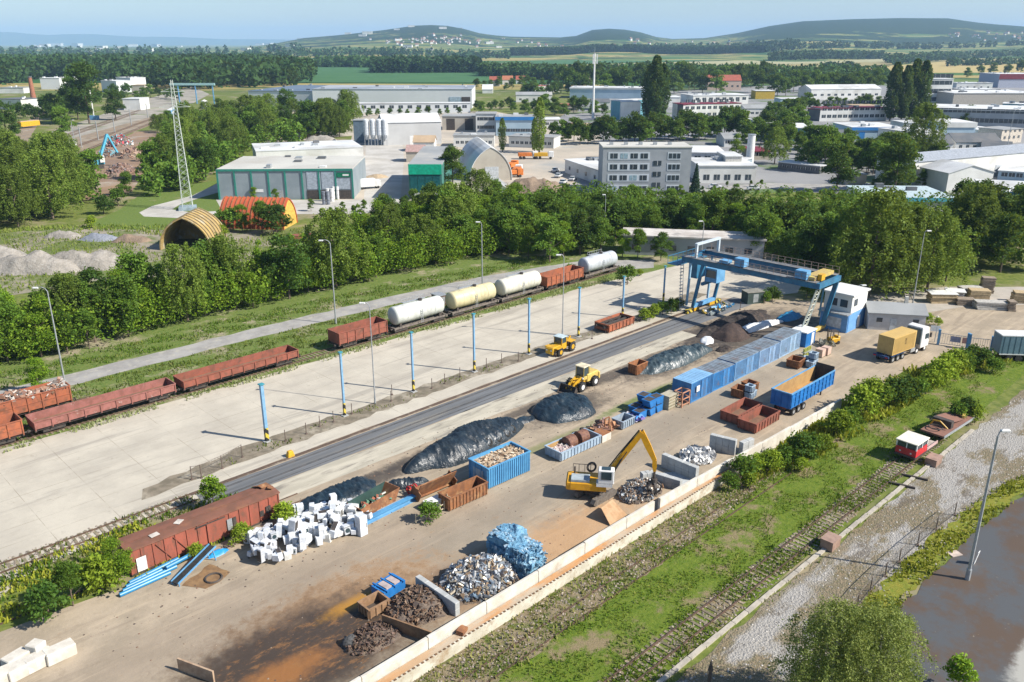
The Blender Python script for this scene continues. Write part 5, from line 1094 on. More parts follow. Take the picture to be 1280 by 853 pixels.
# blue pipes, conveyor, mat
pl = ['nearest of the blue pipes lying in front of the boxcar', 'second blue pipe in front of the boxcar', 'third blue pipe in front of the boxcar', 'blue pipe closest to the boxcar', 'short blue pipe lying on top of the others']
for i in range(5):
    u0, v0 = UV(150 + i * 4, 747 - i * 5); L = (4.4, 4.8, 5.0, 4.6, 2.4)[i]
    if i == 4: u0 += 2.6; v0 -= .9
    o = MB().cyl((0, 0, 0), (L, 0, 0), .2, n=14).build('pipe', mat('pipe blue', (.03, .22, .42), (.025, .18, .36), scale=2, rough=.4), loc=W(u0, v0, .22 if i < 4 else .56), rz=YR + .04 + .03 * i, smooth=False); tag(o, pl[i], 'pipe', 'blue pipes')
t = YT('conveyor', 'narrow inclined black conveyor belt with blue frame beside the pipes', 'conveyor', *UV(219, 733), .35)
mb = MB(); mb.beam((0, 0, .3), (4.6, 0, 1.3), .7, .08); mb.build('belt', BLACK, t)
mb = MB(); mb.beam((0, -.4, .35), (4.6, -.4, 1.38), .08, .14); mb.beam((0, .4, .35), (4.6, .4, 1.38), .08, .14); [mb.beam((x, y, 0), (x * .95, y, .3 + x * .22), .08) for x in (.1, 4.4) for y in (-.4, .4)]; mb.build('frame', LBLUE, t)
sheet('rust_patch', pix((227, 733), (262, 706), (288, 716), (275, 728), (257, 737)), .06, mat('brown mat', (.25, .15, .07), (.17, .10, .05), scale=1.2, rough=.95), rough=(.5, .12, 2))
o = MB().torus((0, 0, .1), .7, .1, 16, 6).build('cable_coil', DARK, loc=W(*UV(267, 724)), rz=0); tag(o, 'dark coil of cable on the brown mat beside the conveyor', 'cable')
mound('blue_sheet', 'small bright blue plastic sheet beside the boxcar door', 'tarp', *UV(272, 693), 2.4, 1.0, .35, mat('bright blue plastic', (.03, .3, .62), (.02, .22, .5), rough=.4), 43, wr=.25)
o = YT('hazard_block', 'small yellow block on the strip left of the grey lane', 'block', *UV(363, 571)); MB().box(0, 0, 0, .9, .7, .75, taper=.6).build('block', YEL, o, bevel=.05); MB().box(0, 0, 0, 1.3, 1, .05).build('base', BLOCK, o)
# planter with pallets
t = YT('planter', 'cream wooden slat fence corner round a green bush before the rusty skip', 'slat fence', *UV(520, 655)); 
for (a, b) in (((0, 0), (1.7, -.3)), ((1.7, -.3), (4.8, .1)), ((4.8, .1), (4.6, 1.6))):
    mb = MB(); A, B_ = Vector((*a, 0)), Vector((*b, 0)); n = max(2, int((B_ - A).length / .55))
    for i in range(n + 1): q = A.lerp(B_, i / n); mb.beam(q, q + Vector((0, 0, 1.05)), .07)
    for z in (.3, .8): mb.beam(A + Vector((0, 0, z)), B_ + Vector((0, 0, z)), .05, .09)
    mb.build('slat_panel', mat('cream slats', (.55, .47, .33), (.42, .36, .25)), t)
t = YT('white_tub', 'white plastic tub behind the slat fence and bush', 'tub', *UV(542, 635)); MB().box(0, 0, 0, 1.8, 1.0, .9).build('body', WHITE, t); MB().box(0, 0, .9, 1.9, 1.1, .06).build('lid', WHITE, t)
# white appliances
APW = mat('enamel white', (.66, .68, .70), (.50, .53, .57), scale=1.6, rough=.4, obj=.22, dirt=.35)
def washer():
    t = YT('discarded_appliance', 'x', 'appliance', 0, 0, group='white discarded appliances'); MB().bx(-.32, .32, -.32, .32, 0, .88).build('body', APW, t, bevel=.02)
    MB().cyl((0, -.325, .42), (0, -.35, .42), .24, n=14).build('door', GLASS, t); MB().bx(-.3, .3, -.345, -.325, .72, .85).build('control_panel', GREYP, t); return t
def fridge():
    t = YT('discarded_appliance', 'x', 'appliance', 0, 0, group='white discarded appliances'); MB().bx(-.32, .32, -.33, .33, 0, 1.7).build('body', APW, t, bevel=.03)
    MB().bx(-.31, .31, -.37, -.335, .05, 1.1).build('door', APW, t); MB().bx(-.31, .31, -.37, -.335, 1.13, 1.66).build('freezer_door', WHITE, t); MB().bx(.22, .26, -.4, -.37, .7, 1.05).build('handle', GREYP, t); MB().bx(-.28, .28, .335, .36, .1, 1.5).build('rear_grille', DARK, t); return t
def cooker():
    t = YT('discarded_appliance', 'x', 'appliance', 0, 0, group='white discarded appliances'); MB().bx(-.45, .45, -.35, .35, 0, .95).build('body', mat('cream enamel', (.66, .66, .62)), t, bevel=.02)
    MB().bx(-.38, .38, -.37, -.355, .12, .62).build('oven_door', DARK, t); MB().bx(-.4, .4, -.3, .3, .951, .975).build('lid', WHITE, t); return t
protos = [washer(), fridge(), cooker()]; r = random.Random(19)
poly = [UV(*q) for q in ((305, 680), (328, 707), (362, 700), (398, 682), (455, 664), (462, 650), (440, 640), (405, 634), (385, 645), (350, 655), (318, 668))]
P = scatter_in(poly, 9, np.random.default_rng(3)); cnt = 0; used = []
for (u, v) in P:
    if cnt >= 190: break
    if sum(1 for a in used if math.hypot(a[0] - u, a[1] - v) < .45) > 2: continue
    lvl = sum(1 for a in used if math.hypot(a[0] - u, a[1] - v) < .65); used.append((u, v))
    cen = max(0, 1 - abs(v - 62.4) / 3.4); z = min(lvl, 1.8) * .5 * cen; pr_ = protos[r.choices((0, 1, 2), (6, 2, 2))[0]]
    first = cnt < 3; pr_ = protos[cnt] if first else pr_
    o = pr_ if first else copy_tree(pr_)
    o.location = W(u, v, z + .05); k = r.random(); s = r.uniform(.68, .98); o.scale = (s, s, s)
    if k < .5: o.rotation_euler = (r.uniform(-.15, .15), r.uniform(-.15, .15), r.uniform(0, 6.3))
    elif k < .8: o.rotation_euler = (math.pi / 2 + r.uniform(-.25, .25), 0, r.uniform(0, 6.3)); o.location.z += .33
    else: o.rotation_euler = (r.uniform(-.6, .6), math.pi / 2 + r.uniform(-.3, .3), r.uniform(0, 6.3)); o.location.z += .33
    o['label'] = 'white discarded household appliance in the heap beside the red boxcar'; cnt += 1
o = copy_tree(protos[1], W(*UV(452, 668)), YR + .1, 'tall white fridge standing upright at the right end of the appliance heap'); o.scale = (1.3, 1.3, 1.25); o.rotation_euler = (0, 0, YR)
# ---------------- gantry crane ----------------
t = YT('gantry_crane', 'blue gantry crane spanning the grey lane and the coal heap', 'gantry crane', 123.3, 77.1)
zg = 8.4
for x in (-3.3, 3.3):                                   # local x = u, y = v
    g_ = MB(); g_.bx(x - .3, x + .3, -21.8, 2.2, zg + .2, zg + 1.15); g_.build('girder', CRANEB, t)
    g_ = MB(); g_.bx(x - .65, x + .65, -21.8, 2.2, zg + 1.16, zg + 1.22); g_.build('walkway', mat('walkway grey', (.2, .2, .2), (.14, .14, .14)), t)
    mb = MB(); s = 1 if x > 0 else -1
    for k in range(21): y = -21.7 + k * 1.17; mb.beam((x + s * .62, y, zg + 1.22), (x + s * .62, y, zg + 2.3), .05)
    for z in (1.8, 2.3): mb.beam((x + s * .62, -21.7, zg + z), (x + s * .62, 2.1, zg + z), .05)
    mb.build('handrail', mat('rusty rail', (.35, .25, .2), (.25, .2, .17)), t)
    # stiff legs on the left rail
    mb = MB(); mb.beam((x, -.0, .9), (x * 1.0, -1.4, zg + .2), .38, .5); mb.build('leg', CRANEB, t)
    mb = MB(); mb.beam((x, 1.3, .9), (x, 1.0, zg + .2), .28, .34); mb.build('leg', mat('pale leg', (.30, .48, .62), (.24, .4, .52), dirt=.3), t)
MB().bx(-3.3, 3.3, -.3, .3, .75, 1.35).build('sill_beam', LBLUE, t)
for x in (-4.4, -2.4, 2.4, 4.4): MB().bx(x - .8, x + .8, -.3, .3, .15, .72).build('wheel_truck', STRM if abs(x) > 3 else YEL, t)
for y in (-22.06, 2.46): MB().bx(-3.6, 3.6, y - .25, y + .25, zg + .25, zg + 1.1).build('end_tie', CRANEB, t)
MB().bx(-3.2, 3.2, -1.6, -1.2, 5.0, 5.5).build('cross_tie', CRANEB, t)
# tall portal over the left end
mb = MB()
for x in (-3.4, 3.4): mb.bx(x - .2, x + .2, -.2, .2, zg + 1.22, 11.8)
mb.bx(-3.65, 3.65, -.25, .25, 11.8, 12.15); mb.build('portal_frame', mat('pale portal', (.52, .58, .62), (.42, .48, .52)), t)
MB().bx(-1.4, 1.4, .9, 2.6, 5.4, 8.2).build('machine_house', CRANEB, t)
c = MB().bx(-2.6, 0, -3.8, -1.5, zg - 2.7, zg - .3).build('operator_cab', LBLUE, t); MB().bx(-2.63, -2.6, -3.6, -1.7, zg - 1.9, zg - .6).build('cab_window', GLASS, c)
for y, ww, hh in ((-8.5, 1.8, 1.3), (-5.6, 1.6, .5), (-19.2, 1.9, 1.3)): b_ = MB().bx(-3.9, -2.5, y - ww / 2, y + ww / 2, zg + 1.35, zg + 1.35 + hh).build('electrical_box', LBLUE, t)
MB().bx(-3.2, 3.2, -21.2, -19.4, zg + 1.25, zg + 1.8).build('trolley', mat('crab ochre', (.4, .28, .12), (.5, .4, .1)), t); MB().bx(-2.4, -1.2, -21.9, -21.25, zg + 1.25, zg + 2.2).build('yellow_motor', YEL, t)
# hinged legs at the right: pale lattice in front, blue plate leg behind
mb = MB(); A0, A1 = Vector((-3.4, -21.8, zg)), Vector((-4.6, -20.4, .9)); B0, B1 = Vector((-2.0, -21.8, zg)), Vector((-3.2, -20.4, .9))
mb.beam(A0, A1, .22); mb.beam(B0, B1, .22); [mb.beam(A0.lerp(A1, i / 9), B0.lerp(B1, i / 9), .1) for i in range(10)]; [mb.beam(A0.lerp(A1, i / 9), B0.lerp(B1, (i + 1) / 9), .07) for i in range(9)]
mb.build('lattice_leg', mat('pale yellow lattice', (.55, .55, .42), (.45, .5, .5)), t)
mb = MB(); mb.beam((3.3, -21.8, zg), (3.3, -20.4, .9), .36, .7); mb.build('leg', CRANEB, t); mb = MB(); mb.beam((-1.0, -21.8, zg), (1.2, -20.6, 3), .25, .4); mb.build('brace', CRANEB, t)
MB().bx(-4.6, 4.0, -20.7, -20.2, .4, .95).build('sill_beam', YELP, t)
mb = MB(); mb.bx(-5.6, -3.0, -21.6, -19.8, .4, 1.3); mb.build('drive_unit', mat('crab ochre', (.4, .28, .12)), t)
# stairs at the left
mb = MB()
for i in range(14): mb.bx(-4.9, -4.1, 1.6 - .0 + i * .02, 1.9 + i * .02, .6 + i * .58, .66 + i * .58)
mb.beam((-4.9, 1.6, .3), (-4.9, 1.9, zg), .08); mb.beam((-4.1, 1.6, .3), (-4.1, 1.9, zg), .08); mb.build('ladder', GREYP, t)
MB().bx(-4.5, 4.5, 2.85, 5.0, zg - .5, zg - .3).build('end_platform', CRANEB, t); mb = MB(); [mb.beam((x, y, zg - .3), (x, y, zg + .9), .06) for x in np.arange(-4.5, 4.6, 1.5) for y in (2.95, 4.9)]; mb.bx(-4.5, 4.5, 4.87, 4.93, zg + .85, zg + .95); mb.bx(-4.5, 4.5, 2.92, 2.98, zg + .85, zg + .95); mb.build('platform_rail', CRANEB, t)
o = YT('crate_stack', 'blue and white crane parts lying at the foot of the left crane legs', 'machine parts', 124, 74.5); heap_pieces('pieces', 40, -3.5, 3.5, -1, 1, lambda x, y: .3, (.4, 1.4), pal('crane parts', [(.03, .25, .5), (.6, .6, .58), (.5, .35, .05), (.25, .3, .3)], .5), o, 44)
t = thing('dark_cabinet', 'dark green cabinet behind the gantry crane lane', 'cabinet', at(940, 378), YR - .5); MB().box(0, 0, 0, 3.2, 2.2, 2.1).build('body', mat('cabinet', (.05, .08, .07)), t); MB().box(0, 0, 2.1, 3.4, 2.4, .1).build('lid', mat('cabinet lid', (.25, .24, .2)), t); MB().bx(-.5, .5, -1.13, -1.1, .3, 1.8).build('door', mat('cabinet door', (.3, .33, .33)), t)
# ---------------- gate, sign, hedge kerbs ----------------
def gate(label, a, b, h, nleaf, sign=False):
    A = at(*a); B_ = at(*b); az_ = math.atan2(B_.y - A.y, B_.x - A.x); L = (B_ - A).length; t = thing('entrance_gate', label, 'gate', A, az_)
    for x in (0, L): MB().box(x, 0, 0, .35, .35, h + .6).build('gate_post', LBLUE, t)
    for k in range(nleaf):
        x0, x1 = .2 + (L - .4) * k / nleaf, (L - .4) * (k + 1) / nleaf + .1; mb = MB()
        mb.beam((x0, 0, .3), (x1, 0, .3), .07); mb.beam((x0, 0, h), (x1, 0, h), .07); n = int((x1 - x0) / .3)
        for i in range(n + 1): q = x0 + (x1 - x0) * i / n; mb.beam((q, 0, .3), (q, 0, h), .04)
        mb.build('gate_leaf', GREYP, t)
    return t
g1 = gate('wide grey bar gate between two blue posts at the yard entrance', (1172, 431), (1208, 436), 1.9, 2)
MB().bx(1.6, 3.0, -.1, -.06, .8, 1.7).build('sign_plate', mat('sign lilac', (.30, .32, .45)), g1); MB().bx(3.2, 3.9, -.1, -.06, .8, 1.7).build('sign_plate', mat('sign pink', (.55, .3, .25)), g1)
gate('narrower grey gate right of the wide entrance gate', (1210, 437), (1238, 440), 1.9, 1)
t = thing('notice_board', 'white notice board on a post beside the yard gate', 'sign', at(1168, 428), -.2); MB().cyl((0, 0, 0), (0, 0, 2.6), .06).build('pole', GREYP, t); MB().bx(-.9, .5, -.05, .0, 1.8, 2.7).build('board', WHITE, t)
o = MB().box(0, 0, 0, .5, .5, .4, taper=.6).build('stone_block', CONCW, loc=at(1172, 398), bevel=.08); tag(o, 'small pale stone beside the entrance road', 'stone')
t = YT('steel_box', 'brown steel box on the kerb of the gravel path', 'box', *UV(1037, 684)); MB().box(0, 0, .05, 1.6, 1.2, .95).build('body', mat('box brown', (.30, .20, .15), (.24, .15, .11)), t, bevel=.02); MB().box(0, 0, 1.0, 1.7, 1.3, .05).build('lid', mat('lid brown', (.33, .22, .17)), t)
t = YT('steel_box', 'second brown box on the kerb in front of the red trolley', 'box', *UV(1166, 580)); MB().box(0, 0, .05, 1.7, 1.2, .8).build('body', mat('box brown', (.30, .20, .15)), t); MB().box(0, 0, .85, 1.8, 1.3, .05).build('lid', mat('lid brown', (.33, .22, .17)), t)
for i, (px, py) in enumerate(((1127, 608), (1143, 598))):
    o = MB().rbox((0, 0, .15), (2.6, .22, .18), (0, 0, 0)).build('timber', DARK, loc=at(px, py), rz=YR - 1.3); tag(o, ['dark timber lying across the kerb, nearer one', 'dark timber lying across the kerb, nearer the trolley'][i], 'timber')
t = thing('sign_board', 'small white plate leaning at the foot of the silver lamp post', 'sign', at(1219, 706), .6); MB().rbox((0, 0, .7), (.5, .05, 1.4), (.15, 0, .2)).build('plate', WHITE, t)
o = MB().rbox((0, 0, .05), (1.1, .8, .1), (0, 0, .3)).build('slab', mat('pink slab', (.55, .45, .38)), loc=at(1193, 693)); tag(o, 'pale slab lying on the tarred lot left of the lamp post', 'slab')
# ---------------- buildings ----------------
WW = mat('white render', (.66, .66, .63), (.58, .58, .55), scale=.15, rough=.85, c3=(.5, .49, .45), s3=.08)
WG = mat('grey render', (.34, .36, .38), (.28, .30, .32), scale=.15, rough=.85)
WB = mat('beige render', (.46, .42, .35), (.40, .36, .30), scale=.15, rough=.9)
WBL = mat('pale blue cladding', (.36, .47, .55), (.31, .42, .50), scale=.15, rough=.6)
WTEAL = mat('teal cladding', (.13, .33, .40), (.11, .28, .34), scale=.15, rough=.6)
RW = mat('white roof', (.62, .63, .62), (.52, .53, .53), scale=.1, rough=.8, c3=(.40, .40, .38), s3=.06)
RG = mat('grey roof', (.30, .31, .31), (.24, .25, .25), scale=.12, rough=.85, c3=(.38, .37, .34), s3=.06)
RD = mat('dark roof', (.10, .11, .12), (.14, .14, .14), scale=.2, rough=.8)
RT = mat('red tile roof', (.34, .09, .055), (.26, .08, .05), scale=.5, rough=.85)
RM = mat('maroon fascia', (.20, .02, .035), (.16, .02, .03), scale=.3, rough=.6)
RBR = mat('tan roof', (.42, .31, .20), (.35, .26, .17), scale=.2, rough=.9)
GB = mat('blue fascia', (.03, .20, .50), (.03, .17, .42), scale=.3, rough=.5)
WIN = mat('window glass', (.035, .045, .055), (.05, .065, .08), scale=.2, rough=.15, spec=.6)
def windows(par, rows, L, x0=None, x1=None, face=-1, depth=0, side=None, m=WIN, ww=1.3, hh=1.3, n=None, gap=None, frame=True):
    x0 = .8 if x0 is None else x0; x1 = L - .8 if x1 is None else x1
    n = n or max(1, int((x1 - x0) / (ww * 2.2)))
    for z in rows:
        for i in range(n):
            x = x0 + (x1 - x0) * (i + .5) / n
            if side is None: o = MB().bx(x - ww / 2, x + ww / 2, -.05, -.012, z, z + hh)
            else: o = MB().bx(side[0], side[1], x - ww / 2, x + ww / 2, z, z + hh)
            wdw = o.build('window', m, par)
            if frame and side is None: MB().bx(x - .04, x + .04, -.07, -.051, z, z + hh).build('frame', WHITE, wdw)
def bldg(name, label, cat, pL, pR, top, depth, wall=WW, roof=RW, kind='flat', over=.3, rise=2.0, rows=(), ww=1.4, hh=1.3, n=None, doors=(), fascia=None, h=None, group=None, wx=None):
    A = at(*pL); B_ = at(*pR); az_ = math.atan2(B_.y - A.y, B_.x - A.x); L = (B_ - A).length
    H_ = h or hz(pL[0], pL[1], top)
    t = thing(name, label, cat, A, az_, group); r_ = 0
    if kind == 'flat':
        MB().bx(0, L, 0, depth, 0, H_).build('wall', wall, t)
        ro = MB().bx(-over, L + over, -over, depth + over, H_, H_ + .3).build('roof', roof, t)
        if L > 18 and depth > 8:
            rr = random.Random(int(L * 10))
            for i in range(int(min(11, L / 6))):
                x, y = rr.uniform(2, L - 3), rr.uniform(2, depth - 2); MB().box(x, y, H_ + .3, rr.uniform(1, 3.2), rr.uniform(1, 2.5), rr.uniform(.4, 1.3)).build('roof_vent', rr.choice((GREYP, WHITE, RD, GREYP)), ro)
    elif kind == 'gable':      # ridge along x
        MB().prism([(0, 0), (depth, 0), (depth, H_), (depth / 2, H_ + rise), (0, H_)], 0, L).build('wall', wall, t)
        mb = MB(); e = over; k = rise / (depth / 2)
        mb.prism([(-e, H_ - e * k + .02), (depth / 2, H_ + rise + .02), (depth + e, H_ - e * k + .02), (depth + e, H_ - e * k + .2), (depth / 2, H_ + rise + .25), (-e, H_ - e * k + .2)], -e, L + e); mb.build('roof', roof, t)
    elif kind == 'gabley':     # gable end faces the viewer
        MB().prism([(0, 0), (L, 0), (L, H_), (L / 2, H_ + rise), (0, H_)], 0, depth, 'y').build('wall', wall, t)
        e = over; k = rise / (L / 2)
        MB().prism([(-e, H_ - e * k + .02), (L / 2, H_ + rise + .02), (L + e, H_ - e * k + .02), (L + e, H_ - e * k + .2), (L / 2, H_ + rise + .25), (-e, H_ - e * k + .2)], -e, depth + e, 'y').build('roof', roof, t)
    if fascia: MB().bx(-over - .05, L + over + .05, -over - .12, -over - .01, H_ - fascia[1], H_ + .32).build('fascia', fascia[0], t)
    if rows: windows(t, rows, L, *(wx or (None, None)), ww=ww, hh=hh, n=n)
    for (x, w2, h2, m_) in doors: MB().bx(x * L - w2 / 2, x * L + w2 / 2, -.06, -.013, 0, h2).build('door', m_, t)
    return t, L, H_
TEALG = mat('green trim', (.03, .22, .17), (.03, .18, .14), scale=.5, rough=.5)
# green-trimmed warehouse
t, L, Hh = bldg('warehouse', 'grey warehouse with green trim and pale roof behind the red arched shed', 'warehouse', (275, 250), (442, 249), 213, 30, mat('grey green cladding', (.25, .29, .31), (.21, .25, .27), scale=.2, rough=.6), mat('bone roof', (.50, .49, .44), (.44, .43, .39), scale=.08, rough=.85, c3=(.40, .38, .33), s3=.05), over=.15)
for i in range(9): x = L * i / 8; MB().bx(x - .25, x + .25, -.22, -.01, 0, Hh).build('green_post', TEALG, t)
MB().bx(-.2, L + .2, -.26, -.16, Hh - .35, Hh + .32).build('green_fascia', TEALG, t)
MB().bx(L * .655, L * .985, -.12, -.02, .1, 2.7).build('loading_door', DARK, t); MB().bx(L * .42, L * .475, -.12, -.02, .1, 2.7).build('loading_door', GREYP, t)
for i in range(3): x = L * (.66 + .11 * i); MB().bx(x, x + L * .1, -.1, -.02, 3.0, Hh - .5 if i < 2 else Hh - 2.6).build('pale_panel', mat('pale panel', (.38, .43, .48)), t)
s_ = MB().bx(L * .885, L * .985, -.2, -.1, Hh - 2.2, Hh - .9).build('sign', mat('sign green', (.0, .16, .08)), t); MB().bx(L * .93, L * .975, -.23, -.2, Hh - 1.8, Hh - 1.3).build('sign_lettering', WHITE, s_)
MB().bx(L * .27, L * .33, -.1, -.02, 2.2, 3.1).build('awning', WHITE, t)
bldg('warehouse', 'white roofed hall directly behind the green-trimmed warehouse', 'warehouse', (322, 212), (455, 206), 190, 26, WW, RW, over=.1)
t, L, Hh = bldg('shop_building', 'narrow green-fronted building with a dark green glazed wall', 'building', (512, 250), (553, 250), 207, 46, mat('green wall', (.05, .17, .14), (.04, .14, .12)), RG, over=.1)
MB().bx(0, L, -.3, -.02, Hh - 2.6, Hh + .35).build('green_fascia', mat('bright green', (.0, .42, .25)), t); MB().bx(.2, L - .2, -.12, -.02, 0, 2.1).build('white_base', WHITE, t)
for i in range(4): MB().bx(.4 + i * (L - .8) / 4, .2 + (i + 1) * (L - .8) / 4, -.1, -.02, 2.4, Hh - 2.8).build('window', mat('green glass', (.02, .12, .13), rough=.2), t)
# arched shells
def arch(name, label, px0, px1, py, h, depth, shell, az=0, front=None, opening=False, ribs=0, edge=None, thick=.25, n=18, loc_=None, width=None):
    A = loc_ or at((px0 + px1) / 2, py); wd = width or (at(px1, py) - at(px0, py)).length; t = thing(name, label, 'arched shed', A, az)
    R = wd / 2; prof = [(-math.cos(math.pi * i / n) * R, (.75 * math.sin(math.pi * i / n) ** .8 + .25 * (1 - abs(math.cos(math.pi * i / n)))) * h) for i in range(n + 1)]
    inn = [(a * (1 - thick / R), b * (1 - thick / h)) for a, b in prof]
    mb = MB(); mb.prism(prof + inn[::-1], 0, depth, 'y')
    # split cap faces of the ring into quads
    N_ = len(prof); mb.f = [f for f in mb.f if len(f) == 4]
    for base in (0, 2 * N_):
        for i in range(N_ - 1): mb.f.append((base + i, base + i + 1, base + 2 * N_ - 2 - i, base + 2 * N_ - 1 - i))
    mb.build('shell', shell, t, smooth=False)
    if not opening:
        f = MB(); f.prism([(a * .985, b * .985) for a, b in prof], .2, .4, 'y'); f.build('front_wall', front or WB, t)
    f = MB(); f.prism([(a * .985, b * .985) for a, b in prof], depth - .4, depth - .2, 'y'); f.build('rear_wall', front or shell, t)
    for i in range(ribs):
        y = depth * (i + .5) / ribs; mb = MB(); pr2 = [(a * 1.025, b * 1.025) for a, b in prof]
        for (a, b), (c, d) in zip(pr2[:-1], pr2[1:]): mb.beam((a, y, b), (c, y, d), .25, .1)
        mb.build('rib', edge or shell, t)
    return t
OCH = mat('ochre shell', (.42, .29, .10), (.30, .22, .10), scale=.4, rough=.8, c3=(.42, .38, .28), s3=.3, lo3=.5, hi3=.62)
arch('arched_shed', 'open arched shed with ochre ribbed roof and a dark mouth', 206, 259, 313, 7.4, 12, OCH, az=.02, opening=True, ribs=7, edge=mat('pale shell rib', (.36, .27, .14)), loc_=at(232, 313), width=11.5)
arch('arched_shed', 'orange-red ribbed arched shed half hidden by bushes', 0, 0, 0, 7.2, 17, mat('red shell', (.50, .10, .04), (.42, .09, .04), scale=.5, rough=.7), az=math.pi / 2 - .12, ribs=15, edge=mat('orange rib', (.62, .28, .10)), front=mat('yellow front', (.62, .40, .08)), loc_=at(364, 283) , width=9.5)
t = arch('arched_shed', 'big white arched hall with a tan end wall beside the orange trucks', 587, 641, 226, 11.2, 34, RW, az=.18, front=WB, ribs=0)
MB().bx(-2, 2.6, .08, .19, 0, 4.6).build('door', mat('pale door', (.5, .53, .55)), t)
# grey office block
A = at(752, 243); t = thing('office_block', 'four-storey grey office block with rows of windows in white bands', 'office building', A, 0); L = (at(861, 243) - A).length; Hh = 14.0
MB().bx(0, L, 0, 13, 0, Hh).build('wall', WG, t); ro = MB().bx(-.15, L + .15, -.15, 13.15, Hh, Hh + .4).build('roof', mat('bone roof', (.50, .49, .44)), t)
WBAND = mat('white band', (.55, .59, .62), (.5, .54, .57), scale=.2)
for k in range(4):
    z = 1.0 + k * 3.3
    MB().bx(1.6, L * .53, -.08, -.013, z - .4, z + 1.9).build('white_band', WBAND, t); MB().bx(L * .73, L * .88, -.08, -.013, z - .4, z + 1.9).build('white_band', WBAND, t)
    for i in range(4):
        x = 2.0 + (L * .5 - 1.2) * (i + .45) / 4; wdw = MB().bx(x - 1.1, x + 1.1, -.13, -.085, z, z + 1.5).build('window', WIN if (i + k * 3) % 5 else mat('sky glass', (.30, .42, .48), rough=.2), t)
        MB().bx(x - .28, x - .2, -.15, -.131, z, z + 1.5).build('frame', WHITE, wdw)
    for i in range(3): x = L * .74 + L * .14 * (i + .5) / 3; MB().bx(x - .5, x + .5, -.13, -.085, z, z + 1.5).build('window', WIN, t)
    if k < 3: x = L * .62; wdw = MB().bx(x - 1.2, x + 1.2, -.13, -.013, z + 1.2, z + 2.6).build('window', WIN, t); MB().bx(x - .06, x + .06, -.15, -.131, z + 1.2, z + 2.6).build('frame', WHITE, wdw)
for i in range(5): MB().box(3 + i * 4.5, 5, Hh + .4, 1.1, 1.1, .8).build('roof_vent', GREYP, ro)
bldg('hall', 'long low white-roofed hall behind the grey office block', 'hall', (752, 206), (905, 208), 190, 22, mat('pale wall', (.50, .51, .52)), RW, rows=(2.6,), n=12, ww=2.2, hh=1.2)
bldg('annex', 'white flat annex left of the grey office block', 'building', (706, 216), (750, 232), 200, 16, WW, RW, n=4, rows=(1.5,))
t, L, Hh = bldg('depot_building', 'low white workshop with windows and white roof right of the office block', 'building', (873, 229), (944, 229), 208, 20, WW, RW, rows=(1.0,), n=5, ww=2.0, hh=1.8)
t, L, Hh = bldg('depot_building', 'taller pale block between the office and the white chimney', 'building', (905, 224), (925, 224), 196, 12, mat('bone wall', (.55, .53, .48)), RW)
bldg('depot_building', 'white sloping-roofed wing joined to the grey office block', 'building', (866, 222), (905, 226), 203, 22, mat('blue glass wall', (.12, .22, .28), (.3, .35, .38), scale=.3), RW)
P = at(936, 212); t = thing('chimney', 'white cylindrical chimney standing beside the pale workshop block', 'chimney', P); MB().cyl((0, 0, 0), (0, 0, hz(936, 212, 169)), 1.5, 1.35, 16).build('stack', WHITE, t); MB().cyl((0, 0, hz(936, 212, 169)), (0, 0, hz(936, 212, 169) + .3), 1.5, 1.5, 16).build('rim', GREYP, t)
# solar / dark lot
sheet('dark_paved_lot', [(at(*q).x, at(*q).y) for q in ((762, 254), (870, 256), (868, 246), (755, 246))], .06, mat('slate paving', (.10, .10, .14), (.13, .13, .17), scale=.5), yard=False)
# long pale shed behind the crane
A = at(778, 318); t = thing('long_shed', 'long low shed with pale flat roof in the trees behind the gantry crane', 'shed', A, -.18)
MB().bx(0, 30, 0, 7, 0, 4.2).build('wall', WG, t); MB().bx(-.4, 30.4, -.5, 7.4, 4.2, 4.5).build('roof', mat('stained pale roof', (.55, .52, .48), (.42, .38, .34), scale=.25, rough=.9, c3=(.28, .26, .24), s3=.3), t); [MB().bx(x, x + 1.6, -.05, -.01, 1.2, 2.4).build('window', WIN, t) for x in np.arange(2, 28, 4)]
# control cabin and low shed
bu, bv = UV(1062, 418); t = YT('office_cabin', 'two-storey blue and white weighbridge cabin below the crane', 'cabin', 128.0, 53.2)
MB().bx(-.2, 6.2, 0, 4.6, 0, 3.1).build('ground_floor', mat('sky blue wall', (.14, .32, .60), (.12, .28, .52)), t); MB().bx(.6, 6.2, 0, 4.6, 3.1, 6.0).build('upper_floor', WW, t)
MB().bx(.3, 6.5, -.3, 4.9, 6.0, 6.25).build('roof', WHITE, t); MB().bx(-1.0, .6, -.2, 4.8, 3.1, 3.25).build('canopy', GREYP, t)
for y in (1.3, 3.0): MB().bx(.54, .598, y - .6, y + .6, 4.0, 5.2).build('window', WIN, t)
for x in (2.0,): MB().bx(x - .6, x + .6, -.05, -.01, 4.2, 5.3).build('window', WIN, t)
MB().bx(-.26, -.21, 1.0, 3.4, .6, 2.3).build('window', mat('white blind', (.55, .6, .65)), t); MB().bx(.0, .12, -.05, -.01, .1, 3.0).bx(5.6, 6.2, -.05, -.01, .1, 3.0).build('blue_trim', BLUE, t); MB().bx(3.5, 4.4, -.05, -.01, .1, 2.2).build('door', WHITE, t)
t = thing('low_shed', 'low whitewashed shed with grey roof and a stub chimney beside the cabin', 'shed', at(1084, 412), -.19)
MB().prism([(0, 0), (5.5, 0), (5.5, 3.1), (2.7, 3.9), (0, 2.8)], 0, 8.6).build('wall', mat('lime wall', (.50, .50, .50), (.42, .42, .42), scale=.8, dirt=.2), t); ro = MB().prism([(-.3, 2.78), (2.7, 3.92), (5.8, 3.05), (5.8, 3.2), (2.7, 4.08), (-.3, 2.95)], -.3, 8.9).build('roof', RG, t)
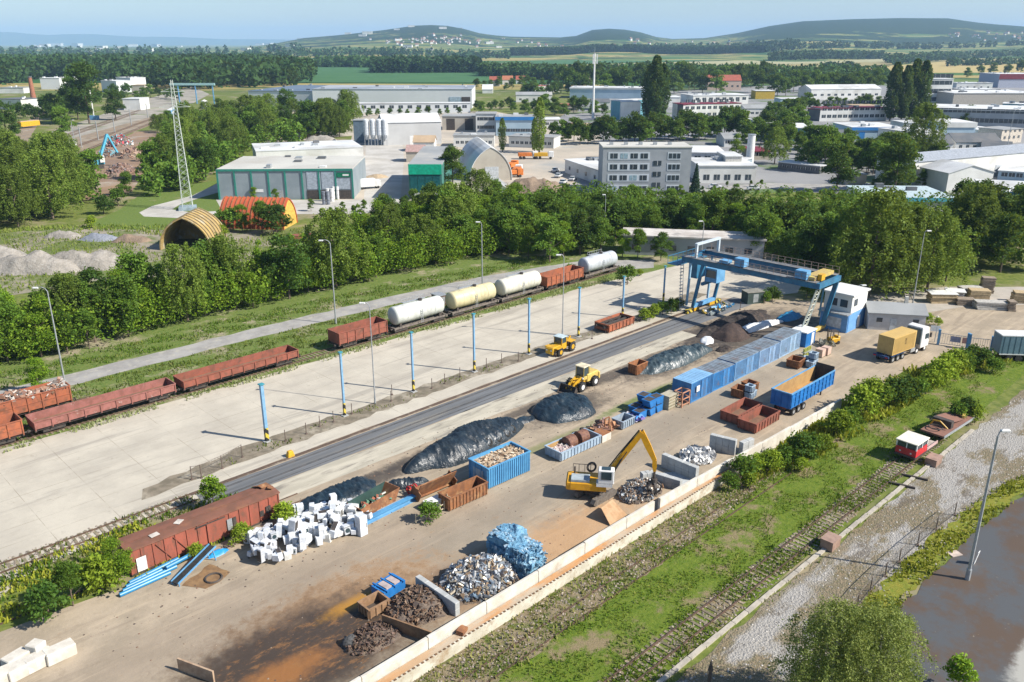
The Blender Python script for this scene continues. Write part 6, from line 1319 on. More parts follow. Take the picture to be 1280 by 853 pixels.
for x in (1.2, 6.7): MB().bx(x, x + .9, -.05, -.01, 1.4, 2.1).build('window', WIN, t)
MB().bx(3.3, 4.3, -.06, -.01, 0, 2.1).build('door', mat('pale door', (.5, .53, .55)), t); MB().box(6.0, 2.8, 3.6, .5, .5, 1.5).build('chimney', CONCW, ro)
# stacks of timber by the entrance road
r = random.Random(5)
stl = ['dark covered stack', 'white-grey stack', 'tan stack of sawn boards', 'pale board stack', 'long tan board stack', 'upright tan trestle', 'brown pallet stack', 'grey slab stack', 'leaning pale stack']
sts = [(1176, 378, 4.5, 2.2, 1.8), (1192, 376, 3, 2, 1.9), (1205, 381, 3, 2, 1.2), (1222, 373, 3.4, 2.2, 1.7), (1240, 386, 6.0, 2.0, 1.4), (1262, 388, 1.2, 1.8, 1.8), (1276, 378, 3, 2.2, 2.0), (1212, 368, 4, 2, 1.5), (1232, 366, 2.2, 1.6, 3.0)]
for i, (px, py, a, b_, c) in enumerate(sts):
    o = thing('timber_stack', stl[i] + ' in the timber yard beside the entrance road', 'timber stack', at(px, py), -.1 + r.uniform(-.2, .2), 'stacks in the timber yard'); k = max(2, int(c / .35))
    for j in range(k): MB().rbox((r.uniform(-.1, .1), r.uniform(-.1, .1), c * (j + .5) / k), (a, b_, c / k - .06), (0, 0, r.uniform(-.05, .05))).build('board_layer', mat('boards %d' % (i % 3), [(.50, .38, .22), (.48, .46, .42), (.30, .24, .18)][i % 3], scale=3), o)
    if i in (0, 1): MB().rbox((0, 0, c + .05), (a + .3, b_ + .3, .06), (.05, 0, 0)).build('cover_sheet', WHITE, o)
# ---- far town ----
HB = mat('hall white cladding', (.62, .64, .64), (.56, .58, .58), scale=.03, rough=.6)
t, L, Hh = bldg('logistics_hall', 'very long white logistics hall in the distance with grey saw roof', 'hall', (392, 136), (590, 136), 112, 60, HB, mat('hall grey roof', (.22, .25, .29), (.34, .36, .38), scale=.02, rough=.7))
MB().bx(L * .935, L * .99, -.3, -.05, 0, 8).build('dock_door', DARK, t); MB().bx(L * .86, L * .93, -.3, -.05, 0, 8).build('dock_door', mat('dock grey', (.35, .45, .52)), t)
t, L, Hh = bldg('logistics_hall', 'white end hall with dark slate roof at the left of the long hall', 'hall', (312, 133), (392, 134), 114, 90, HB, mat('slate blue roof', (.10, .14, .20), (.13, .17, .22), scale=.02, rough=.6))
bldg('hall', 'long low white wall building below the logistics hall', 'hall', (425, 142), (588, 141), 130, 8, HB, RW, rows=(3,), n=14, ww=3, hh=2)
bldg('hall', 'white gabled concrete plant hall left of the grey halls', 'hall', (480, 182), (552, 180), 154, 22, mat('plant wall', (.52, .52, .51), (.46, .46, .45), scale=.1), RW, kind='gable', rise=3, doors=((.5, 3, 4, WHITE),))
bldg('hall', 'tan walled hall with two big dark openings', 'hall', (553, 163), (595, 163), 146, 18, WB, RG, doors=((.25, 4.5, 6, DARK), (.8, 4.5, 6, DARK)))
bldg('office_block', 'small white two-storey office next to the tan hall', 'office building', (595, 166), (620, 166), 143, 14, WW, RG, rows=(2, 6.2), n=4, ww=2.2, hh=1.6)
bldg('hall', 'pale hall with blue band behind the poplars', 'hall', (620, 170), (668, 170), 147, 16, WBL, RG, rows=(2,), n=7, ww=2.4, hh=1.5, fascia=(GB, 1.4))
bldg('shed', 'long low grey roofed shed with white front below the tan hall', 'shed', (567, 184), (618, 184), 170, 12, WW, RG, rows=(1.5,), n=8, ww=1.4, hh=1.2)
bldg('shed', 'low grey shed with white front right of the young poplars', 'shed', (636, 184), (692, 186), 171, 12, WW, RG, rows=(1.5,), n=9, ww=1.4, hh=1.2)
bldg('house', 'small white house with tan roof beside the concrete plant', 'house', (517, 190), (543, 190), 178, 10, WW, RBR, kind='gable', rise=2.2)
bldg('house', 'small building with pinkish roof behind the green-fronted building', 'house', (508, 203), (530, 203), 190, 9, WB, mat('pinkish roof', (.42, .28, .25)), kind='gable', rise=2)
bldg('house', 'grey roofed barn behind the gravel heaps near the white arched hall', 'barn', (612, 246), (634, 246), 237, 8, WW, RG, kind='gabley', rise=2)
bldg('hall', 'long blue-ended white hall left of the tall poplars', 'hall', (712, 123), (804, 124), 110, 30, WBL, RW, fascia=(RW, 1))
bldg('hall', 'teal-sided white box building in front of the blue-ended hall', 'building', (776, 151), (800, 151), 128, 18, WW, RW)
bldg('hall', 'teal-walled lower part of the white box building', 'building', (763, 149), (776, 150), 126, 26, WTEAL, RW)
bldg('apartment_block', 'white three-storey block with dark left end behind the hedge trees', 'apartment building', (853, 150), (925, 148), 131, 14, WW, RM, rows=(2, 6, 10), n=10, ww=2.4, hh=1.8)
bldg('apartment_block', 'dark end bay of the white three-storey block', 'building', (846, 149), (853, 150), 131, 14, RD, RM)
bldg('hall', 'low white hall row between poplars and yellow shop', 'hall', (828, 134), (850, 134), 122, 20, WW, RW)
bldg('hall', 'white workshop halls behind the three-storey block', 'hall', (866, 131), (935, 130), 120, 25, WW, RW, rows=(3,), n=8, ww=3, hh=2)
bldg('house', 'large house with bright red tiled roof among far trees', 'house', (884, 113), (926, 113), 101, 16, mat('salmon wall', (.55, .42, .34)), RT, kind='gable', rise=5, rows=(3,), n=6, ww=2, hh=1.8)
bldg('shop', 'yellow fronted shop building near the red roofed house', 'shop', (944, 124), (968, 124), 114, 14, mat('shop yellow', (.55, .38, .05)), RW)
bldg('hall', 'long white gabled hall behind the apartment block', 'hall', (1013, 125), (1100, 124), 112, 22, WW, RW, kind='gable', rise=3, rows=(3,), n=10, ww=2.6, hh=1.6)
bldg('apartment_block', 'white apartment block with dark red roof edge and balconies', 'apartment building', (1024, 152), (1107, 151), 136, 13, WW, RM, rows=(2, 6.2, 10), n=12, ww=2.6, hh=1.8)
bldg('apartment_block', 'dark slate end of the apartment block with balconies', 'building', (1008, 150), (1024, 152), 136, 13, RD, RM)  # separate end box with a darker wall colour
bldg('hall', 'teal-sided flat hall with white roof left of the blue box', 'hall', (962, 176), (1010, 177), 160, 26, WTEAL, RW)
bldg('hall', 'blue and white service hall under the apartment block', 'hall', (1064, 176), (1124, 176), 160, 26, WBL, RW, fascia=(GB, 1.2), doors=((.2, 3, 4, GB), (.6, 3, 4, WHITE)))
bldg('tower_office', 'white four-storey office building right of the tall poplars', 'office building', (1153, 130), (1187, 130), 99, 18, WW, RW, rows=(2, 8, 14, 19), n=5, ww=4, hh=3)
bldg('hall', 'maroon-topped grey factory at the far right edge', 'factory', (1247, 110), (1300, 110), 93, 40, mat('lilac grey wall', (.42, .44, .52)), RW, fascia=(RM, 5))
bldg('factory', 'wide flat factory with long window rows at the right', 'factory', (1165, 160), (1300, 164), 137, 45, WG, RW, rows=(3.5, 8.5), n=22, ww=2.4, hh=2.2)
bldg('factory', 'pale factory roofs behind the long window rows', 'factory', (1190, 133), (1300, 133), 117, 45, mat('beige wall', (.46, .42, .36)), RW)
bldg('factory', 'dark sided roof extension above the factory', 'factory', (1200, 122), (1245, 122), 112, 20, RD, RW)
bldg('hall', 'small blue and white box building with teal side', 'building', (1176, 180), (1216, 180), 154, 20, WBL, RW, fascia=(WW, 2))
bldg('hall', 'white flat hall left of the blue and white box', 'building', (1136, 184), (1176, 182), 166, 20, WW, RW, rows=(2,), n=4)
bldg('house', 'white house with dark hipped roof behind the white halls', 'house', (1162, 192), (1190, 192), 180, 12, WW, RD, kind='gable', rise=3, rows=(1.5,), n=4, ww=1.2, hh=1.4)
bldg('house', 'wide white house with dark roof at the right', 'house', (1193, 190), (1250, 190), 178, 14, WW, RD, kind='gable', rise=3, rows=(1.5,), n=6, ww=1.2, hh=1.4)
bldg('house', 'cream corner house at the right edge behind the dark roofed house', 'house', (1250, 180), (1276, 178), 163, 12, mat('cream wall', (.56, .50, .42)), RG, rows=(2, 5), n=4)
t, L, Hh = bldg('warehouse', 'white gable-ended warehouse at the right with grey side', 'warehouse', (1182, 241), (1238, 239), 217, 14, WW, RW, kind='gabley', rise=2.2)
t, L, Hh = bldg('warehouse', 'long white warehouse wall with grey roof behind the gable end', 'warehouse', (1140, 232), (1310, 214), 203, 15, WW, mat('pale blue grey roof', (.34, .37, .41)), kind='gable', rise=1.6, doors=((.3, 4, 4, mat('pale door', (.5, .53, .55))), (.6, 4, 4, mat('pale door', (.5, .53, .55)))))
bldg('hall', 'long low hall with pale blue roof just beyond the trees at the right', 'hall', (1086, 267), (1192, 268), 248, 20, WW, mat('pale blue roof', (.50, .55, .62)), over=.3, fascia=(mat('aqua band', (.1, .45, .6)), .8))
t, L, Hh = bldg('blue_trim_building', 'white building with bright blue roof edge at the right edge', 'building', (1230, 268), (1300, 272), 240, 22, WW, RW, rows=(1.5, 4.6), n=7, ww=1.1, hh=1.1, fascia=(GB, .8))
bldg('shed', 'long low shed with curved white roof edge behind the side road', 'shed', (972, 212), (1024, 218), 203, 8, RD, RW, rows=(1,), n=8, ww=1.4, hh=1)
bldg('shed', 'small tan garage beside the trees behind the side road', 'garage', (1058, 231), (1082, 231), 219, 8, WB, RG)
for i, (px, py, top, lab) in enumerate(((612, 108, 98, 'white house with red roof at the far village edge, left'), (628, 106, 97, 'white house with orange roof at the far village edge, middle'), (645, 105, 97, 'pale house with red roof at the far village edge, right'), (725, 104, 97, 'pale house with tan roof below the far road'), (603, 117, 109, 'white flat building left of the far village'), (1000, 107, 100, 'low white house left of the far gabled hall'))):
    bldg('house', lab, 'house', (px, py), (px + 13, py), top + 3, 14, WW, (RT, mat('orange roof', (.42, .16, .08)), RT, RBR, RW, RW)[i], kind='gable', rise=4)
for q in (((0, 137), (28, 138), 124, 'white-walled shed with dark roof at the left edge by the siding', WW, RD), ((52, 112), (76, 112), 98, 'white building with blue front in the far left', HB, RW), ((76, 110), (92, 110), 97, 'white building right of the blue-fronted one in the far left', HB, RW), ((128, 115), (147, 116), 101, 'pale tower-like block among trees at the far left', HB, RW), ((147, 113), (165, 114), 97, 'bright white block above the railway yard', HB, RW), ((155, 138), (176, 138), 124, 'white shed with pale roof beside the railway yard', WW, RW), ((0, 117), (30, 117), 110, 'low pale warehouse at the far left edge', WW, RG), ((165, 118), (182, 118), 107, 'beige building above the railway yard', WB, RBR), ((344, 158), (367, 158), 140, 'old grey-roofed house in front of the logistics hall', WB, RG), ((60, 190), (74, 190), 180, 'small white hut by the railway lines', WW, RW), ((276, 150), (296, 150), 141, 'grey-roofed hut behind the lattice pylon', WG, RG)):
    bldg('shed' if q[2] > 120 else 'hall', q[3], 'building', q[0], q[1], q[2], 16, q[4], q[5])
# brick chimney, silos
P = at(42, 124); t = thing('brick_chimney', 'slender brick-red chimney at the far left', 'chimney', P); MB().cyl((0, 0, 0), (0, 0, hz(42, 124, 97)), 2.2, 1.4, 12).build('stack', mat('brick red', (.35, .14, .08)), t); MB().cyl((0, 0, hz(42, 124, 97)), (0, 0, hz(42, 124, 97) + .8), 1.7, 1.7, 12).build('rim', RD, t)
sl = ['leftmost', 'second', 'third', 'rightmost']
for i, px in enumerate((459, 467, 475, 482)):
    P = at(px, 182); hh = hz(px, 182, 149); t = thing('silo', sl[i] + ' of the four white cement silos at the concrete plant', 'silo', P, 0, 'cement silos')
    MB().lathe((0, 0, 2.5), (0, 0, 1), [(0, .4), (2.2, 1.35), (hh - 2.9, 1.35), (hh - 2.4, .5)], 14).build('tank', mat('silo white', (.6, .63, .66)), t, smooth=False)
    for a in range(4): MB().beam((math.cos(a * 1.57 + .78) * 1.2, math.sin(a * 1.57 + .78) * 1.2, 0), (math.cos(a * 1.57 + .78) * 1.2, math.sin(a * 1.57 + .78) * 1.2, 5), .2).build('leg', GREYP, t)
P = at(452, 178); t = thing('mixing_tower', 'dark blue-grey mixing tower left of the silos', 'tower', P); MB().box(0, 0, 0, 6, 5, 10).build('wall', mat('tower slate', (.16, .22, .28)), t); MB().box(0, 0, 10, 6.4, 5.4, .4).build('roof', RG, t)
for i, (px, lab) in enumerate(((258, 'tall white silo behind the lattice pylon'),)):
    P = at(px, 150); t = thing('silo', lab, 'silo', P); MB().cyl((0, 0, 0), (0, 0, 11), 1.8, 1.8, 14).build('tank', WHITE, t); MB().cyl((0, 0, 11), (0, 0, 11.8), 1.8, .4, 14).build('top', WHITE, t)
o = mound('blue_tarp', 'bright blue sheet covered heap among the trees behind the pylon', 'tarp heap', *UV(246, 153), 14, 8, 4, mat('bright blue sheet', (.04, .24, .42)), 51, step=1.0, wr=.3)
# telecom mast, pylon, mast
P = at(741, 148); hh = hz(741, 148, 67); t = thing('telecom_mast', 'tall white tubular telecom mast with antennas beside the white box building', 'mast', P)
MB().cyl((0, 0, 0), (0, 0, hh), .85, .45, 10).build('pole', WHITE, t)
for z in (hh - 3, hh - 6):
    for k in range(3): a = k * 2.09; MB().box(math.cos(a) * 1.5, math.sin(a) * 1.5, z, .7, .4, 2.6).build('antenna', WHITE, t)
MB().cyl((0, 0, hh), (0, 0, hh + 4), .12, .06, 6).build('spike', GREYP, t)
P = at(118, 150); t = thing('radio_mast', 'slim white leaning-looking mast before the big dark tree at the left', 'mast', P); MB().cyl((0, 0, 0), (0, 0, hz(118, 150, 78)), .45, .22, 8).build('pole', WHITE, t); MB().box(0, 0, 0, 5, 3, 2.5).build('base_hut', LBLUE, t)
P = at(235, 262); hh = hz(235, 262, 100); t = thing('lattice_pylon', 'tall pale green lattice power pylon beside the grey warehouse', 'pylon', P, .3); PG = mat('pylon grey', (.46, .50, .46), (.38, .42, .38), scale=1)
def pw(z): return 1.15 * (1 - z / hh) ** .8 + .22
lv = [0]
while lv[-1] < hh - 1.2: lv.append(lv[-1] + max(1.1, pw(lv[-1]) * 1.5))
lv[-1] = hh
for c in range(4):
    sx, sy = ((-1, -1), (1, -1), (1, 1), (-1, 1))[c]; mb = MB()
    for a, b in zip(lv[:-1], lv[1:]): mb.beam((sx * pw(a), sy * pw(a), a), (sx * pw(b), sy * pw(b), b), .11)
    mb.build('leg', PG, t)
    mb = MB(); nx_, ny_ = ((1, -1), (1, 1), (-1, 1), (-1, -1))[c]
    for a, b in zip(lv[:-1], lv[1:]): mb.beam((sx * pw(a), sy * pw(a), a), (nx_ * pw(b), ny_ * pw(b), b), .05); mb.beam((nx_ * pw(a), ny_ * pw(a), a), (sx * pw(b), sy * pw(b), b), .05)
    mb.build('bracing', PG, t)
MB().box(0, 0, 0, 4.6, 4.6, .9).build('footing', mat('footing blue grey', (.3, .38, .42)), t)
for z, w2 in ((hh - 3, 3.0), (hh - 7, 4.0)):
    mb = MB(); mb.beam((-w2, 0, z), (w2, 0, z), .12); mb.beam((-w2, 0, z), (0, 0, z + 1), .08); mb.beam((w2, 0, z), (0, 0, z + 1), .08); mb.build('crossarm', PG, t)
P = at(225, 130); t = thing('rail_gantry', 'pale portal signal gantry over the distant railway yard', 'gantry', P); d = (at(268, 130) - P).length
for x in (0, d / 2, d): MB().beam((x, 0, 0), (x, 0, 14), .7).build('post', LBLUE, t)
MB().bx(-6, d + 2, -.6, .6, 13.6, 15.2).build('beam', mat('aqua beam', (.35, .55, .55)), t)
# trains in the distance
t = thing('passenger_train', 'blue and white train standing in the distant railway yard', 'train', at(212, 147), math.atan2((at(243, 129) - at(212, 147)).y, (at(243, 129) - at(212, 147)).x)); 
for i in range(3): c = MB().bx(i * 24, i * 24 + 23, -1.5, 1.5, .8, 4.2).build('carriage', mat('train blue', (.12, .32, .55)), t, bevel=.2); MB().bx(i * 24 + 1, i * 24 + 22, -1.56, -1.5, 2.2, 3.2).build('window_band', WHITE, c); MB().bx(i * 24, i * 24 + 23, -1.3, 1.3, 4.2, 4.5).build('roof', WHITE, c)
t = thing('maintenance_railcar', 'small yellow railcar on the siding at the left', 'railcar', at(37, 160), 1.2); MB().bx(-6, 6, -1.4, 1.4, .9, 3.6).build('body', YEL, t, bevel=.15); MB().bx(-5.8, 5.8, -1.2, 1.2, 3.6, 3.9).build('roof', RBR, t)
for i, q in enumerate((((-20, 226), (198, 146)), ((-10, 238), (202, 149)), ((60, 180), (170, 142)), ((62, 176), (175, 138)))):
    A, B_ = at(*q[0]), at(*q[1]); t = thing('railway_track', ['nearest', 'second', 'third', 'farthest'][i] + ' of the distant railway tracks at the left', 'railway track', A, math.atan2((B_ - A).y, (B_ - A).x)); Ld = (B_ - A).length
    for s in (-.75, .75): MB().bx(0, Ld, s - .1, s + .1, .05, .3).build('rail', STEEL, t)
for i in range(9):
    f = i / 8; P = at(20 + 165 * f, 222 - 74 * f); t = thing('catenary_mast', 'grey catenary mast beside the distant railway tracks', 'mast', P, -.4, 'catenary masts'); MB().beam((0, 0, 0), (0, 0, 9), .3).build('pole', GREYP, t); MB().beam((0, 0, 8), (-4, 0, 7.4), .15).build('bracket', GREYP, t)
# scrapyard with crane at left
scr = [(150, 182, 14, 9, 4.2, 'far car-body scrap heap with red and teal pieces', [(.1, .25, .3), (.45, .04, .06), (.5, .5, .5), (.08, .08, .1), (.3, .15, .1)]), (170, 196, 16, 9, 3.2, 'brown scrap heap at the right of the far scrapyard', [(.25, .14, .09), (.35, .25, .18), (.2, .12, .1)]), (152, 218, 13, 8, 3, 'round heap of brown scrap nearest in the far scrapyard', [(.2, .12, .1), (.3, .2, .15), (.12, .1, .1)]), (135, 196, 9, 6, 3, 'dark scrap heap under the blue scrapyard crane', [(.1, .08, .08), (.25, .15, .1), (.15, .3, .35)])]
for px, py, a, b_, c, lab, cc in scr:
    u, v = UV(px, py); t = YT('scrap_heap', lab, 'scrap heap', u, v, .5); r = random.Random(px); mb = MB()
    mound('heap_core', None, None, 0, 0, a, b_, c, SM, px, par=t, step=.8)
    for i in range(260):
        q, w2 = r.uniform(0, 6.28), math.sqrt(r.random()); x, y = math.cos(q) * w2 * a / 2, math.sin(q) * w2 * b_ / 2; s = r.uniform(.5, 2); mb.rbox((x, y, c * (1 - w2 * w2) + .2), (s, s * .6, s * .3), (r.uniform(-1, 1), r.uniform(-1, 1), r.uniform(0, 6)))
    mb.build('scrap_pieces', pal('far scrap %d' % px, cc, .6), t)['kind'] = 'stuff'
t = thing('scrapyard_crane', 'light blue scrap-loading crane among the heaps at the left', 'excavator', at(122, 211), .7); MB().box(0, 0, 1.5, 5, 3, 2.6).build('upper_body', mat('crane cyan', (.10, .42, .58)), t, bevel=.2); MB().box(0, 0, 0, 4, 3.4, 1.5).build('undercarriage', DARK, t); MB().beam((1, 0, 3), (5.5, 1.5, 12), .8).build('boom', mat('crane cyan', (.10, .42, .58)), t); MB().beam((5.5, 1.5, 12), (8.5, 2.5, 5), .6).build('stick', mat('crane cyan', (.10, .42, .58)), t); MB().box(8.5, 2.5, 3.8, 1.4, 1.4, 1.2).build('grab', DARK, t); MB().box(1.6, -1.6, 2.4, 1.6, 1.4, 2.4).build('cab', WHITE, t)
# compound heaps and machines
HE = mat('heap earth', (.27, .20, .14), (.20, .15, .11), scale=.6, rough=.95, bump=.3); HP = mat('pale gravel', (.33, .30, .26), (.24, .22, .19), scale=.6, rough=.95, bump=.3, c3=(.40, .38, .34), s3=2)
for px, py, a, b_, c, mm, lab in ((40, 338, 22, 9, 3.4, HP, 'long pale gravel heap at the left above the trees'), (105, 332, 24, 9, 3.0, HP, 'second pale gravel heap right of the first at the left'), (-5, 325, 14, 9, 3, HP, 'gravel heap cut by the left frame edge'), (78, 297, 9, 4, 1.6, HP, 'small grey rubble heap on the spoil ground'), (125, 300, 10, 4, 1.5, mat('bluish rubble', (.30, .32, .36), (.22, .24, .28), bump=.3), 'small bluish rubble heap on the spoil ground'), (165, 302, 9, 4, 1.6, HE, 'brown earth heap beside the ochre arched shed'), (668, 243, 22, 12, 5, HE, 'brown earth heap left of the grey office block'), (630, 240, 14, 7, 3, HP, 'pale gravel heap behind the trees, left of the earth heap'), (378, 172, 26, 10, 2.6, mat('sand', (.50, .38, .24), (.42, .33, .22), bump=.3), 'sand heap behind the white roofed hall'), (400, 176, 16, 8, 2.6, HP, 'pale heap beside the sand behind the white roofed hall'), (470, 222, 9, 5, 1.2, mat('sand', (.50, .38, .24)), 'flat tan heap of bricks between the warehouse and green building')):
    u, v = UV(px, py); mound('gravel_heap', lab, 'heap', u, v, a, b_, c, mm, px + 3, rz=-.75 if py > 280 else -.7, step=.5 if py > 240 else 1.0, prof=.9, wr=.3)
# cars
def car():
    t = thing('parked_car', 'x', 'car', (0, 0, 0), 0, 'parked cars'); m = mat('car paint', (.62, .63, .64), rough=.3)
    MB().prism([(-2.1, .3), (2.1, .3), (2.15, .8), (1.2, .95), (-1.9, 1.0), (-2.1, .8)], -.85, .85, 'y').build('body', m, t, bevel=.05)
    MB().prism([(-1.6, .95), (1.0, .93), (.4, 1.42), (-1.2, 1.45)], -.72, .72, 'y').build('cabin_glass', GLASS, t); MB().bx(-1.15, .35, -.7, .7, 1.42, 1.48).build('roof', m, t)
    for x in (-1.3, 1.3):
        for y in (-.78, .78): MB().cyl((x, y - .1, .32), (x, y + .1, .32), .32, n=10).build('wheel', BLACK, t)
    return t
c0 = car(); cs = [(894, 236, 0, 'white car on the forecourt between the office and the white workshop'), (942, 238, 0, 'white car in front of the low white workshop'), (1043, 238, 1.4, 'white van-like car on the side road before the dark trees'), (694, 215, 1.2, 'car in the row left of the office annex, farthest'), (698, 222, 1.2, 'car in the row left of the office annex, second'), (704, 230, 1.2, 'car in the row left of the office annex, third'), (705, 239, .2, 'car in the row left of the office annex, nearest'), (716, 226, 1.2, 'single car beside the office annex wall'), (1130, 262, .1, 'car half hidden by the low blue-roofed hall'), (1086, 236, .1, 'car by the small tan garage')]
for i, (px, py, a, lab) in enumerate(cs):
    o = c0 if i == 0 else copy_tree(c0); o.location = at(px, py) + Vector((0, 0, .07)); o.rotation_euler = (0, 0, a); o['label'] = lab
for i, (px, py, a) in enumerate(((647, 218, 1.4), (640, 222, .3), (660, 199, .1), (640, 212, 1.2), (680, 199, 0))):
    t = thing('construction_truck', ['orange tipper truck right of the white arched hall', 'small orange machine at the corner of the white arched hall', 'long orange machine at the back of the compound', 'second orange truck beside the white arched hall', 'yellow machine at the back of the compound'][i], 'truck', at(px, py), a); m = mat('truck orange', (.58, .17, .03)) if i < 4 else YEL
    MB().bx(-4, 1.5, -1.25, 1.25, 1.2, 2.5).build('tipper_body', m, t, bevel=.05); MB().bx(1.8, 3.8, -1.2, 1.2, .8, 3.0).build('cab', m if i % 2 else WHITE, t, bevel=.1); MB().bx(3.78, 3.84, -1, 1, 1.8, 2.7).build('windscreen', GLASS, t)
    for x in (-3, -1.6, 2.6):
        for y in (-1.05, 1.05): MB().cyl((x, y - .2, .55), (x, y + .2, .55), .55, n=10).build('wheel', BLACK, t)
for i, (px, py) in enumerate(((413, 252), (420, 249), (408, 256))):
    o = thing('white_container_stack', ['white stacked drums before the loading door, middle', 'white stacked drums before the loading door, right', 'dark stacked drums before the loading door, left'][i], 'drums', at(px, py)); mm = WHITE if i < 2 else mat('drum slate', (.2, .22, .26))
    for x in (-.6, .6):
        for z in (0, 1.3, 2.6): MB().cyl((x, 0, z), (x, 0, z + 1.2), .55, n=10).build('drum', mm, o)
t = thing('van', 'white covered lorry beside the green-trimmed warehouse', 'lorry', at(461, 236), .5); MB().bx(-3.5, 2, -1.2, 1.2, .8, 3.2).build('box_body', WHITE, t); MB().bx(2.05, 3.8, -1.15, 1.15, .6, 2.6).build('cab', WHITE, t, bevel=.1); MB().bx(3.78, 3.84, -1, 1, 1.5, 2.3).build('windscreen', GLASS, t); [MB().cyl((x, y - .15, .45), (x, y + .15, .45), .45, n=10).build('wheel', BLACK, t) for x in (-2.4, 2.8) for y in (-1, 1)]
t = thing('rusty_bin', 'rusty steel bin lying before the ochre arched shed bushes', 'bin', at(378, 303), .3); MB().box(0, 0, .2, 4.5, 2.2, 1.5).build('body', BARE, t); MB().box(0, 0, 1.7, 4.7, 2.4, .12).build('rim', RUST, t)
# distant village houses on the hill
hp = thing('village_house', 'tiny pale village house on the wooded hillside', 'house', (0, 0, 0), 0, 'village houses on the hill'); MB().box(0, 0, -6, 13, 10, 13).build('wall', WW, hp); MB().prism([(-6, 7), (6, 7), (0, 12)], -7.5, 7.5).build('roof', mat('village roof', (.26, .15, .11)), hp)
r = random.Random(23)
def hill_pt(px, py):
    for Y in np.arange(2300, 7200, 60):
        z = terrain(px, Y); 
        if height_at(Y, py) <= z: return Vector(((px - 640) * KX * Y, Y, z))
    return None
cnt = 0
for i in range(120):
    px, py = (r.gauss(545, 38), r.gauss(52.5, 3)) if i < 70 else (r.uniform(640, 940), r.gauss(56, 3)) if i < 95 else (r.uniform(1180, 1280), r.gauss(47, 3))
    P = hill_pt(px, py)
    if P is None: continue
    o = hp if cnt == 0 else copy_tree(hp); o.location = P; o.rotation_euler = (0, 0, r.uniform(0, 3)); s = r.uniform(.5, 1.1); o.scale = (s, s, s); cnt += 1
fp = thing('far_house', 'tiny white building in the far plain', 'house', (0, 0, 0), 0, 'far buildings in the plain'); MB().box(0, 0, 0, 26, 16, 9).build('wall', WW, fp); MB().box(0, 0, 9, 27, 17, 1.5).build('roof', RW, fp)
for i in range(70):
    px, py = r.uniform(-20, 640), r.uniform(59, 72) if i > 25 else r.uniform(57.5, 60); 
    if py > 66 and px < 340: continue
    P = at(px, py); P.z = terrain(px, P.y); o = fp if i == 0 else copy_tree(fp); o.location = P; s = r.uniform(.5, 1.3) * P.y / 3000; o.scale = (s, s, max(.4, s * .7)); o.rotation_euler = (0, 0, r.uniform(-.5, .5))

EX = [((1068, 142), (1098, 142), 133, WW, RBR, 'tan-roofed white hall above the apartment block with balconies'), ((1134, 142), (1150, 142), 130, WB, RG, 'narrow beige hall between the poplars and the factory'), ((1195, 112), (1240, 112), 104, WW, RW, 'long white hall left of the maroon-topped factory'), ((870, 144), (900, 143), 136, WB, RW, 'beige hall peeking over the three-storey block'), ((700, 141), (722, 141), 132, WB, RT, 'red-roofed shed at the foot of the telecom mast'), ((668, 116), (700, 115), 108, WW, RT, 'white house with long red roof near the far road'), ((905, 184), (925, 184), 174, WW, RG, 'small gabled house left of the chimney'), ((1078, 206), (1104, 206), 195, WW, RD, 'dark-roofed white house among the right clump of trees'), ((1160, 148), (1190, 148), 139, RM, RW, 'maroon-walled hall under the four-storey office'), ((1225, 194), (1262, 196), 184, WTEAL, RD, 'teal workshop with dark roof behind the flat white hall'), ((1265, 206), (1300, 208), 196, WW, RG, 'grey-roofed hall at the right edge behind the long warehouse'), ((940, 200), (962, 200), 190, WB, RM, 'low building with maroon roof right of the white chimney'), ((1128, 222), (1160, 222), 209, WW, RG, 'small white hall left of the gable-ended warehouse'), ((1218, 205), (1262, 203), 193, WW, RW, 'flat white hall behind the long white warehouse'), ((1100, 196), (1132, 195), 184, WB, RG, 'beige flat hall below the blue service hall'), ((1250, 148), (1300, 150), 130, WTEAL, RW, 'teal-walled hall behind the factory at the right edge'), ((1120, 128), (1150, 128), 117, WG, RW, 'grey hall left of the white four-storey office'), ((905, 160), (940, 160), 150, WBL, RW, 'pale blue hall right of the three-storey block'), ((700, 168), (738, 170), 157, WG, RBR, 'tan-roofed shed near the telecom mast'), ((930, 146), (962, 146), 136, WW, RG, 'white shed right of the three-storey block'), ((1040, 182), (1062, 182), 170, WW, RD, 'dark-roofed white shed left of the service hall'), ((1128, 164), (1160, 164), 154, WW, RW, 'white flat hall behind the pale loose tree'), ((1246, 226), (1300, 230), 214, WBL, RW, 'pale blue hall in front of the long white warehouse'), ((645, 128), (690, 128), 119, WW, RG, 'long pale shed near the far village houses'), ((975, 134), (1005, 134), 124, WBL, RW, 'pale blue hall right of the yellow fronted shop'), ((1220, 176), (1250, 175), 163, WW, RW, 'white box hall right of the blue and white box'), ((668, 160), (700, 160), 150, WW, RW, 'white workshop right of the blue banded hall'), ((740, 138), (762, 138), 128, WW, RD, 'dark-roofed white shed left of the teal-walled part')]
for a, b, tp, w_, r__, lab in EX: bldg('hall', lab, 'building', a, b, tp, 16, w_, r__, kind='gable' if r__ in (RG, RD) else 'flat', rise=1.8, rows=(1.6,), n=5, ww=1.8, hh=1.3)
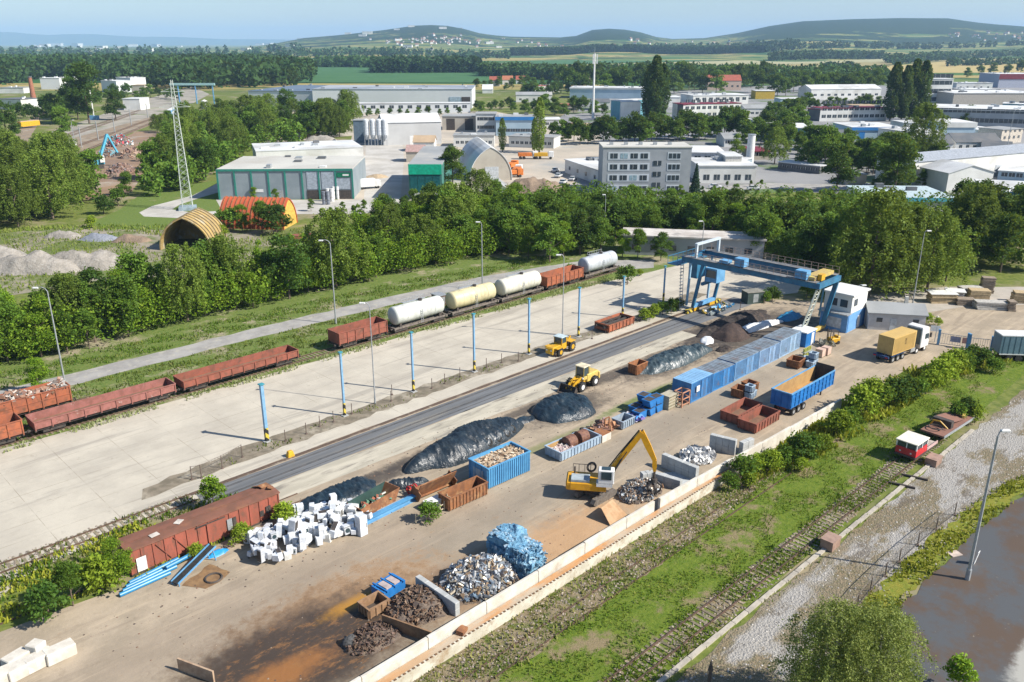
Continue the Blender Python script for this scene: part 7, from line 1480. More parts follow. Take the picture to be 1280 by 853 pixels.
# ---------------- vegetation ----------------
BARK = mat('bark', (.16, .12, .09), (.10, .08, .06), scale=3, rough=.95)
BIRCHB = mat('birch bark', (.50, .48, .44), (.20, .18, .16), scale=3, rough=.9)
L_BRI = leafmat('fresh leaves', (.08, .17, .014), (.20, .30, .03), (.24, .31, .035))
L_MID = leafmat('green leaves', (.055, .12, .018), (.12, .20, .03), (.15, .22, .045))
L_DRK = leafmat('dark leaves', (.028, .07, .015), (.07, .13, .025), (.10, .16, .04))
L_WIL = leafmat('willow leaves', (.09, .14, .03), (.19, .25, .05), (.065, .11, .022))
L_POP = leafmat('poplar leaves', (.02, .055, .018), (.05, .09, .03), (.03, .06, .02))
L_SPR = leafmat('spruce needles', (.03, .07, .06), (.06, .11, .09), None, .1)
L_YEL = leafmat('yellow green leaves', (.16, .24, .02), (.26, .32, .04), (.10, .17, .02))
L_BIR = leafmat('birch leaves', (.15, .19, .055), (.30, .33, .13), (.08, .12, .035), .35)
def crown_pts(kind, R, H, n, rng, base=.15):
    P = []
    if kind == 'round' or kind == 'willow':
        nl = 26; cen = []
        for i in range(nl):
            t = rng.random() ** .8; z = base * H + (1 - base) * H * (.1 + .82 * t); rr = R * math.sin(math.pi * min(.98, .22 + .72 * t)) ** .7 * rng.uniform(.25, .85); a = rng.random() * 6.283
            cen.append((rr * math.cos(a), rr * math.sin(a), z, R * rng.uniform(.24, .44)))
        cen.append((0, 0, H * .55, R * .6))
        w_ = np.array([c[3] ** 2 for c in cen]); cnt = (n * w_ / w_.sum()).astype(int)
        for (x, y, z, q), k in zip(cen, cnt):
            d = rng.normal(size=(k, 3)); d /= np.linalg.norm(d, axis=1)[:, None]; d[:, 2] = np.where(d[:, 2] < -.3, -d[:, 2] * .6, d[:, 2])
            rad = q * (rng.random(k) ** .35)[:, None] * rng.uniform(.8, 1.18, (k, 1)); p = d * rad
            if kind == 'willow': p[:, 2] *= 1.35; p[:, 2] -= (rng.random(k) ** 2) * q * .9
            P.append(p + np.array([x, y, z]))
    elif kind == 'poplar':
        z = rng.random(n * 1) ** .9; a = rng.random(n) * 6.283; prof = R * np.sin(np.pi * np.clip(.08 + z * .9, 0, 1)) ** .55 * (1 + .22 * np.sin(a * 3 + z * 14) + .12 * np.sin(a * 7 - z * 31)); rr = prof * rng.random(n) ** .3
        P.append(np.stack([rr * np.cos(a), rr * np.sin(a), H * (.06 + .94 * z)], 1))
    elif kind == 'spruce':
        z = rng.random(n); a = rng.random(n) * 6.283; tier = 1 - (z * 11 % 1) * .35; rr = R * (1 - z) * tier * rng.random(n) ** .35
        P.append(np.stack([rr * np.cos(a), rr * np.sin(a), H * (.05 + .95 * z) - rr * .12], 1))
    elif kind == 'strand':      # drooping twigs hung through the crown
        ns = n // 70
        for i in range(ns):
            t = rng.random(); z = H * (.22 + .76 * t); rr = R * math.sin(math.pi * min(.97, .25 + .68 * t)) ** .7 * math.sqrt(rng.random()) * (1 + .25 * math.sin(i % 7 * 1.7)); a = rng.random() * 6.283; L = H * rng.uniform(.06, .17); q = rng.random(70)
            d = rng.normal(size=(70, 3)) * (.12 + .10 * q[:, None]) * H / 9.5; o_ = np.stack([rr * math.cos(a) + q * math.cos(a) * .5, rr * math.sin(a) + q * math.sin(a) * .5, z - q * q * L], 1); P.append(o_ + d)
    P = np.concatenate(P); P[:, 2] = np.maximum(P[:, 2], .1); return P
PH = {}
def proto(key, name, kind, R, H, n, leaf, m, seed, base=.15, bark=None, up=.2, limbs=True):
    rng = np.random.default_rng(seed); t = thing(name, 'x', 'tree', (0, -900, -50)); mb = MB()
    mb.cyl((0, 0, -.2), (0, 0, H * .45), max(.1, H * .017), H * .011, 7); mb.cyl((0, 0, H * .45), (0, 0, H * .85), H * .011, H * .004, 6)
    if limbs:
        for i in range(6): a = i * 1.05 + seed; z = H * (.22 + .09 * i); mb.cyl((0, 0, z), (math.cos(a) * R * .6, math.sin(a) * R * .6, z + H * .16), H * .007, H * .002, 5)
    mb.build('trunk', bark or BARK, t)
    P = crown_pts(kind, R, H, n, rng, base); V, Fq = cards(P, leaf * rng.uniform(.6, 1.35, len(P)), rng, up); npmesh('crown', V, Fq, m, t); PH[key] = (t, H); return t
used_p = set()
def put(key, P, s, label, group=None, cat='tree', name=None, rz=None, sz=None):
    t, H = PH[key]; c = t if key not in used_p else copy_tree(t); used_p.add(key)
    c.location = P; w1 = RR.uniform(.85, 1.2) if sz else 1; c.scale = (s * w1, s * (RR.uniform(.85, 1.2) if sz else 1), s * (sz or 1)); c.rotation_euler = (0, 0, RR.uniform(0, 6.28) if rz is None else rz); c['label'] = label; c['category'] = cat
    if group: c['group'] = group
    elif 'group' in c.keys(): del c['group']
    return c
RR = random.Random(77)
for i in range(4): proto('fresh%d' % i, 'broadleaf_tree', 'round', 2.7 + .3 * i, 8.4 + .6 * i, 8200, .31, L_BRI if i % 2 else L_MID, 100 + i, .0)
for i in range(2): proto('dark%d' % i, 'broadleaf_tree', 'round', 4.4, 11.5, 6500, .50, L_DRK, 110 + i, .05)
for i in range(2): proto('mid%d' % i, 'broadleaf_tree', 'round', 4.2, 11.0, 6500, .48, L_MID, 120 + i, .05)
for i in range(3): proto('willow%d' % i, 'willow_tree', 'strand', 5.4, 15.0, 15000, .40, L_WIL, 130 + i, .05)
for i in range(2): proto('poplar%d' % i, 'poplar_tree', 'poplar', 3.6, 28.0, 5200, 1.0, L_POP, 140 + i, limbs=False)
for i in range(2): proto('slim%d' % i, 'broadleaf_tree', 'round', 1.9, 9.5, 6000, .30, (L_BRI, L_MID)[i], 180 + i, .0)
proto('youngpop', 'poplar_tree', 'poplar', 1.8, 16, 2600, .6, L_WIL, 145, limbs=False)
proto('spruce', 'spruce_tree', 'spruce', 3.0, 12, 4500, .5, L_SPR, 146, limbs=False)
for i in range(2): proto('far%d' % i, 'distant_tree', 'round', 5.2, 12, 2600, .95, (L_MID, L_DRK)[i], 150 + i, .02, limbs=False)
for i in range(2): proto('bush%d' % i, 'bush', 'round', 1.5, 2.3, 1500, .26, (L_YEL, L_MID)[i], 160 + i, .0, limbs=False)
proto('bushd', 'bush', 'round', 1.5, 2.3, 1500, .26, L_DRK, 163, .0, limbs=False)
proto('birch', 'birch_tree', 'strand', 2.9, 9.8, 34000, .15, L_BIR, 170, .1, BIRCHB)
proto('sapling', 'sapling', 'round', 1.3, 3.6, 1500, .26, L_BRI, 171, .1)
def fill(poly, n, keys, srange, label, group, mind, seed, hole=()):
    pts = [(at(*q).x, at(*q).y) for q in poly]; rng = np.random.default_rng(seed); a = np.array(pts); area = abs(np.dot(a[:, 0], np.roll(a[:, 1], 1)) - np.dot(a[:, 1], np.roll(a[:, 0], 1))) / 2
    P = scatter_in(pts, n * 14 / area, rng); out = []
    for p in P:
        if len(out) >= n: break
        if any((p[0] - q[0]) ** 2 + (p[1] - q[1]) ** 2 < mind * mind for q in out): continue
        if any(math.hypot(p[0] - h[0], p[1] - h[1]) < h[2] for h in hole): continue
        out.append(p)
    for p in out: put(RR.choice(keys), (p[0], p[1], 0), RR.uniform(*srange), label, group, sz=RR.uniform(.9, 1.12))
    return len(out)
FR = ['fresh0', 'fresh1', 'fresh2', 'fresh3']
n1 = fill([(-70, 478), (0, 458), (110, 438), (200, 410), (300, 388), (400, 366), (500, 343), (590, 324), (655, 316), (655, 268), (600, 268), (510, 285), (450, 305), (400, 336), (330, 358), (270, 376), (200, 386), (130, 398), (100, 412), (0, 424), (-70, 434)], 150, FR + ['willow0', 'dark0', 'mid1', 'slim0', 'slim1', 'slim0'], (.6, 1.1), 'leafy green tree in the dense belt between the service road and the spoil ground', 'trees of the belt behind the service road', 2.7, 1)
P0_ = at(840, 318)
HL = [(at(x, 316).x, at(x, 316).y + 3, 9) for x in (800, 830, 860, 890)]
n2 = fill([(612, 322), (700, 330), (765, 318), (772, 300), (880, 302), (960, 330), (1055, 358), (1075, 310), (900, 292), (640, 296)], 56, ['dark0', 'dark1', 'mid0', 'mid1', 'fresh1'], (.72, .98), 'dark green tree in the wood behind the tank wagons and gantry crane', 'trees of the wood behind the crane', 4.4, 2, hole=HL)
fill([(612, 296), (1075, 306), (1170, 300), (1170, 280), (1060, 268), (760, 266), (640, 264)], 80, ['dark0', 'mid0', 'mid1', 'fresh1', 'fresh3'], (.46, .72), 'smaller tree at the back of the wood below the office block', 'back trees of the wood below the office block', 4.2, 22, hole=HL)
n3 = fill([(-60, 296), (0, 288), (60, 280), (105, 268), (128, 250), (118, 228), (60, 215), (-60, 230)], 26, ['willow0', 'willow1', 'willow2', 'mid0'], (.95, 1.25), 'large grey-green tree in the grove at the left edge', 'trees of the left grove', 7, 3)
n4 = fill([(178, 246), (235, 240), (270, 222), (276, 208), (320, 192), (330, 176), (430, 172), (440, 152), (360, 160), (300, 160), (250, 164), (200, 178), (196, 205)], 60, ['dark0', 'mid0', 'mid1', 'willow1', 'willow2'], (.9, 1.3), 'tree in the wood between the lattice pylon and the warehouse', 'trees of the wood round the pylon', 7, 4)
n5 = fill([(1175, 345), (1290, 345), (1290, 275), (1200, 285), (1185, 320)], 14, ['dark0', 'dark1'], (.9, 1.2), 'tall dark tree at the right edge behind the timber yard', 'dark trees at the right edge', 6, 5)
for px, pb, pt, k, lab in ((1052, 350, 262, 'mid1', 'green tree left of the willows behind the gantry crane'), (1085, 372, 240, 'willow0', 'tall yellow-green willow behind the blue and white cabin'), (1122, 368, 258, 'willow1', 'yellow-green willow behind the low shed'), (1158, 366, 262, 'willow2', 'willow at the right end of the willow group behind the low shed'), (1100, 345, 238, 'willow2', 'willow standing behind the tallest willow'), (1208, 325, 232, 'willow1', 'big round silver-green willow in front of the white warehouses'), (1182, 352, 290, 'fresh3', 'bright green tree at the left of the timber yard'), (1010, 345, 268, 'dark1', 'dark tree over the middle of the crane girder'),
    (778, 322, 288, 'fresh1', 'small bright tree before the long low shed, left'), (797, 324, 288, 'fresh0', 'small bright tree before the long low shed, middle'), (826, 326, 292, 'dark0', 'small dark tree before the long low shed'), (784, 356, 334, 'bush1', 'bush beside the grey tank wagon'), (745, 262, 228, 'spruce', 'blue-grey spruce left of the office block forecourt'), (868, 250, 206, 'spruce', 'blue-grey spruce at the right corner of the office block'), (850, 250, 232, 'fresh1', 'small tree beside the spruce at the office block'),
    (817, 152, 72, 'poplar0', 'tallest dark poplar in the middle distance'), (809, 150, 84, 'poplar1', 'poplar leaning against the tallest one, left'), (826, 151, 82, 'poplar1', 'poplar leaning against the tallest one, right'), (1112, 152, 80, 'poplar1', 'leftmost poplar of the group at the right'), (1126, 152, 84, 'poplar0', 'second poplar of the group at the right'), (1136, 150, 76, 'poplar0', 'third poplar of the group at the right'), (1148, 150, 78, 'poplar1', 'rightmost poplar of the group at the right'),
    (674, 192, 124, 'youngpop', 'slim bright poplar before the blue banded hall'), (628, 190, 149, 'youngpop', 'slim poplar beside the low grey shed'), (668, 190, 150, 'youngpop', 'short slim poplar left of the bright one'), (566, 242, 184, 'fresh2', 'tall loose tree between the green building and the arched hall'), (112, 155, 77, 'dark1', 'massive dark tree behind the radio mast'), (98, 150, 96, 'dark0', 'dark tree left of the massive one by the radio mast'), (145, 150, 112, 'dark1', 'rounded dark tree right of the radio mast'), (10, 178, 128, 'dark0', 'dark tree group by the siding at the left edge'), (-12, 185, 128, 'dark1', 'dark tree cut by the left frame edge'), (80, 175, 135, 'mid0', 'green tree beside the small railway hut'), (65, 155, 118, 'dark0', 'tree between the siding and the radio mast'),
    (360, 150, 112, 'dark0', 'dark tree in front of the slate-roofed end hall, left'), (385, 172, 125, 'dark1', 'broad dark tree before the logistics hall'), (408, 172, 124, 'willow1', 'light tree right of the broad dark one before the logistics hall'), (1045, 240, 178, 'dark1', 'dark tree behind the white van on the side road'), (1030, 215, 160, 'mid1', 'green tree behind the curved roof shed'), (1118, 240, 168, 'dark0', 'dark tree left of the gable-ended warehouse'), (1150, 200, 130, 'willow0', 'pale loose tree in front of the white halls'), (1105, 232, 182, 'mid0', 'green tree before the low garage'), (1085, 215, 172, 'dark1', 'dark tree among the halls at the right'), (968, 205, 160, 'willow2', 'light tree left of the curved roof shed'), (985, 190, 158, 'mid0', 'green tree beside the teal hall'), (920, 196, 168, 'fresh3', 'small tree beside the white chimney'), (1210, 155, 132, 'dark0', 'dark tree before the factory window rows'),
    (50, 492, 449, 'fresh1', 'young tree on the verge beside the tall lamp post at the left'), (535, 652, 630, 'bush1', 'green bush growing inside the cream slat fence'), (268, 638, 597, 'sapling', 'bright sapling behind the far end of the boxcar'), (247, 698, 682, 'bush0', 'small yellow-green bush against the boxcar side'), (302, 679, 658, 'bush0', 'yellow bush at the right end of the boxcar'), (357, 655, 632, 'bush0', 'bright bush beside the boxcar end door'), (148, 730, 676, 'fresh3', 'large green bush at the left end of the boxcar'), (128, 738, 700, 'bush0', 'yellow-green bush left of the boxcar'), (92, 758, 705, 'fresh0', 'dark green bush in the weeds at the bottom left'), (62, 772, 735, 'bushd', 'low dark bush at the bottom left')):
    H = PH[k][1]; P = at(px, pb); s = max(.2, hz(px, pb, pt) / H * 1.03); w_ = 1
    put(k, P, s, lab, cat='bush' if 'bush' in k else 'tree')
bp = [(925, 602, 30, 'bush1'), (945, 592, 22, 'bush0'), (962, 590, 26, 'bush0'), (980, 582, 24, 'bush1'), (998, 578, 32, 'bushd'), (1012, 574, 30, 'bush1'), (1030, 565, 20, 'bush0'), (1045, 545, 30, 'bush0'), (1060, 540, 28, 'bush1'), (1075, 520, 34, 'bush0'), (1088, 512, 36, 'bush0'), (1102, 512, 30, 'bush1'), (1118, 505, 30, 'bushd'), (1132, 502, 28, 'bushd'), (1146, 500, 26, 'bush1'), (1160, 490, 26, 'bush0'), (1172, 482, 30, 'bush0'), (1182, 474, 28, 'bush0'), (1192, 468, 28, 'bush0'), (1200, 462, 24, 'bush1'), (1214, 458, 24, 'bushd'), (1228, 460, 22, 'bushd'), (1240, 466, 18, 'bush1'), (1196, 526, 22, 'bush1'), (1208, 524, 24, 'bushd'), (1218, 528, 20, 'bush0'), (910, 612, 20, 'bush1'), (1000, 590, 16, 'bush0'), (936, 610, 16, 'bush0')]
for i, (px, pb, hh, k) in enumerate(bp): put(k, at(px, pb), max(.5, hz(px, pb, pb - hh) / 2.3), 'leafy bush in the overgrown strip between the white wall and the green bank', 'bushes along the wall and entrance', cat='bush')
for i, (px, pb, hh, k) in enumerate([(806, 401, 14, 'bush0'), (817, 398, 16, 'bush0'), (828, 394, 16, 'bush1'), (839, 391, 16, 'bushd'), (848, 388, 14, 'bushd'), (955, 378, 14, 'bush1'), (965, 376, 16, 'bushd'), (1008, 372, 18, 'bush1'), (1160, 405, 12, 'bush0'), (1172, 408, 10, 'bush0'), (800, 345, 8, 'bush0'), (700, 348, 12, 'bush1'), (712, 345, 14, 'bush1')]): put(k, at(px, pb), max(.4, hz(px, pb, pb - hh) / 2.3), 'bush in the row near the feet of the gantry crane', 'bushes near the crane', cat='bush')
for i, (px, py, hh, k) in enumerate([(288, 290, 28, 'bush1'), (303, 290, 34, 'fresh1'), (328, 292, 40, 'fresh0'), (345, 292, 34, 'bushd'), (318, 250, 16, 'fresh1'), (345, 252, 14, 'fresh2'), (276, 300, 18, 'bush0'), (130, 268, 22, 'bushd'), (148, 258, 22, 'bush1'), (160, 245, 30, 'mid0'), (115, 285, 14, 'bush0')]): put(k, at(px, py), max(.4, hz(px, py, py - hh) / PH[k][1]), 'shrub around the arched sheds and spoil ground', 'shrubs near the arched sheds', cat='shrub')
put('birch', at(1030, 905), 1.0, 'silvery birch rising from the bottom edge, left of its twin', rz=.5); put('birch', at(1084, 902), .97, 'silvery birch rising from the bottom edge, beside the tarred lot', rz=2); put('sapling', at(1195, 868), .9, 'young birch tip at the bottom edge on the tarred lot')
# town trees, individually placed rows
def row(a, b, n, hpx, keys, label, group, jit=2):
    for i in range(n):
        f = (i + .5) / n; px, py = a[0] + (b[0] - a[0]) * f + RR.uniform(-2, 2), a[1] + (b[1] - a[1]) * f + RR.uniform(-jit, jit); k = RR.choice(keys)
        put(k, at(px, py), max(.25, hz(px, py, py - hpx * RR.uniform(.75, 1.15)) / PH[k][1]), label, group)
FK = ['far0', 'far1']
row((752, 178), (930, 172), 24, 32, FK, 'tree in the dense line behind the grey office block hall', 'tree line behind the office block', 3)
row((690, 175), (745, 182), 7, 26, FK, 'tree beside the foot of the telecom mast', 'trees by the telecom mast')
row((650, 142), (760, 145), 9, 20, FK, 'tree left of the white box building', 'trees left of the white box building')
row((700, 114), (960, 112), 30, 30, FK, 'tree in the long row behind the blue-ended hall and poplars', 'trees behind the far white halls', 5)
row((820, 100), (960, 98), 10, 16, FK, 'tree beyond the red-roofed house', 'trees beyond the red-roofed house', 3)
row((650, 122), (712, 118), 8, 16, FK, 'tree near the far village houses', 'trees near the far village')
row((960, 118), (1100, 116), 16, 26, FK, 'tree behind the long white gabled hall', 'trees behind the gabled hall', 4)
row((1000, 140), (1100, 136), 12, 16, FK, 'tree in the row between the gabled hall and the apartment block', 'trees before the gabled hall', 2)
row((950, 160), (1008, 158), 7, 26, FK, 'tree left of the apartment block', 'trees left of the apartment block', 5)
row((930, 178), (1000, 185), 8, 26, FK, 'tree near the white chimney and teal hall', 'trees near the teal hall', 6)
row((1005, 206), (1135, 212), 16, 36, FK, 'tree in the clump in front of the blue service hall', 'trees before the service hall', 8)
row((430, 146), (580, 144), 12, 10, FK, 'small tree in front of the long logistics hall', 'small trees before the logistics hall', 1)
row((590, 140), (648, 138), 7, 14, FK, 'tree right of the logistics hall', 'trees right of the logistics hall')
row((440, 130), (600, 112), 0, 10, FK, 'x', 'x')
row((1200, 96), (1300, 92), 6, 14, FK, 'tree at the field edge by the maroon-topped factory', 'trees by the maroon factory', 2)
row((860, 244), (1180, 246), 24, 7, ['bushd', 'bush1'], 'clipped bush of the hedge along the side road', 'hedge along the side road', .5)
row((640, 255), (752, 250), 12, 12, ['bushd', 'bush1'], 'bush before the compound and office block', 'bushes before the compound', 2)
row((752, 245), (860, 246), 14, 7, ['bushd'], 'low hedge bush at the foot of the office block', 'hedge of the office block', .3)
row((1085, 240), (1175, 234), 6, 22, ['dark0', 'mid1'], 'dark tree between the garage and the white warehouse', 'trees by the garage', 4)
row((380, 268), (520, 268), 10, 14, ['fresh0', 'fresh2'], 'small tree on the slope below the warehouse yard', 'small trees below the warehouse', 5)
row((500, 268), (620, 262), 10, 24, ['fresh1', 'dark0', 'mid0'], 'tree below the green-fronted building', 'trees below the green building', 5)
row((960, 150), (1010, 138), 8, 20, FK, 'tree beside the dark left end of the apartment block', 'trees by the slate end', 4)
row((1000, 190), (1060, 196), 8, 28, FK, 'tree between the teal hall and the curved roof shed', 'trees by the teal hall', 5)
row((840, 240), (960, 236), 8, 9, ['fresh0', 'bush1'], 'small tree on the forecourt of the white workshop', 'forecourt trees', 3)
row((1160, 160), (1230, 158), 7, 18, FK, 'tree in front of the long window rows of the factory', 'trees before the factory', 4)
row((1140, 196), (1180, 200), 5, 24, FK, 'tree beside the white house with dark hipped roof', 'trees by the white house', 4)
row((20, 152), (100, 140), 9, 22, FK, 'tree between the siding and the white far-left buildings', 'trees by the far-left buildings', 6)
row((100, 128), (230, 122), 14, 16, FK, 'tree below the far wood at the left', 'trees below the far wood', 4)
row((30, 215), (60, 232), 5, 30, ['mid0', 'willow1'], 'tree beside the railway at the left', 'trees by the railway', 3)
row((190, 168), (300, 150), 12, 26, ['mid1', 'dark0', 'willow1'], 'tree at the back of the wood beyond the pylon', 'back trees beyond the pylon', 5)
row((590, 112), (700, 108), 12, 12, FK, 'tree near the red-roofed far village', 'trees of the far village', 3)
# far woods: masses nobody could count
def mass(name, label, poly, n, hh, m, seed, leaf, per=26, dome=1.0):
    rng = np.random.default_rng(seed); pts = [(q.x, q.y) for q in ((hill_pt(*q) or at(*q)) if q[1] < 71 else at(*q) for q in poly)]; a = np.array(pts); area = abs(np.dot(a[:, 0], np.roll(a[:, 1], 1)) - np.dot(a[:, 1], np.roll(a[:, 0], 1))) / 2
    C = scatter_in(pts, n / area, rng); Ps = []
    for c in C:
        h_ = hh * rng.uniform(.7, 1.15); r_ = hh * .30; k = per; d = rng.normal(size=(k, 3)); d /= np.linalg.norm(d, axis=1)[:, None]; p = d * np.array([r_, r_, h_ * .42]); p[:, 2] += h_ * .58; p[:, :2] += c; Ps.append(p)
        q = rng.random((6, 3)) * np.array([r_ * 1.4, r_ * 1.4, h_ * .5]) - np.array([r_ * .7, r_ * .7, 0]); q[:, :2] += c; Ps.append(q)
    P = np.concatenate(Ps); yy = P[:, 1]
    P[:, 2] += np.array([terrain(x / (KX * max(y, 700)) + 640, y) for x, y in P[:, :2]]); V, Fq = cards(P, leaf * rng.uniform(.6, 1.3, len(P)), rng, .4, .9); o = npmesh(name, V, Fq, m); return tag(o, label, 'wood', None, 'stuff')
FW = leafmat('far wood leaves', (.025, .065, .018), (.06, .115, .03), None, .15)
FWD = leafmat('far dark wood leaves', (.015, .045, .016), (.035, .075, .025), None, .1)
mass('far_wood', 'large dense wood stretching across the left distance', [(-200, 108), (0, 108), (60, 98), (130, 103), (190, 110), (240, 113), (386, 106), (392, 94), (330, 88), (200, 87), (60, 88), (-200, 90)], 2600, 24, FW, 1, 5.5)
mass('far_wood', 'thin belt of trees on the horizon of the left plain', [(-200, 80), (100, 80), (360, 78), (360, 75), (100, 76), (-200, 77)], 420, 20, FWD, 2, 8, per=14)
mass('far_copse', 'dark copse strip in the middle of the green field', [(465, 92), (598, 91.5), (600, 88.5), (467, 89)], 380, 22, FWD, 3, 5.5)
mass('far_copse', 'copse left of the dark strip at the field edge', [(396, 84.5), (470, 85), (468, 82), (396, 82)], 240, 18, FW, 4, 6, per=18)
mass('far_hedgerow', 'tree line across the yellow fields at the right', [(960, 77), (1105, 74.5), (1105, 73.2), (960, 75.5)], 300, 20, FWD, 5, 7, per=16)
mass('far_hedgerow', 'broken tree line beside the wheat field at the right', [(1110, 82), (1190, 75), (1240, 73), (1300, 73), (1300, 71.5), (1185, 73), (1105, 78)], 260, 20, FWD, 6, 7, per=16)
mass('far_copse', 'trees beyond the far village houses', [(600, 96), (720, 102), (722, 97), (605, 91)], 300, 16, FW, 7, 4.5)
mass('far_copse', 'tree belt behind the white halls in the middle distance', [(720, 100), (1000, 106), (1110, 106), (1110, 99), (990, 98), (800, 93), (722, 95)], 620, 17, FW, 8, 4.5)
mass('far_hedgerow', 'trees along the fields below the middle hill', [(640, 71), (900, 67), (960, 66), (960, 65), (640, 69.5)], 130, 22, FWD, 9, 9, per=14)
mass('far_hedgerow', 'trees at the foot of the left wooded hill', [(335, 73), (640, 74), (640, 71.5), (340, 70.5)], 200, 22, FWD, 10, 9, per=14)
mass('far_hedgerow', 'hedgerow across the lower slope of the right hill', [(960, 66), (1130, 62), (1300, 57), (1300, 55.5), (1130, 60.5), (960, 64.8)], 140, 22, FWD, 21, 10, per=14)
mass('far_hedgerow', 'tree belt in the fields between the middle and right hills', [(820, 62), (1000, 59), (1000, 57.8), (820, 60.8)], 90, 24, FWD, 22, 11, per=14)
mass('far_hedgerow', 'lower tree belt in the plain at the left horizon', [(-200, 70), (330, 69), (330, 67), (-200, 67.8)], 170, 24, FWD, 23, 11, per=14)
mass('far_hedgerow', 'upper tree belt in the plain at the left horizon', [(-200, 64), (420, 63.5), (420, 62.5), (-200, 62.8)], 120, 30, FWD, 24, 14, per=14)
mass('far_hedgerow', 'hedgerow above the wheat field at the far right', [(1180, 84), (1300, 80), (1300, 78.5), (1180, 82.5)], 70, 14, FWD, 25, 6, per=16)
mass('far_hedgerow', 'trees beside the wheat field behind the poplars', [(1025, 90), (1065, 86), (1070, 84.5), (1025, 87.5)], 60, 12, FWD, 11, 5, per=16)
mass('pylon_wood_undergrowth', 'low dense growth filling the wood around the pylon', [(165, 250), (235, 240), (272, 220), (320, 192), (430, 170), (435, 152), (300, 158), (215, 170), (196, 190), (190, 215)], 260, 9, L_MID, 12, 1.3, per=120)
mass('left_undergrowth', 'dense growth between the left grove and the railway', [(-60, 292), (60, 276), (120, 255), (116, 225), (60, 208), (-60, 235)], 150, 8, L_MID, 13, 1.1, per=160)
mass('belt_undergrowth', 'low scrub filling the gaps of the tree belt', [(-70, 480), (0, 462), (110, 440), (200, 413), (400, 368), (500, 346), (590, 327), (655, 318), (655, 275), (510, 290), (400, 340), (330, 362), (200, 390), (100, 418), (-70, 438)], 740, 7.0, L_BRI, 14, .42, per=170)
mass('wood_undergrowth', 'low scrub filling the wood behind the crane', [(612, 318), (700, 326), (765, 312), (772, 296), (900, 298), (1055, 350), (1170, 350), (1290, 335), (1290, 285), (1180, 285), (1060, 275), (640, 266)], 420, 8.5, L_MID, 15, .6, per=160)
# ground cover
def weeds(name, label, poly, dens, size, m, seed, yard=True, zmax=0.0, clump=0.0):
    rng = np.random.default_rng(seed); P2 = scatter_in(poly, dens, rng)
    if clump: P2 = P2[(np.sin(P2[:, 0] * .9 + np.sin(P2[:, 1] * .7) * 2) + np.sin(P2[:, 1] * 1.3 + P2[:, 0] * .37 + seed) + rng.normal(0, .5, len(P2))) > clump]
    P = np.concatenate([P2, np.full((len(P2), 1), .03) + rng.random((len(P2), 1)) * zmax], 1); V, Fq = cards(P, size * rng.uniform(.5, 1.5, len(P)), rng, 0, .5, blade=True); o = npmesh(name, V, Fq, m)
    if yard: o.rotation_euler = (0, 0, YR)
    return tag(o, label, 'weeds', None, 'stuff')
GC1 = leafmat('bank weeds', (.05, .11, .014), (.14, .21, .028), (.24, .23, .08)); GC2 = leafmat('verge weeds', (.08, .13, .02), (.19, .23, .05), (.26, .24, .12)); GC3 = leafmat('dry weeds', (.22, .20, .08), (.32, .30, .15)); GC4 = leafmat('yellow tall weeds', (.20, .24, .03), (.32, .30, .05))
weeds('grass', 'bright green grass on the bank between the wall and the right track', [(26, 31), (92, 30.6), (120, 30.4), (140, 28), (134, 33), (118, 40), (99, 40.2), (84, 38.5), (70, 37), (28, 36.2)], 30, .17, GC1, 1, clump=-.25)
weeds('grass', 'sparser grass over the overgrown old track under the wall', [(26, 36), (70, 36.5), (96, 40.2), (76, 40.3), (26, 40.3)], 26, .18, GC1, 2, clump=.1)
weeds('dry_grass', 'dry brown weeds on the strip under the long wall', [(26, 35.3), (90, 37.5), (76, 40.4), (26, 40.2)], 9, .24, GC3, 3)
weeds('weeds', 'weeds growing between the rails beside the gravel path', [(28, 27.9), (100, 27.6), (100, 30.5), (28, 31.1)], 46, .2, GC1, 4, clump=-.1)
weeds('tall_weeds', 'tall yellow-green weeds between the bushes and the bank', [(72, 38.5), (84, 36), (100, 35), (120, 34), (138, 29), (140, 31), (118, 40), (98, 41), (76, 40.3)], 16, .55, GC4, 5, clump=-.2)
weeds('verge_weeds', 'weeds on the verge between service road and tank wagons', [(-10, 105.8), (60, 105.8), (130, 105.6), (133, 107.5), (108, 113.8), (87, 116.6), (60, 117.2), (-10, 117)], 13, .26, GC2, 6, clump=-.5)
weeds('verge_weeds', 'weeds at the foot of the tree belt beyond the road', [(-10, 122.6), (60, 122.6), (92, 121.8), (115, 119.6), (133, 117), (130, 124), (100, 128), (60, 130), (-10, 129)], 14, .26, GC1, 7, clump=-.6)
weeds('pale_weeds', 'pale flowering weeds between the wagons and the apron', [(-8, 101.9), (40, 101.4), (85, 100.8), (128, 99.4), (130, 102.8), (85, 103), (-8, 103)], 16, .3, leafmat('pale weeds', (.22, .26, .12), (.42, .44, .30)), 8, clump=-.3)
weeds('weeds', 'overgrown weeds around the old track left of the boxcar', [(-8, 66.5), (9, 68.6), (20, 67.2), (20, 66.2), (29, 67.4), (24, 76.3), (12, 76.0), (-8, 74)], 24, .32, GC4, 9, clump=-.5)
weeds('weeds', 'sparse weeds along the ballast beside the concrete apron', [(-8, 74), (12, 75.6), (30, 76), (30, 78), (10, 78.2), (-8, 78)], 11, .28, GC2, 10, clump=.2)
weeds('yellow_weeds', 'yellow weeds on the strip between gravel path and tarred lot', [(50, 19.8), (64, 21.4), (80, 21), (92, 19.6), (106, 16), (122, 9.5), (120, 7.6), (101, 14.2), (91, 17.3), (79, 18.4), (64, 18.8), (52, 17.8)], 22, .3, GC4, 11, clump=-.8)
weeds('weeds', 'thin weeds along the dirt strip with the blue posts', [(30, 80.4), (40, 83.4), (80, 83.2), (112, 82.2), (112, 80.6), (80, 81.4), (50, 81.2)], 8, .24, GC2, 12, clump=.5)
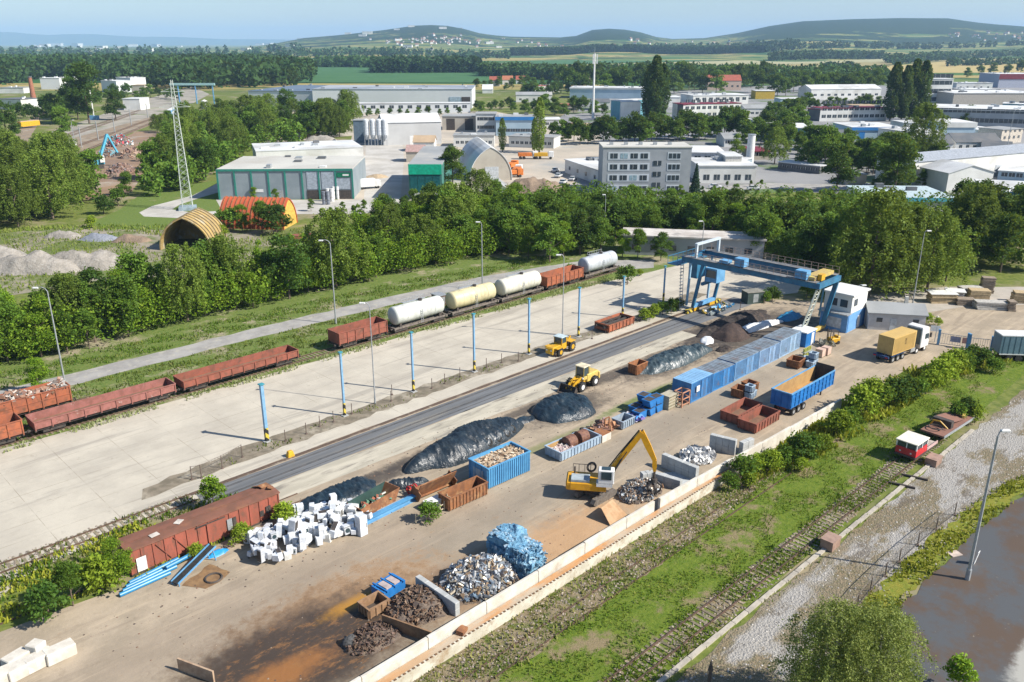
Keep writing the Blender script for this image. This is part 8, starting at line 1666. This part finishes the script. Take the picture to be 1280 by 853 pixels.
weeds('weeds', 'thin weeds along the line of skips in the yard', [(50, 59.6), (64, 59.0), (74, 59.4), (90, 60.6), (90, 59.6), (74, 58.6), (50, 58.8)], 9, .26, GC2, 13, clump=.1)
weeds('weeds', 'weeds over the kerb edge of the gravel path', [(28, 26.6), (110, 26.2), (110, 27.2), (28, 27.2)], 7, .2, GC2, 14, clump=.2)
weeds('spoil_weeds', 'wild growth on the spoil ground around the gravel heaps', pix((-40, 378), (110, 352), (120, 340), (250, 330), (330, 345), (400, 300), (380, 285), (290, 300), (260, 322), (200, 320), (150, 292), (60, 290), (-40, 295)), 2.2, .42, GC2, 15, clump=0)
weeds('spoil_weeds', 'wild growth along the meadow edge above the gravel heaps', pix((-40, 296), (60, 288), (150, 290), (200, 296), (270, 285), (200, 282), (100, 282), (-40, 288)), 3.0, .5, GC2, 16)
weeds('weeds', 'green weeds behind the boxcar along the old track', [(8, 71.5), (20, 71.5), (36, 71.2), (36, 74), (26, 76.2), (10, 75.6)], 22, .3, GC1, 31, clump=-.6)
# stones on the ground
def stones(name, label, poly, dens, size, m, seed):
    rng = np.random.default_rng(seed); P2 = scatter_in(poly, dens, rng); n = len(P2); s = size * rng.uniform(.4, 1.4, (n, 1, 1)); o8 = np.array([[-1, -1, 0], [1, -1, 0], [1, 1, 0], [-1, 1, 0], [-.6, -.6, 1], [.6, -.6, 1], [.6, .6, 1], [-.6, .6, 1]]) * .5
    a = rng.random(n) * 6.28; c, s_ = np.cos(a), np.sin(a); v = np.repeat(o8[None], n, 0) * s; x = v[:, :, 0] * c[:, None] - v[:, :, 1] * s_[:, None]; y = v[:, :, 0] * s_[:, None] + v[:, :, 1] * c[:, None]
    v[:, :, 0] = x + P2[:, :1]; v[:, :, 1] = y + P2[:, 1:]; v[:, :, 2] = v[:, :, 2] * .6 + .03; f = np.array([[4, 5, 6, 7], [0, 1, 5, 4], [1, 2, 6, 5], [2, 3, 7, 6], [3, 0, 4, 7]]); Fq = (f[None] + 8 * np.arange(n)[:, None, None]).reshape(-1, 4)
    o = npmesh(name, v.reshape(-1, 3), Fq, m); o.rotation_euler = (0, 0, YR); return tag(o, label, 'stones', None, 'stuff')
stones('gravel_stones', 'loose pale stones on the gravel path', [(38, 18.5), (60, 19), (95, 18.4), (120, 14), (140, 20), (120, 26), (40, 26.6)], 3, .12, mat('stone pale', (.38, .36, .33), (.25, .23, .20), scale=2, island=.4), 1)
stones('debris', 'small dark debris scattered over the dusty yard', [(12, 62), (30, 58), (60, 60), (88, 62), (108, 68), (100, 73), (60, 71.5), (36, 70)], .8, .13, pal('debris', [(.08, .06, .05), (.28, .22, .16), (.2, .12, .08), (.12, .1, .08)], .9), 2)
stones('debris', 'small rubble scattered on the wall side of the yard', [(14, 61), (28, 57), (58, 57), (110, 52), (90, 47), (60, 44), (22, 44)], .5, .11, pal('debris', [(.08, .06, .05)], .9), 3)
stones('ballast_stones', 'crushed stone around the sleepers of the overgrown tracks', [(26, 36.2), (80, 37.0), (80, 39.8), (26, 40.2)], 9, .15, mat('stone brown', (.30, .25, .20), (.19, .16, .13), scale=2, island=.4), 4)
stones('ballast_stones', 'crushed stone along the old track beside the apron', [(-8, 75.4), (30, 75.8), (30, 78.4), (-8, 78.6)], 12, .16, mat('stone brown', (.30, .25, .20)), 5)
stones('ballast_stones', 'crushed stone of the track beside the gravel path', [(28, 27.9), (100, 27.6), (100, 30.2), (28, 30.8)], 10, .15, mat('stone brown', (.30, .25, .20)), 6)
for k in list(PH):
    if k not in used_p:
        t = PH[k][0]
        for c in [c for c in COL.objects if c.parent == t]: bpy.data.objects.remove(c)
        bpy.data.objects.remove(t)
# ---------------- haze ----------------
hb = MB(); hb.bx(-24000, 24000, -1500, 24000, -8, 420); hz_o = hb.build('haze', mat('x', (1, 1, 1))); hz_o.data.materials.clear()
hm = bpy.data.materials.new('haze air'); hm.use_nodes = True; ht = hm.node_tree; ht.nodes.remove(ht.nodes['Principled BSDF'])
pv = ht.nodes.new('ShaderNodeVolumePrincipled'); pv.inputs['Color'].default_value = (.44, .68, 1.0, 1); pv.inputs['Density'].default_value = 7e-5; pv.inputs['Anisotropy'].default_value = .0
ht.links.new(pv.outputs[0], ht.nodes['Material Output'].inputs['Volume']); hz_o.data.materials.append(hm); tag(hz_o, kind='stuff'); hz_o['label'] = 'pale blue haze over the distant hills'; hz_o['category'] = 'haze'
